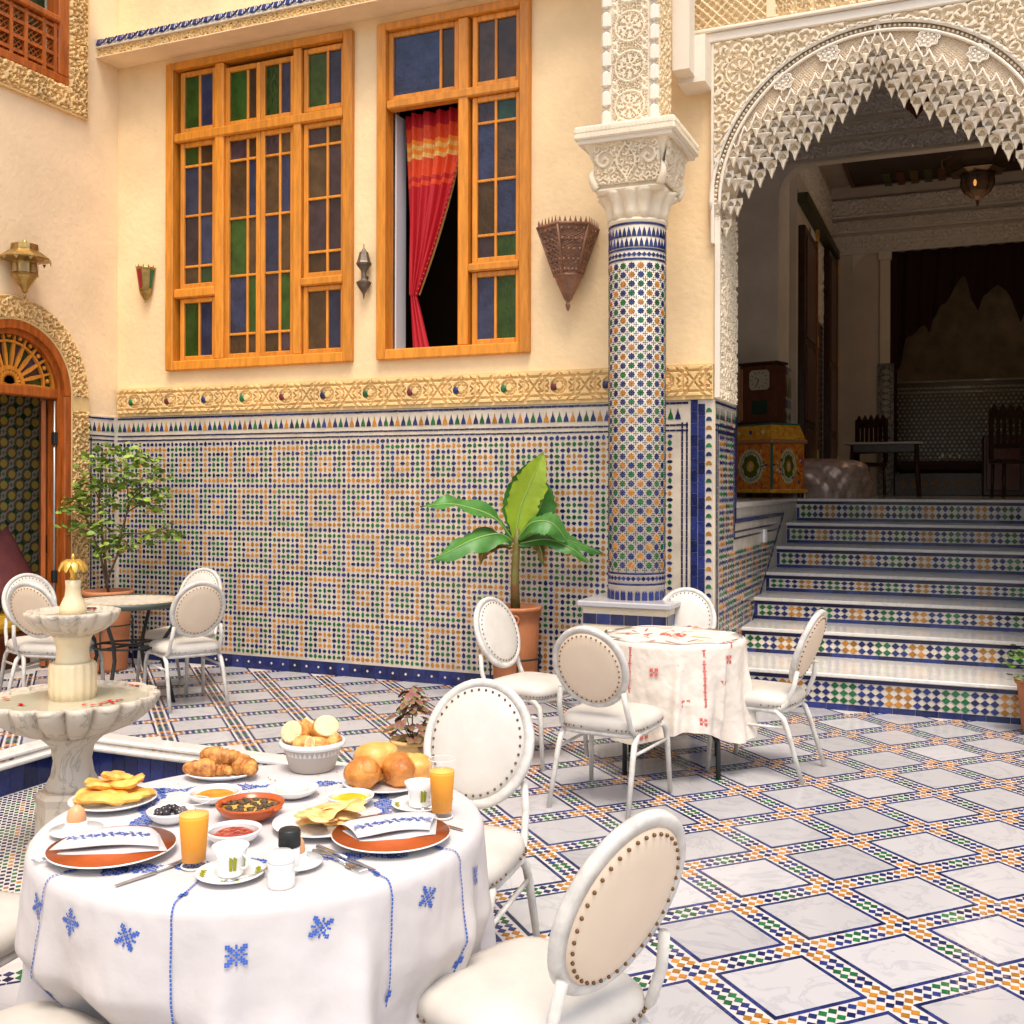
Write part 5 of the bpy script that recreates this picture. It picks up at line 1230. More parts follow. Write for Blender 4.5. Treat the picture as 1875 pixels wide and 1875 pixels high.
MB().lathe([(.085, .54), (.10, .545), (.108, .60), (.108, .72), (.10, .735)], n=64, lobes=16, amp=.08).build('fluted_collar', STONEY, fo)
MB().lathe([(.088, .735), (.078, .75), (.074, .80), (.085, .85), (.10, .875)], n=32).build('upper_stem', STONEY, fo)
up_b = basin('upper_basin', .215, .865, .985, 14); MB().lathe([(.195, .972), (.001, .972)], n=40, caps=False).build('water', WATER, up_b)
MB().lathe([(.045, .96), (.062, .975), (.064, 1.0), (.052, 1.03), (.038, 1.06), (.034, 1.10), (.036, 1.135), (.001, 1.136)], n=32).build('finial_vase', STONEY, fo)
mb = MB()
for k in range(10):
    a = 2*PI*k/10; c_, s_ = math.cos(a), math.sin(a)
    P_ = [(0.006, 1.225, .006), (.03, 1.232, .012), (.055, 1.215, .014), (.068, 1.19, .011), (.07, 1.175, .002)]
    V = []
    for r_, z, w_ in P_: V += [(r_*c_-w_*s_, r_*s_+w_*c_, z), (r_*c_, r_*s_, z+.007), (r_*c_+w_*s_, r_*s_-w_*c_, z)]
    mb.add(V, [(3*j+i, 3*j+i+1, 3*j+4+i, 3*j+3+i) for j in range(4) for i in range(2)], 0, True)
mb.lathe([(.016, 1.135), (.012, 1.16), (.018, 1.18), (.012, 1.215), (.006, 1.24), (.009, 1.25), (.003, 1.265)], n=12); mb.build('gilt_flower', GOLD, fo)
pp = MB(); V = [(-.5, 0, 0), (-.2, .35, .15), (.3, .3, .1), (.5, 0, .05), (.25, -.32, .15), (-.25, -.3, .1)]; pp.add([(x*.034, y*.030, z*.014+.003) for x, y, z in V], [(0, 5, 4, 3, 2, 1)]); ptm = pp.mesh('rose_petal', PETAL)
rr = random.Random(4)
def petal(px, py, z, R_, lab):
    x, y = onz(px, py, z); d = math.hypot(x-FX, y-FY)
    if d > R_: x, y = FX+(x-FX)*R_/d, FY+(y-FY)*R_/d
    o = bpy.data.objects.new('rose_petal', ptm); COL.objects.link(o); o.location = (x, y, z+.002); o.rotation_euler = (0, 0, rr.uniform(0, 6)); tag(o, lab, 'petal', lab)
for px, py in ((155, 1292), (170, 1293), (184, 1291), (190, 1288), (198, 1286), (206, 1288), (214, 1284), (222, 1283), (203, 1284), (240, 1256), (250, 1257), (258, 1256), (105, 1268), (8, 1279), (13, 1282), (36, 1291), (41, 1292)): petal(px, py, .560, .36, 'red rose petal floating in the lower fountain basin')
for px, py in ((155, 1106), (163, 1108), (190, 1106), (200, 1108), (206, 1107), (145, 1116), (152, 1117), (170, 1116)): petal(px, py, .974, .19, 'red rose petal floating in the upper fountain basin')
# ================================================================ PLANTS
def pot(name, label, x, y, h, r1, r0, rim, m_, rings=True, cat='plant pot'):
    t = thing(name, label, cat, (x, y, 0))
    MB().lathe([(r0, 0), (r0+.01, .03), (r1*.97, h*.8), (r1, h-rim), (r1+.012, h-rim), (r1+.018, h-rim*.4), (r1+.012, h), (r1-.012, h), (r1-.016, h-.04), (.001, h-.04)], n=40).build('pot', m_, t)
    MB().lathe([(r1-.016, h-.035), (.001, h-.03)], n=24).build('soil', SOIL, t)
    return t
right = np.array([math.cos(YAW), math.sin(YAW)]); fwd = np.array([-math.sin(YAW), math.cos(YAW)])
BX, BYp = -3.09, 7.30
bp_ = pot('terracotta_pot', 'tall terracotta pot holding the banana plant against the tiled wall', BX, BYp, .70, .185, .15, .03, TERRA)
mb = MB(); mb.tube([(.03*math.cos(2*PI*k/16), .03*math.sin(2*PI*k/16), 0) for k in range(17)], .010, 6, caps=False); mb.ball((0, 0, 0), .014, 6, 4)
o = mb.build('boss', TERRA, bp_); o.location = (.19*math.cos(-1.2), .19*math.sin(-1.2), .615); o.rotation_euler = (PI/2, 0, -1.2+PI/2)
st_ = thing('pot_stand', 'black iron ring stand clasping the banana plant pot', 'plant stand', (BX, BYp, 0))
mb = MB(); mb.tube([(.20*math.cos(2*PI*k/32), .20*math.sin(2*PI*k/32), .32) for k in range(33)], .008, 6, caps=False); mb.build('ring', IRON, st_)
for k in range(3):
    a = math.radians(-63+k*120); u = (math.cos(a), math.sin(a)); MB().tube([(.205*u[0], .205*u[1], .36), (.225*u[0], .225*u[1], .37), (.225*u[0], .225*u[1], .30), (.21*u[0], .21*u[1], .22), (.21*u[0], .21*u[1], .0)], .007, 6).build('leg', IRON, st_)
bpl = thing('banana_plant', 'young banana plant with broad drooping leaves in the tall terracotta pot', 'plant', (BX, BYp, .66))
MB().tube([(0, 0, 0), (-.005, 0, .2), (.0, 0, .36), (.01, 0, .5), (.015, 0, .62)], [.038, .034, .030, .026, .015], 10).build('stem', STEMG, bpl)
def bleaf(pts, wid, m_, wave=.02, fold=.25, up=(0, 0, 1), petiole=None, face=None):
    """pts: midrib in (right, away, up) metres; wid: half widths along it"""
    W_ = [Vector((*(right*p_[0]+fwd*p_[1]), p_[2])) for p_ in pts]; n = 26; mb = MB(); V = []; mid = []
    def smp(t):
        k = t*(len(W_)-1); i = min(int(k), len(W_)-2); f_ = k-i
        p0, p1, p2, p3 = W_[max(i-1, 0)], W_[i], W_[i+1], W_[min(i+2, len(W_)-1)]
        return .5*((2*p1)+(-p0+p2)*f_+(2*p0-5*p1+4*p2-p3)*f_*f_+(-p0+3*p1-3*p2+p3)*f_**3)
    for k in range(n+1):
        t = k/n; p = smp(t); tg = (smp(min(1, t+.02))-smp(max(0, t-.02))).normalized()
        upv = Vector((*(right*face[0]+fwd*face[1]), face[2])) if face else Vector(up); sd_ = tg.cross(upv).normalized(); nn_ = sd_.cross(tg)
        wk = t*(len(wid)-1); i = min(int(wk), len(wid)-2); w_ = wid[i]*(1-(wk-i))+wid[i+1]*(wk-i); mid.append(p)
        for j in range(-4, 5):
            s_ = j/4; wj = w_*(1-(.16*(math.sin(k*2.7+len(pts)*j) > .72)+.04*math.sin(k*1.9+j)) if abs(s_) == 1 else 1); V.append(p+sd_*wj*s_+nn_*(abs(s_)*w_*fold+wave*math.sin(t*17+s_*2.2)*abs(s_)+.0025*math.sin(t*n*2.2)*abs(s_)))
    mb.add(V, [(9*k+j, 9*k+j+1, 9*k+10+j, 9*k+9+j) for k in range(n) for j in range(8)], 0, True)
    l = mb.build('leaf', m_, bpl); r_ = MB(); r_.tube([p+Vector((0, 0, .001)) for p in mid], [.008*(1-.8*k/n) for k in range(n+1)], 5)
    r_.build('midrib', RIBM, l)
c_ = lambda px, py, d=0.: ((px-956)/241.0, d, (1108-py)/241.0+.035)
bleaf([c_(955, 985), c_(965, 930, -.02), c_(985, 880, -.03), c_(1006, 828, -.02)], [.015, .13, .13, .0], BLEAFY, .004, .22, face=(.25, -1, .1))
bleaf([c_(955, 985, .03), c_(948, 930, .06), c_(965, 880, .08), c_(1000, 835, .06)], [.015, .09, .08, .0], BLEAF, .004, .15, face=(.5, -1, .1))
bleaf([c_(962, 985, .05), c_(990, 950, .10), c_(1005, 915, .10), c_(1003, 880, .08)], [.02, .13, .12, .02], BLEAF, .006, .15, face=(-.2, -1, .1))
bleaf([c_(950, 985), c_(915, 945, -.08), c_(860, 925, -.14), c_(825, 922, -.16), c_(787, 928, -.14)], [.02, .09, .10, .08, .01], BLEAF, .018, .2, face=(.1, -.55, 1))
bleaf([c_(950, 990), c_(925, 975, -.12), c_(880, 985, -.22), c_(840, 1005, -.26), c_(802, 1022, -.22)], [.02, .10, .12, .07, .0], BLEAF, .018, -.25, face=(.2, -.8, 1))
bleaf([c_(960, 985), c_(985, 955, -.14), c_(1020, 955, -.20), c_(1046, 985, -.18)], [.02, .10, .12, .03], BLEAF, .010, -.2, face=(-.1, -.9, 1))
bleaf([c_(960, 990), c_(1005, 975, -.02), c_(1060, 990, -.06), c_(1113, 1012, -.02)], [.02, .07, .08, .0], BLEAF, .012, -.2, face=(.1, -.8, 1))
bleaf([c_(960, 995), c_(1010, 985, -.10), c_(1055, 1000, -.16), c_(1085, 1025, -.16)], [.02, .07, .07, .0], BLEAF, .012, -.2, face=(.1, -.8, 1))
bleaf([c_(960, 1000, .0), c_(985, 990, -.05), c_(1000, 1000, -.08), c_(1005, 1032, -.08)], [.01, .04, .05, .0], BLEAFB, .02, -.4, face=(.1, -.9, .6))
bleaf([c_(950, 1000, .0), c_(920, 995, -.05), c_(900, 1005, -.08), c_(893, 1030, -.08)], [.01, .04, .05, .0], BLEAFB, .02, -.4, face=(.1, -.9, .6))
# leafy tree in its pot
TX, TY = -6.80, 7.02
pot('terracotta_pot', 'wide-rimmed terracotta pot under the leafy tree in the corner', TX, TY, .69, .20, .15, .05, TERRA)
mb = MB(); mb.tube([(TX+.205*math.cos(2*PI*k/32), TY+.205*math.sin(2*PI*k/32), .40) for k in range(33)], .007, 6, caps=False)
for k in range(3):
    a = -1.1+k*2.1; mb.tube([(TX+.21*math.cos(a), TY+.21*math.sin(a), .44), (TX+.21*math.cos(a), TY+.21*math.sin(a), 0)], .007, 6)
tag(mb.build('pot_stand', IRON), 'thin iron stand round the pot of the leafy tree', 'plant stand')
tr = thing('potted_tree', 'slender leafy green tree with thin branches in the corner by the arched door', 'tree', (TX, TY, .64))
rr = random.Random(12); mt = MB(); tips = []
def tp(px, py, d=0.): x = (px-210)/218.; return Vector((*(right*x+fwd*d), (1078-py)/218.))
brs = [[(212, 1080), (208, 1050), (228, 1000), (240, 950), (262, 890), (280, 850)], [(212, 1075), (195, 1000), (180, 960), (165, 920), (150, 895)], [(240, 950), (250, 900), (245, 850), (225, 815)], [(240, 960), (285, 960), (320, 950), (335, 955)], [(208, 1045), (200, 960), (195, 900), (195, 830)], [(245, 920), (290, 895), (330, 885)], [(180, 960), (160, 950), (145, 950)], [(195, 900), (180, 860), (175, 830)], [(262, 890), (285, 870), (300, 840)]]
for b in brs:
    P_ = [tp(x, y, rr.uniform(-.12, .06)*i/len(b)) for i, (x, y) in enumerate(b)]
    mt.tube(P_, [.012*(1-.8*i/len(P_)) if b[0][1] > 1000 else .006*(1-.7*i/len(P_)) for i in range(len(P_))], 6)
mt.build('trunk', BARK, tr)
clumps = [(210, 815, 42), (250, 812, 38), (180, 830, 30), (285, 830, 34), (225, 850, 45), (265, 860, 40), (300, 850, 25), (195, 870, 36), (240, 885, 40), (285, 890, 30), (215, 905, 26), (155, 895, 28), (140, 910, 20), (170, 915, 24), (145, 948, 20), (175, 950, 24), (205, 945, 22), (205, 975, 34), (235, 970, 28), (255, 985, 18), (290, 965, 24), (325, 952, 22), (335, 965, 14), (315, 885, 20), (300, 915, 16), (210, 1000, 18), (170, 870, 22)]
lf = MB()
for (x, y, r_) in clumps:
    for k in range(int(r_*.95)):
        a, q = rr.uniform(0, 6.28), r_*math.sqrt(rr.random()); c0_ = tp(x+q*math.cos(a), y+q*.62*math.sin(a), rr.uniform(-.20, .12))
        s_ = rr.uniform(.028, .048); R3 = Matrix.Rotation(rr.uniform(0, 6.28), 3, 'Z')@Matrix.Rotation(rr.uniform(-.2, 1.0), 3, 'X')@Matrix.Rotation(rr.uniform(-.5, .5), 3, 'Y')
        P_ = [(-1, 0, 0), (-.5, .55, .12), (.1, .62, .1), (.55, .35, .05), (1, 0, -.12), (.55, -.35, .05), (.1, -.62, .1), (-.5, -.55, .12), (0, 0, 0)]
        lf.add([c0_+R3@Vector((u*s_, v*s_, w_*s_)) for u, v, w_ in P_], [(8, 0, 1), (8, 1, 2), (8, 2, 3), (8, 3, 4), (8, 4, 5), (8, 5, 6), (8, 6, 7), (8, 7, 0)], 0)
lf.build('crown', LEAFS, tr, kind='stuff')
# coleus in its pale pot
CPX, CPY = onz(755, 1352, .25)
pot('ochre_pot', 'small sand coloured pot holding the purple coleus beside the breakfast table', CPX, CPY, .25, .105, .085, .02, CANVAS)
co = thing('coleus_plant', 'bushy purple and green coleus in the small sand coloured pot', 'plant', (CPX, CPY, .23)); rr = random.Random(31)
mb = MB(); mb.tube([(0, 0, 0), (.0, 0, .15), (-.01, 0, .26)], .004, 5)
for k in range(6): a = rr.uniform(0, 6.28); mb.tube([(0, 0, 0), (.05*math.cos(a), .05*math.sin(a), .08), (.08*math.cos(a), .08*math.sin(a), .12)], .003, 5)
mb.build('stem', BARK, co)
lmesh = None
for k in range(120):
    t = rr.random(); z = .01+t*.29; r_ = (.16*(1-t)**.6+.03)*rr.uniform(.4, 1); a = rr.uniform(0, 6.28)
    if t > .55 and rr.random() < .5: r_ *= .5
    if lmesh is None:
        m3 = MB(); P_ = [(0, 0, 0), (.3, .26, .03), (.6, .30, .02), (.85, .18, -.03), (1, 0, -.10), (.85, -.18, -.03), (.6, -.30, .02), (.3, -.26, .03), (.5, 0, .06)]; m3.add(P_, [(8, i, (i+1) % 8) for i in range(8)]); lmesh = m3.mesh('leaf', COLEUS)
    o = obj('leaf', lmesh, co); s_ = rr.uniform(.045, .085); o.location = (r_*math.cos(a)*.6, r_*math.sin(a)*.6, z); o.scale = (s_, s_, s_); o.rotation_euler = (rr.uniform(-.4, .4), rr.uniform(-.1, .8), a)
# plant at the right edge
ex_, ey_ = .475, 7.62
pot('terracotta_pot', 'terracotta pot at the right foot of the stair, cut off by the picture edge', ex_, ey_, .36, .15, .11, .03, TERRA)
ep = thing('bushy_plant', 'bright green leafy plant in the pot at the right foot of the stair', 'plant', (ex_, ey_, .34)); lf = MB(); rr = random.Random(77)
for k in range(260):
    a, b, r_ = rr.uniform(0, 6.28), rr.uniform(0, 1), rr.uniform(.04, .23); c0_ = Vector((r_*math.cos(a), r_*math.sin(a), b*.22)); s_ = rr.uniform(.02, .035)
    R3 = Matrix.Rotation(rr.uniform(0, 6.28), 3, 'Z')@Matrix.Rotation(rr.uniform(-.9, .9), 3, 'X')
    lf.add([c0_+R3@Vector((u*s_, v*s_, 0)) for u, v in ((-1, 0), (-.3, .5), (.5, .4), (1, 0), (.5, -.4), (-.3, -.5))], [(0, 5, 4, 3, 2, 1)])
lf.build('crown', LEAF, ep, kind='stuff'); MB().tube([(0, 0, -.05), (.01, 0, .18)], .008, 6).build('stem', BARK, ep)
# ================================================================ BREAKFAST
ZT = TZ+.001
def at(px, py, z=ZT): return onz(px, py, z)
def plate(r_, h_=.018): return [(r_*.55, 0), (r_*.58, .003), (r_*.85, h_*.6), (r_, h_), (r_*.99, h_+.003), (r_*.82, h_*.6+.003), (r_*.6, .006), (.001, .006)]
def bowl(r_, h_, t=.005): return [(r_*.5, 0), (r_*.55, .003), (r_*.85, h_*.45), (r_*.98, h_*.85), (r_, h_), (r_-t, h_), (r_*.9, h_*.6), (r_*.6, .008), (.001, .007)]
rr = random.Random(55)
def lump(mb, c, r_, sq, rz=0., n=14, m=10, noise=.08, rx=0., seed=1):
    q = random.Random(seed); ph = [q.uniform(0, 6.28) for _ in range(6)]; V = [(0, 0, -1)]
    for j in range(1, m):
        for i in range(n): a = 2*PI*i/n; b = -PI/2+PI*j/m; V.append((math.cos(a)*math.cos(b), math.sin(a)*math.cos(b), math.sin(b)))
    V.append((0, 0, 1)); R3 = Matrix.Rotation(rz, 3, 'Z')@Matrix.Rotation(rx, 3, 'X'); out = []
    for p_ in V:
        k = 1+noise*(math.sin(3*p_[0]+ph[0])+math.sin(4*p_[1]+ph[1])+math.sin(5*p_[2]+ph[2])+.5*math.sin(9*p_[0]+7*p_[1]+ph[3]))/2
        out.append(Vector(c)+R3@Vector((p_[0]*r_*sq[0]*k, p_[1]*r_*sq[1]*k, p_[2]*r_*sq[2]*k)))
    f = [(0, 1+(i+1) % n, 1+i) for i in range(n)]+[(1+j*n+i, 1+j*n+(i+1) % n, 1+(j+1)*n+(i+1) % n, 1+(j+1)*n+i) for j in range(m-2) for i in range(n)]
    e = len(V)-1; f += [(1+(m-2)*n+i, 1+(m-2)*n+(i+1) % n, e) for i in range(n)]; mb.add(out, f, 0, True)
def dish(name, label, cat, px, py, prof, m_, n=48, sx=1., sy=1., rot=0.):
    x, y = at(px, py); mb = MB(); mb.lathe(prof, n=n, sx=sx, sy=sy); o = mb.build(name, m_); o.location = (x, y, ZT); o.rotation_euler = (0, 0, rot); tag(o, label, cat); return o, x, y
# croissants
o, x, y = dish('oval_plate', 'white oval plate under the pile of croissants', 'plate', 405, 1424, plate(.104), CHINA, sx=1, sy=.72, rot=YAW)
def croissant(dx, dy, dz, rz, s_, lab):
    mb = MB(); n = 84; pts = []; rs = []
    for k in range(n+1):
        t = k/n*2-1; a = t*1.75; pts.append((s_*.054*math.sin(a)*1.2, s_*.060*(math.cos(a)-.5), .0)); w_ = (1-abs(t)**1.5)**.75
        rs.append(s_*(.006+.027*w_)*(.86+.30*((abs(t)*5.0) % 1.0 if abs(t) > .1 else .9)))
    mb.tube(pts, rs, 12); c = mb.build('croissant', CRUST); c.location = (x+right[0]*dx+fwd[0]*dy, y+right[1]*dx+fwd[1]*dy, ZT+dz); c.rotation_euler = (.15, 0, rz+YAW); tag(c, lab, 'croissant')
croissant(-.043, -.004, .031, PI+.3, .80, 'golden croissant at the left of the oval plate'); croissant(.044, -.008, .031, -.2, .84, 'golden croissant at the right of the oval plate'); croissant(-.008, .016, .060, PI-.2, .76, 'croissant lying on top of the other two'); croissant(.0, -.030, .028, .1, .5, 'small croissant in the middle of the plate, in front')
# bread basket
x, y = at(572, 1408); bk = thing('bread_basket', 'pale ribbed ceramic basket filled with cut rolls', 'basket', (x, y, ZT), YAW)
MB().lathe([(.060, 0), (.066, .004), (.084, .065), (.086, .072)], n=72, lobes=36, amp=.02).build('ribbed_wall', CHINAG, bk)
MB().lathe([(.085, .068), (.097, .074), (.098, .088), (.088, .088), (.080, .05), (.001, .04)], n=48).build('rim', CHINA, bk)
for i, (dx, dy, dz, tilt, rz, ln, lab) in enumerate(((-.045, .0, .105, 1.15, -.5, .032, 'cut roll leaning at the left of the basket, crumb face out'), (.035, -.002, .118, 1.0, .45, .034, 'cut roll leaning at the right of the basket, pale crumb face out'), (-.02, .05, .10, .6, 1.9, .03, 'cut roll at the back of the basket'), (-.02, -.045, .085, 1.5, 1.2, .024, 'small roll at the front left of the basket'), (.03, -.05, .082, 1.4, -1.1, .024, 'small roll at the front middle of the basket'), (.06, -.02, .09, .8, 2.4, .022, 'small roll at the front right of the basket'))):
    b = MB(); r0 = .036 if i < 3 else .026
    b.lathe([(.001, -ln), (r0*.7, -ln*.95), (r0, -ln*.55), (r0*1.04, 0), (r0*1.0, ln*.8), (r0*.97, ln*.95)], n=20, sx=1.1, sy=.95)
    p_ = (right*dx+fwd*dy); o = b.build('bread_roll', CRUSTL); o.location = (x+p_[0], y+p_[1], ZT+dz); o.rotation_euler = (tilt, 0, rz+YAW); tag(o, lab, 'bread roll')
    MB().lathe([(r0*.955, ln*.955), (r0*.92, ln*1.02), (r0*.7, ln*.985), (r0*.45, ln*1.03), (.001, ln*1.0)], n=20, sx=1.1, sy=.95).build('crumb', CRUMB, o)
# square pancakes
o, x, y = dish('plate', 'white plate under the stack of square folded pancakes', 'plate', 207, 1474, plate(.112), CHINA)
def flat(nm, w_, d_, h_, m_, seed, curl=.012, fold=0.):
    q = random.Random(seed); ph = [q.uniform(0, 6.28) for _ in range(4)]; n = 12; mb = MB(); V = []
    for s_ in (1, -1):
        for j in range(n+1):
            for i in range(n+1):
                a, b = i/n*2-1, j/n*2-1; e = max(0, 1-a**8)*max(0, 1-b**8)
                V.append((a*w_/2*(1-.14*b**4)+.004*math.sin(7*b+ph[0]), b*d_/2*(1-.14*a**4)+.004*math.sin(6*a+ph[1]), s_*h_/2*e**.4+curl*math.sin(2.2*a+ph[2])*math.cos(1.8*b+ph[3])+fold*abs(a)))
    k0 = (n+1)**2
    F_ = []
    for s_ in (0, 1):
        for j in range(n):
            for i in range(n):
                b = s_*k0+j*(n+1)+i; f = (b, b+1, b+n+2, b+n+1); F_.append(f if s_ == 0 else f[::-1])
    mb.add(V, F_, 0, True); return mb
for i, (dx, dy, dz, rz, w_, lab) in enumerate(((-.035, -.01, .024, .2, .12, 'square pancake at the bottom left of the stack'), (.045, -.005, .026, -.25, .12, 'square pancake at the bottom right of the stack'), (-.01, -.03, .028, .05, .13, 'square pancake lying across the front of the stack'), (-.035, .02, .046, .5, .09, 'square pancake in the middle of the stack'), (.03, .02, .050, -.4, .095, 'square pancake folded at the top right of the stack'), (.0, .03, .064, .9, .075, 'small folded pancake on top of the stack'))):
    o = flat('pancake', w_, w_*.8, .019, PANCAKE, i+2, .006).build('pancake', PANCAKE); p_ = right*dx+fwd*dy; o.location = (x+p_[0], y+p_[1], ZT+dz+.004); o.rotation_euler = (0, (.0, 0, 0, .2, -.25, .2)[i], rz+YAW); tag(o, lab, 'pancake')
# eggs in cups
for px, py, pe, lab in ((140, 1528, 1, 'left'), (540, 1587, 0, 'right')):
    where = 'at the left edge of the table' if pe else 'behind the salt shaker'
    o, x, y = dish('egg_cup', 'low white egg dish holding the brown egg '+where, 'egg cup', px, py, [(.028, 0), (.060, .010), (.062, .014), (.034, .014), (.026, .026), (.027, .034), (.023, .034), (.001, .02)], CHINA, n=36)
    e = MB(); e.lathe([(.001, 0), (.013, .003), (.0205, .013), (.0225, .024), (.019, .040), (.010, .051), (.001, .0545)], n=24); eo = e.build('egg', EGG); eo.location = (x, y, ZT+.018); tag(eo, 'brown boiled egg '+where, 'egg')
# bowls
def filled(name, label, px, py, r_, h_, m_, fl, fname, lvl=.7, extra=None):
    o, x, y = dish(name, label, 'bowl', px, py, bowl(r_, h_), m_); MB().lathe([(r_*.90, h_*lvl), (r_*.5, h_*lvl+.001), (.001, h_*lvl+.001)], n=32).build(fname, fl, o); return o, x, y
filled('honey_bowl', 'white bowl of amber honey beside the croissants', 393, 1467, .072, .028, CHINA, HONEY, 'honey', .78)
filled('oil_bowl', 'white bowl of golden olive oil beside the brioches', 641, 1474, .064, .028, CHINA, OIL, 'oil', .78)
filled('jam_bowl', 'white bowl of dark red jam next to the left juice glass', 428, 1543, .066, .034, CHINA, JAM, 'jam', .78)
o, x, y = dish('olive_bowl', 'white bowl of black olives behind the left juice glass', 'bowl', 312, 1505, bowl(.058, .032), CHINA)
om = MB().ball((0, 0, 0), .0095, 8, 6, squash=(1.25, 1, 1)).mesh('olive', OLIVE)
for k in range(26):
    a, q = rr.uniform(0, 6.28), .036*math.sqrt(rr.random()); c = bpy.data.objects.new('olive', om); COL.objects.link(c); c.location = (x+q*math.cos(a), y+q*math.sin(a), ZT+.022+.018*(1-q/.04)*rr.random()); c.rotation_euler = (rr.uniform(0, 3), rr.uniform(0, 3), rr.uniform(0, 3)); tag(c, 'black olive heaped in the small white bowl', 'olive', 'black olives in the white bowl')
o, x, y = dish('cheese_bowl', 'white dish heaped with fresh white cheese in front of the bread basket', 'bowl', 536, 1458, bowl(.070, .026), CHINA)
mb = MB(); lump(mb, (0, 0, .026), .05, (1, .85, .42), noise=.10, seed=5); mb.build('fresh_cheese', CREAM, o)
o, x, y = dish('terracotta_dish', 'round red terracotta dish with lug handles and baked eggs', 'dish', 458, 1499, bowl(.086, .042, .007), TERRAG)
MB().lathe([(.078, .030), (.04, .031), (.001, .031)], n=32).build('baked_egg', mat('baked_egg', (.75, .55, .12), .5, col2=(.45, .16, .02), vscale=26, bump=.3), o)
for s_ in (-1, 1): MB().box(.078*s_-.012, .078*s_+.012, -.016, .016, .030, .041, bev=.004).build('handle', TERRAG, o)
mb = MB()
for k in range(46): a, q = rr.uniform(0, 6.28), .062*math.sqrt(rr.random()); mb.ball((q*math.cos(a), q*math.sin(a), .033), rr.uniform(.004, .010), 6, 4, noise=.4, squash=(1.3, .9, .6))
mb.build('minced_topping', mat('dark_mince', (.10, .06, .03), .6, var=.5, vscale=60), o)
# crepes
o, x, y = dish('plate', 'white plate under the heap of folded lacy crepes', 'plate', 590, 1517, plate(.122), CHINA)
for i in range(9):
    dx, dy = rr.uniform(-.055, .055), rr.uniform(-.045, .045); q = flat('crepe', .105, .080, .009, CREPE, 20+i, .006).build('crepe', CREPE); p_ = right*dx+fwd*dy; q.location = (x+p_[0], y+p_[1], ZT+.020+.0045*i); q.rotation_euler = (rr.uniform(-.18, .18), rr.uniform(-.18, .18), rr.uniform(0, 6)); tag(q, 'lacy golden crepe folded in the heap on its plate', 'crepe', 'folded crepes on the plate')
# brioches
o, x, y = dish('plate', 'white plate under the glossy brioches', 'plate', 708, 1440, plate(.125), CHINA)
for i, (dx, dy, dz, s_, m_, lab) in enumerate(((-.060, -.035, .045, .052, BRIO, 'dark torn brioche at the front left of the plate'), (-.035, .035, .062, .062, BRIOL, 'tall golden brioche at the back left of the plate'), (.035, -.01, .048, .052, BRIO, 'round glossy brioche in the middle of the plate'), (.080, .02, .045, .045, BRIOL, 'pale brioche at the right of the plate'))):
    mb = MB(); lump(mb, (0, 0, 0), s_, (1.05, .95, .88), n=22, m=16, noise=.09, seed=60+i); lump(mb, (s_*.3, -s_*.2, s_*.35), s_*.62, (1, 1, .8), n=18, m=12, noise=.10, seed=70+i)
    q = mb.build('brioche', m_); p_ = right*dx+fwd*dy; q.location = (x+p_[0], y+p_[1], ZT+dz+.002); q.rotation_euler = (0, 0, i*1.3); tag(q, lab, 'brioche')
mb = MB()
for k in range(70):
    px, py = rr.choice([(640+rr.gauss(0, 40), 1450+rr.gauss(0, 12)), (560+rr.gauss(0, 50), 1425+rr.gauss(0, 10)), (400+rr.gauss(0, 50), 1440+rr.gauss(0, 8)), (250+rr.gauss(0, 40), 1480+rr.gauss(0, 10))]); x_, y_ = at(px, py)
    mb.ball((x_, y_, ZT+.0015), rr.uniform(.0010, .0026), 5, 4, noise=.5)
tag(mb.build('bread_crumbs', CRUSTL, kind='stuff'), 'bread crumbs scattered over the breakfast cloth', 'crumbs')
# juice glasses
for px, py, hh_, lab in ((355, 1588, .128, 'left, between plate and jam'), (809, 1497, .130, 'right, behind the right plate')):
    x, y = at(px, py); g = thing('juice_glass', 'tall glass of orange juice at the '+lab, 'glass', (x, y, ZT))
    MB().lathe([(.026, 0), (.0265, .012), (.0345, hh_+.02), (.0335, hh_+.02), (.0255, .016), (.001, .015)], n=32, caps=False).build('glass', GLASS, g)
    MB().lathe([(.001, .0155), (.0253, .0165), (.0318, hh_-.018), (.0318, hh_-.012)], n=32).build('juice', JUICE, g); MB().lathe([(.0319, hh_-.012), (.0318, hh_-.009), (.001, hh_-.0085)], n=32).build('foam', FOAM, g); mb = MB(); mb.tube([(.034*math.cos(2*PI*q/32), .034*math.sin(2*PI*q/32), hh_+.02) for q in range(33)], .0010, 5, caps=False); mb.tube([(.027*math.cos(2*PI*q/32), .027*math.sin(2*PI*q/32), .004) for q in range(33)], .0022, 5, caps=False); mb.build('rim', mat('glass_rim', (.75, .76, .74), .08, alpha=1), g)
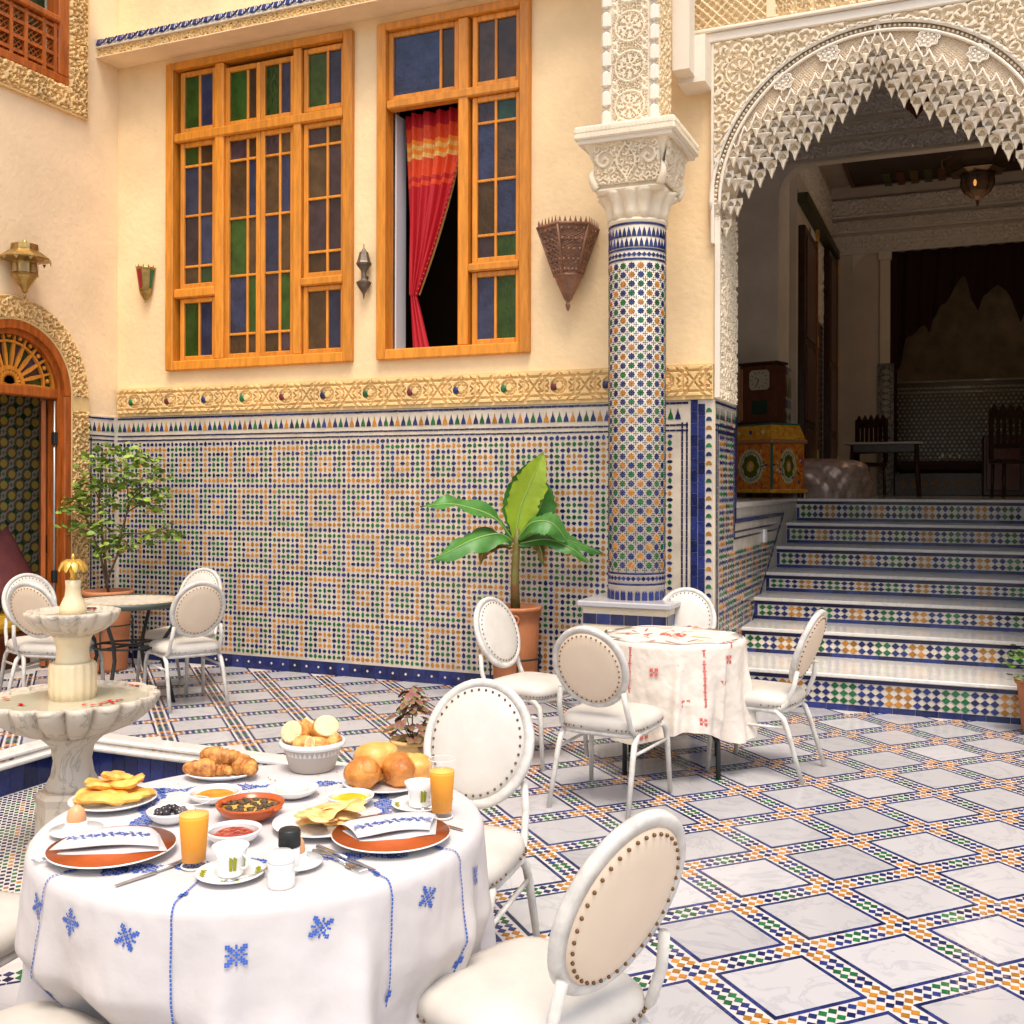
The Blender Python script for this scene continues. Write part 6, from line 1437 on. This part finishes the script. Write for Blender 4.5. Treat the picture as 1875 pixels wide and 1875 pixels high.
# cups and saucers
for px, py, lab in ((422, 1607, 'at the near edge of the table'), (768, 1480, 'behind the right juice glass')):
    x, y = at(px, py); s_ = dish('saucer', 'white saucer with olive green brush marks '+lab, 'saucer', px, py, plate(.074, .014), CHINA)[0]
    mb = MB()
    for k in range(4):
        a = .3+k*1.57
        for q in range(3): mb.prism([(.052*math.cos(a+q*.22), .052*math.sin(a+q*.22)), (.066*math.cos(a+q*.22+.04), .066*math.sin(a+q*.22+.04)), (.062*math.cos(a+q*.22+.22), .062*math.sin(a+q*.22+.22))], .0128, .0146)
    mb.build('brush_mark', mat('olive_green_glaze', (.26, .27, .01), .2), s_)
    c = thing('coffee_cup', 'white flared coffee cup with olive green brush marks '+lab, 'cup', (x, y, ZT+.008))
    MB().lathe([(.026, 0), (.028, .003), (.031, .040), (.040, .062), (.038, .062), (.029, .040), (.025, .008), (.001, .007)], n=36).build('cup', CHINA, c)
    mb = MB()
    for k in range(3):
        a = -1.4+k*.26+YAW+(.6 if k == 2 else 0); z0 = .018; mb.add([(.0315*math.cos(a), .0315*math.sin(a), .016), (.0315*math.cos(a+.2), .0315*math.sin(a+.2), .016), (.0345*math.cos(a+.24), .0345*math.sin(a+.24), .042), (.0345*math.cos(a+.02), .0345*math.sin(a+.02), .048)], [(0, 1, 2, 3)])
    mb.build('brush_mark', mat('olive_green_glaze', None), c)
    mb = MB(); mb.tube([(.030*math.cos(.4+q*0)+.018*math.sin(q), .0, .032+.016*math.cos(q)) for q in [PI*k/10 for k in range(11)]], .003, 6); mb.build('handle', CHINA, c)
    sp = MB(); sp.tube([(.0, -.058, .016), (.045, -.046, .016), (.085, -.022, .022)], [.003, .0022, .0018], 6); sp.ball((-.008, -.060, .017), .010, 8, 5, squash=(1.4, .8, .25)); so = sp.build('teaspoon', STEEL); so.location = (x, y, ZT); so.rotation_euler = (0, 0, .4+YAW); tag(so, 'steel teaspoon on the saucer '+lab, 'spoon')
# orange plates with napkins
for px, py, lab, rz, r_ in ((205, 1566, 'left', .10, .142), (716, 1540, 'right', .25, .142)):
    o, x, y = dish('orange_plate', 'orange glazed plate painted with dark lines, at the '+lab+' place setting', 'plate', px, py, plate(r_, .020), CHINA)
    MB().lathe([(r_*.985, .0232), (r_*.82, .0155), (r_*.6, .0075), (.001, .0070)], n=48).build('glazed_face', ORPLATE, o)
    mb = MB()
    for k in range(6):
        a = k*PI/3+.3
        for s_ in (-.07, .07): mb.tube([(r_*q*math.cos(a+s_*(1.6-q)), r_*q*math.sin(a+s_*(1.6-q)), .0080+.0135*max(0, (q-.6)/.38)+.001) for q in (.55, .7, .82, .96)], .0012, 4)
    mb.tube([(r_*.62*math.cos(2*PI*k/40), r_*.62*math.sin(2*PI*k/40), .0095) for k in range(41)], .0012, 4, caps=False); mb.build('painted_line', mat('dark_brush_line', (.05, .02, .04), .3), o)
    nk = thing('napkin', 'folded white napkin with blue stitching on the '+lab+' orange plate', 'napkin', (x, y, ZT+.010), YAW+(rz if lab == 'left' else .3))
    for q, (w_, d_, dz, a) in enumerate(((.225, .125, .010, .05), (.205, .105, .026, -.06))):
        m_ = MB(); n = 14; V = []
        for s_ in (1, -1):
            for j in range(n+1):
                for i in range(n+1):
                    a_, b_ = i/n*2-1, j/n*2-1; e = max(0, 1-a_**10)*max(0, 1-b_**6); V.append((a_*w_/2*(1-.18*b_*(1 if lab == 'left' else -1)), b_*d_/2, dz+s_*(.0085 if q else .011)*e**.5+.006*math.sin(a_*2+q)+.010*(1-b_*b_)*(q)))
        k0 = (n+1)**2; F_ = []
        for s_ in (0, 1):
            for j in range(n):
                for i in range(n): b = s_*k0+j*(n+1)+i; f = (b, b+1, b+n+2, b+n+1); F_.append(f if s_ == 0 else f[::-1])
        m_.add(V, F_, 0, True); fo_ = m_.build('fold', CLOTH, nk); fo_.rotation_euler = (0, 0, a)
        if q == 1:
            st = MB()
            for i in range(46):
                X = -.090+i*.0040; amp = .0045*math.sin(i*1.15)
                for t in range(3):
                    if (i+t) % 4 == 3: continue
                    Yb = -.034+.0045*t+amp*.8; Z = dz+.0100+.006*math.sin(X/(w_/2)*2+q)+.010*(1-(Yb/(d_/2))**2); st.add([(X, Yb, Z), (X+.0038, Yb, Z), (X+.0038, Yb+.0042, Z), (X, Yb+.0042, Z)], [(0, 1, 2, 3)])
            st.build('embroidery', BLUET, fo_)
# cutlery
def cutlery(kind, px0, py0, px1, py1, lab):
    a, b = at(px0, py0), at(px1, py1); dx, dy = b[0]-a[0], b[1]-a[1]; L = math.hypot(dx, dy); L2 = {'knife': .21, 'fork': .19}[kind]; mb = MB()
    if kind == 'knife':
        mb.prism([(0, -.002), (.095, -.009), (.10, .004), (.0, .005)], .002, .0035); mb.tube([(.10, -.001, .004), (.15, -.001, .005), (L2, -.001, .0045)], [.004, .005, .006], 8, flat=1.)
    else:
        for k in range(4): mb.tube([(0, -.009+.006*k, .006), (.03, -.009+.006*k, .003), (.045, -.008+.0053*k, .004)], .0014, 5)
        mb.prism([(.042, -.011), (.060, -.009), (.070, -.003), (.070, .003), (.060, .009), (.042, .011)], .003, .005); mb.tube([(.068, 0, .005), (.12, 0, .010), (L2, 0, .003)], [.003, .0028, .0055], 7)
    o = mb.build(kind, STEEL); o.location = (a[0], a[1], ZT+.001); o.rotation_euler = (0, 0, math.atan2(dy, dx)); tag(o, lab, kind)
cutlery('knife', 212, 1625, 330, 1583, 'steel knife slanting out from under the left orange plate'); cutlery('knife', 688, 1596, 610, 1566, 'steel knife in front of the right orange plate'); cutlery('fork', 668, 1600, 600, 1572, 'steel fork lying beside the knife before the right orange plate'); cutlery('fork', 60, 1582, 150, 1560, 'steel fork at the far left, half under the left orange plate'); cutlery('knife', 848, 1522, 780, 1505, 'steel knife at the far right, behind the right orange plate')
# salt and pepper
x, y = at(515, 1622); s_ = thing('salt_shaker', 'white squat salt shaker standing in front of the black-capped one', 'shaker', (x, y, ZT))
MB().lathe([(.028, 0), (.029, .004), (.0285, .030), (.027, .034), (.0285, .038), (.028, .062), (.022, .068), (.001, .069)], n=28).build('body', mat('frosted_white', (.80, .78, .74), .35, sub=.1), s_); MB().lathe([(.0285, .052), (.0292, .056), (.029, .068), (.022, .074), (.001, .075)], n=28).build('cap', CHINA, s_)
x, y = at(530, 1597); s_ = thing('pepper_shaker', 'pepper shaker with a ridged black cap behind the white salt shaker', 'shaker', (x, y, ZT))
MB().lathe([(.022, 0), (.0225, .06), (.001, .061)], n=28).build('body', mat('frosted_white', None), s_); MB().lathe([(.0235, .058), (.0235, .092), (.020, .096), (.001, .096)], n=40, lobes=20, amp=.06).build('cap', IRON, s_)
# ================================================================ WALL LANTERNS
def lantern(name, label, x, z, Y, prof, n, m_, axis='y', sx=1.): 
    t = thing(name, label, 'wall lantern', (x, Y, z) if axis == 'y' else (Y, x, z)); MB().lathe(prof, n=n, smooth=n > 12, a0=PI/n).build('body', m_, t); return t
# coloured glass sconce
t = lantern('wall_sconce', 'small tapering sconce with red and green glass, in the wall corner', -6.88, 3.27, BY-.045, [(.001, .0), (.012, .008), (.008, .02), (.018, .03), (.05, .08), (.055, .10), (.06, .115), (.088, .30), (.092, .31), (.088, .32)], 8, BRASS)
for k, a in enumerate((-PI/2-.04, -PI/2+.75, -PI/2+1.54)):
    u = Vector((math.cos(a), math.sin(a), 0)); v_ = Vector((-u.y, u.x, 0)); P_ = []
    for (s_, r_, z) in ((-.014, .0585, .125), (.014, .0585, .125), (.024, .086, .295), (-.024, .086, .295)): P_.append(u*(r_*.94+.003)+v_*s_+Vector((0, 0, z)))
    MB().add(P_, [(0, 1, 2, 3)]).build('glass_pane', [mat('red_lantern_glass', (.30, .01, .02), .2), BRASS, mat('green_lantern_glass', (.01, .12, .05), .2)][k], t)
mb = MB()
for k in range(12): a = 2*PI*k/12; mb.prism([(-.008, 0), (.008, 0), (0, .022)], 0, .003, frame_M((.088*math.cos(a), .088*math.sin(a), .318), (-math.sin(a), math.cos(a), 0), (0, 0, 1)))
mb.build('cresting', BRASS, t)
# slim double lantern
t = lantern('slim_wall_lantern', 'slim double-bulbed bronze lantern on the wall between the two cedar windows', -4.56, 3.14, BY-.06, [(.001, 0), (.006, .02), (.010, .05), (.045, .10), (.062, .135), (.064, .145), (.04, .155), (.022, .17), (.020, .22), (.025, .24), (.060, .285), (.064, .30), (.055, .315), (.036, .39), (.018, .405), (.012, .42), (.004, .43), (.003, .46), (.001, .462)], 6, BRONZE)
mb = MB(); mb.box(-.01, .01, 0, .06, .18, .20); mb.build('bracket', BRONZE, t)
# big copper lantern
t = lantern('pierced_wall_lantern', 'large tapering pierced copper lantern left of the tiled column', -2.745, 2.92, BY-.11, [(.001, 0), (.014, .02), (.02, .05), (.012, .07), (.03, .09), (.085, .21), (.105, .26), (.105, .265)], 6, COPPER)
body = MB(); R0_, R1_, z0_, z1_ = .105, .235, .265, .62
def hexp(r_, k, z): a = PI/6+k*PI/3; return Vector((r_*math.cos(a), r_*math.sin(a), z))
for k in range(6): body.tube([hexp(R0_, k, z0_), hexp(R1_, k, z1_)], .010, 6)
for r_, z, t_ in ((R0_, z0_, .012), (R1_, z1_, .012), (.225, .595, .006), (.12, .31, .006)): body.tube([hexp(r_, k, z) for k in range(7)], t_, 6, caps=False)
body.build('ribs', COPPER, t)
for k in range(6):
    p0, p1, p2, p3 = hexp(R0_, k, z0_), hexp(R0_, k+1, z0_), hexp(R1_, k+1, z1_), hexp(R1_, k, z1_)
    pn = MB(); rows, cols = 13, 8
    def pt_(u, v): a = p0.lerp(p1, u); b = p3.lerp(p2, u); return a.lerp(b, v)
    cen = (p0+p1+p2+p3)/4; nrm = Vector((cen.x, cen.y, 0)).normalized()*.003
    for s_ in (0, 1):
        for i in range(7):
            pts = [pt_(min(1, max(0, .5+.48*math.sin(i*.9+v*9*(1 if s_ else -1)+k))), v) for v in [q/16 for q in range(17)]]
            pn.tube(pts, .0045, 4, smooth=False)
    for v in (.0, .09, .91, 1.): pn.tube([pt_(0, v), pt_(1, v)], .006, 4)
    for i in range(4):
        for j in range(5): c = pt_((i+.5)/4, (j+.5)/5); pn.ball(tuple(c), .014, 6, 4, squash=(1, 1, 1))
    pn.build('pierced_panel', COPPER, t)
    mb = MB(); inner = [Vector((p_.x*.88, p_.y*.88, p_.z)) for p_ in (p0, p1, p2, p3)]; mb.add(inner, [(0, 1, 2, 3)]); mb.build('frosted_glass', mat('cloudy_glass', (.45, .36, .30), .5), t)
    for j in range(6):
        c = p3.lerp(p2, (j+.5)/6); d_v = (p2-p3).normalized(); MB().prism([(-.012, 0), (.012, 0), (.004, .028), (0, .045), (-.004, .028)], -.002, .002, frame_M(c+Vector((0, 0, .01)), d_v, (0, 0, 1))).build('crest', COPPER, t)
# brass lantern on the left wall
t = lantern('brass_wall_lantern', 'large aged brass lantern hanging on the side wall above the arched door', 6.42, 3.13, LX+.13, [(.001, 0), (.008, .01), (.012, .03), (.006, .05), (.02, .06), (.03, .09), (.085, .17), (.10, .19), (.115, .20), (.105, .215), (.10, .30), (.105, .305), (.20, .325), (.205, .335), (.17, .36), (.115, .40), (.11, .45), (.07, .462), (.02, .47), (.012, .49), (.001, .50)], 8, BRASS, axis='x')
mb = MB()
for k in range(12): a = 2*PI*k/12; mb.prism([(-.02, 0), (.02, 0), (.0, -.03)], 0, .004, frame_M((.20*math.cos(a), .20*math.sin(a), .326), (-math.sin(a), math.cos(a), 0), (0, 0, 1)))
mb.box(-.13, -.05, -.02, .02, .33, .36); mb.build('scalloped_edge', BRASS, t)
for k in range(8):
    a = PI/4*k; MB().prism([(-.022, 0), (.022, 0), (.022, .055), (0, .075), (-.022, .055)], 0, .004, frame_M((.098*math.cos(a), .098*math.sin(a), .215), (-math.sin(a), math.cos(a), 0), (0, 0, 1))).build('glass_pane', mat('amber_lantern_glass', (.35, .22, .10), .4), t)
# ================================================================ SALON FURNITURE
CHX, CHY = -2.19, 12.55
ch = thing('painted_chest', 'brightly painted wooden chest with flower medallions at the top of the stair', 'chest', (CHX, CHY, PZ), math.radians(-2))
def pm_(n_, c): return mat(n_, c, .35, var=.25, vscale=14)
RED_, YEL_, GRN_, CRE_, OLI_, TEA_ = mat('painted_red_scroll', (.60, .08, .02), .35, col2=(.80, .34, .03), vscale=16), mat('painted_yellow', (.85, .50, .04), .35, col2=(.70, .20, .02), vscale=18), pm_('painted_green', (.02, .14, .09)), pm_('painted_cream', (.68, .58, .36)), pm_('painted_olive', (.10, .13, .01)), pm_('painted_teal', (.01, .16, .12))

# chest: front faces the court, right side turned to us
W_, D_ = .46, .50
ch.rotation_euler = (0, 0, math.radians(-38))
MB().box(-W_, W_, -D_/2, D_/2, .10, .62, bev=.006).build('body', RED_, ch)
MB().box(-W_-.03, W_+.03, -D_/2-.03, D_/2+.03, .055, .10, bev=.01).build('plinth', YEL_, ch)
MB().box(-W_-.035, W_+.035, -D_/2-.035, D_/2+.035, .62, .665, bev=.014).build('moulding', mat('rose_wood_band', (.45, .20, .09), .35), ch)
V = []
for z, s_ in ((.665, 0), (.83, .05)):
    for (x, y) in ((-1, -1), (1, -1), (1, 1), (-1, 1)): V.append((x*(W_+.01-s_), y*(D_/2+.01-s_), z))
MB().add(V, [(0, 1, 5, 4), (1, 2, 6, 5), (2, 3, 7, 6), (3, 0, 4, 7), (4, 5, 6, 7)]).build('lid', YEL_, ch); MB().box(-W_+.03, W_-.03, -D_/2+.03, D_/2-.03, .831, .85, bev=.005).build('top', TEA_, ch)
mb = MB()
for x in (-W_, W_): mb.box(x-.012, x+.012, -D_/2-.006, -D_/2+.012, .10, .62)
mb.build('corner_strip', TEA_, ch)
for sx in (-1, 1):
    for sy in (-1, 1): MB().box(sx*(W_-.03)-.03, sx*(W_-.03)+.03, sy*(D_/2-.03)-.03, sy*(D_/2-.03)+.03, 0, .055, bev=.006).build('foot', DARKWOOD, ch)
def medal(o, u, sx_):
    for r_, h_, m_, n_ in ((.20, .002, CRE_, 24), (.165, .004, GRN_, 24), (.155, .006, CRE_, 24), (.135, .008, OLI_, 20), (.062, .010, YEL_, 8), (.03, .012, CRE_, 8)):
        P_ = [(r_*sx_*(1+(.06 if r_ > .15 else .12)*math.cos(n_*k*PI/24*2))*math.cos(2*PI*k/48), r_*(1+(.06 if r_ > .15 else .12)*math.cos(n_*2*PI*k/48))*math.sin(2*PI*k/48)) for k in range(48)]
        MB().prism(ccw(P_), 0, h_, frame_M(o, u, (0, 0, 1))).build('medallion', m_, ch)
medal((.12, -D_/2, .36), (1, 0, 0), 1); medal((-.28, -D_/2, .36), (1, 0, 0), .6); medal((W_, 0, .36), (0, 1, 0), .55)
for (o, u, n_) in (((W_-.18, -D_/2, .36), (1, 0, 0), 3), ((W_, -.14, .36), (0, 1, 0), 2), ((W_, .14, .36), (0, 1, 0), 2)):
    for k in range(14):
        a, q = rr.uniform(0, 6.28), rr.uniform(.05, .22); c = (o[0]+u[0]*(q*.45*math.cos(a)), o[1]+u[1]*(q*.45*math.cos(a)), o[2]+q*math.sin(a)); M = frame_M(c, u, (0, 0, 1))@Matrix.Rotation(a, 4, 'Z')
        MB().prism([(-.03, 0), (0, -.012), (.03, .004), (.012, .016)], 0, .003, M).build('petal_stroke', [YEL_, GRN_, CRE_, pm_('painted_blue', (.03, .05, .25))][k % 4], ch)
for k in range(4): MB().ball((-.3+k*.2, -D_/2+.0+.01, .75), .028, 8, 5, squash=(1, .3, 1)).build('flower', [pm_('painted_blue', None), CRE_, pm_('painted_blue', None), CRE_][k], ch)
# clock
ck = thing('mantel_clock', 'upright mahogany clock with silvered dial standing on the painted chest', 'clock', (CHX+.02, CHY+.02, PZ+.851), math.radians(-16))
MB().box(-.24, .24, -.12, .12, 0, .70, bev=.012).build('case', REDWOOD, ck); MB().box(-.26, .26, -.14, .14, .70, .73, bev=.006).build('cornice', DARKWOOD, ck)
MB().box(-.26, .26, -.14, .14, -.0, .03, bev=.006).build('base', DARKWOOD, ck)
oc_ = lambda w_, h_, c_: [(-w_+c_, -h_), (w_-c_, -h_), (w_, -h_+c_), (w_, h_-c_), (w_-c_, h_), (-w_+c_, h_), (-w_, h_-c_), (-w_, -h_+c_)]
MB().prism(oc_(.125, .115, .03), 0, .012, frame_M((.02, -.12, .52), (1, 0, 0), (0, 0, 1))).build('dial', mat('silvered_dial', (.52, .47, .36), .3, metal=.3), ck)
MB().prism(oc_(.10, .085, .02), 0, .006, frame_M((.02, -.12, .20), (1, 0, 0), (0, 0, 1))).build('pendulum_glass', mat('dark_green_glass', (.015, .03, .02), .1), ck)
mb = MB()
for k in range(12):
    a = 2*PI*k/12; mb.box(-.003, .003, -.016, .0, -.012, .012, M=Matrix.Translation((.02+.095*math.cos(a), -.12, .52+.088*math.sin(a)))@Matrix.Rotation(-a+PI/2, 4, 'Y'))
mb.build('hour_mark', IRON, ck)
mb = MB(); mb.tube([(.02, -.137, .52), (-.03, -.137, .55)], .004, 5); mb.tube([(.02, -.137, .52), (-.015, -.137, .45)], .004, 5); mb.build('hand', IRON, ck)
mb = MB()
for x in (-.20, -.225): mb.box(x-.008, x+.008, -.13, -.12, .05, .66)
mb.build('side_moulding', mat('rose_wood_band', None), ck)
# pouf with metallic cover
pf = MB(); n, m = 160, 34; V = []
for j in range(m+1):
    t = j/m; z = .46*(1-(1-t)**1.0) if j < m else .46
    z = .45*math.sin(t*PI/2)**.8; r_ = (.50 if t < .5 else .50*math.cos((t-.5)*PI)**.5 if t < 1 else .001)*(1+.05*math.sin(t*6))
    for k in range(n): a = 2*PI*k/n; w_ = .020*math.sin(a*9+t*9)+.018*abs(math.sin(a*11-t*7))+.012*math.sin(a*5+t*11)+.012*abs(math.sin(a*23+t*14)); V.append(((max(.001, r_)+w_*(1-t*.6))*math.cos(a)*1.15, (max(.001, r_)+w_*(1-t*.6))*math.sin(a), z+.012*math.sin(a*7+t*9)*t))
pf.add(V, [(j*n+k, j*n+(k+1) % n, (j+1)*n+(k+1) % n, (j+1)*n+k) for j in range(m) for k in range(n)], 0, True)
po = pf.build('draped_pouf', mat('copper_satin', (.58, .43, .36), .40, metal=.45, var=.3, vscale=5, bump=.5, bscale=4, stretch=(1, 1, 3))); po.location = (-1.62, 13.05, PZ); tag(po, 'low seat under a shiny copper satin cover beside the painted chest', 'pouf')
# dark carved chairs, table, low bench
def darkchair(x, y, rz, lab):
    t = thing('carved_chair', lab, 'chair', (x, y, PZ), rz)
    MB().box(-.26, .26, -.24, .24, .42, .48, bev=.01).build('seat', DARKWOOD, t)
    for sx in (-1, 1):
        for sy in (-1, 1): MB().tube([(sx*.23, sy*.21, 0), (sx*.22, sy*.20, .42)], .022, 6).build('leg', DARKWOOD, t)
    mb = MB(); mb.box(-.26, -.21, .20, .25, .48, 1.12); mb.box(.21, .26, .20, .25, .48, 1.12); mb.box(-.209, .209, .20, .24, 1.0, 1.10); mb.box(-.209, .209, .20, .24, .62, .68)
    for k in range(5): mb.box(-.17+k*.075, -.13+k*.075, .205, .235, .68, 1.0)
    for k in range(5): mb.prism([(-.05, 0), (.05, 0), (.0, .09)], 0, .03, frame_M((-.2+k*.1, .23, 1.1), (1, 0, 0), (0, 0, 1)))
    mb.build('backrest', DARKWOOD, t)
darkchair(.62, 14.6, .3, 'dark carved chair with spiked back at the right of the salon'); darkchair(-1.35, 16.2, -.5, 'dark carved chair in the gloom beyond the satin-covered seat')
t = thing('salon_table', 'dark salon table with a pale stone top near the left wall', 'table', (-.98, 15.2, PZ))
MB().box(-.5, .5, -.3, .3, .70, .73, bev=.005).build('table_top', mat('dim_stone_top', (.45, .38, .32), .3), t)
for sx in (-1, 1):
    for sy in (-1, 1): MB().tube([(sx*.44, sy*.25, 0), (sx*.40, sy*.22, .7)], .025, 6).build('leg', DARKWOOD, t)
MB().box(-.42, .42, -.24, .24, .60, .70).build('apron', DARKWOOD, t)
t = thing('salon_bench', 'long dark bench with a patterned front at the back of the salon', 'bench', (-.05, 17.2, PZ))
MB().box(-.9, .6, -.3, .3, 0, .34, bev=.01).build('base', DARKWOOD, t); MB().box(-.88, .58, -.28, .28, .341, .52, bev=.05).build('cushion', mat('dark_bench_cloth', (.03, .012, .01), .9), t)
for k in range(9): MB().prism(dia(.07, .08), 0, .01, frame_M((-.78+k*.155, -.3, .17), (1, 0, 0), (0, 0, 1))).build('inlay', mat('dull_inlay', (.20, .12, .05), .5), t)
t = thing('salon_sideboard', 'bulky dark cabinet at the right of the salon behind the carved chair', 'cabinet', (.75, 16.4, PZ)); MB().box(-.5, .5, -.3, .3, 0, .85, bev=.02).build('body', DARKWOOD, t)
for k in range(2): MB().box(-.45+k*.47, -.02+k*.47, -.32, -.30, .08, .78, bev=.01).build('door', REDWOOD, t)
for k, (x, lab) in enumerate(((-.28, 'leftmost'), (-.18, 'middle'), (-.05, 'rightmost'))):
    t = thing('tea_glass', lab+' of three small glasses glinting on the bench in the dark salon', 'glass', (x, 17.15, PZ+.525)); MB().lathe([(.02, 0), (.028, .09), (.001, .09)], n=12).build('body', mat('pale_glass', (.6, .5, .4), .1, metal=.3), t)
# chandeliers
LAMP = bpy.data.materials.new('warm_bulb'); LAMP.use_nodes = True; b_ = LAMP.node_tree.nodes['Principled BSDF']; b_.inputs['Emission Color'].default_value = (1, .42, .12, 1); b_.inputs['Emission Strength'].default_value = .4; b_.inputs['Base Color'].default_value = (.8, .4, .1, 1)
def chandelier(x, y, ztop, s_, lab, bulb=True, m_=None):
    t = thing('chandelier', lab, 'chandelier', (x, y, ztop)); m_ = m_ or mat('blackened_brass', (.08, .05, .03), .4, metal=.6)
    MB().lathe([(.40*s_, 0), (.42*s_, -.04*s_), (.36*s_, -.10*s_), (.30*s_, -.17*s_), (.32*s_, -.20*s_), (.20*s_, -.24*s_), (.19*s_, -.29*s_), (.001, -.28*s_)], n=6, smooth=False).build('canopy', m_, t)
    for k in range(6): a = PI/3*k; MB().prism([(-.12*s_, 0), (.12*s_, 0), (.0, -.09*s_)], 0, .01, frame_M((.40*s_*math.cos(a), .40*s_*math.sin(a), -.03*s_), (-math.sin(a), math.cos(a), 0), (0, 0, 1))).build('fringe', m_, t)
    MB().lathe([(.19*s_, -.29*s_), (.19*s_, -.36*s_), (.15*s_, -.45*s_), (.07*s_, -.52*s_), (.02*s_, -.55*s_), (.012*s_, -.62*s_), (.001, -.63*s_)], n=12, smooth=False).build('bowl', mat('smoked_bowl', (.12, .07, .045), .25, metal=.3), t)
    for k in range(8): a = PI/4*k; MB().tube([(.192*s_*math.cos(a), .192*s_*math.sin(a), -.29*s_), (.192*s_*math.cos(a), .192*s_*math.sin(a), -.36*s_), (.152*s_*math.cos(a), .152*s_*math.sin(a), -.45*s_), (.03*s_*math.cos(a), .03*s_*math.sin(a), -.54*s_)], .008*s_, 4).build('rib', m_, t)
    if bulb: MB().ball((-.03*s_, -.195*s_, -.38*s_), .026*s_, 8, 6, squash=(.7, .4, 1.6)).build('bulb', LAMP, t)
    MB().tube([(0, 0, 0), (0, 0, .6)], .015, 6).build('chain', m_, t)
    if bulb:
        l = bpy.data.lights.new('bulb_light', 'POINT'); l.energy = bulb; l.color = (1, .72, .48); l.shadow_soft_size = .08; lo = bpy.data.objects.new('bulb_light', l); COL.objects.link(lo); lo.location = (x, y, ztop-1.3*s_)
p_ = ony(1790, 285, 14.9); chandelier(p_[0], 14.9, p_[1], 1.05, 'large dark hexagonal chandelier hanging in the salon', 9)
p_ = ony(1840, 425, 19.3); chandelier(p_[0], 19.3, p_[1], .75, 'small lit lantern hanging before the draped alcove', 1)
p_ = ony(1678, 165, 11.0); t = thing('hanging_lantern', 'small red lantern glimpsed under the stalactite arch', 'lantern', (p_[0], 11.0, p_[1])); MB().lathe([(.001, -.28), (.03, -.24), (.12, -.14), (.13, -.05), (.08, .0), (.02, .03), (.02, .5)], n=8, smooth=False).build('body', mat('dark_red_glass', (.09, .015, .01), .2), t)
# unused texture variants never linked stay out of the scene
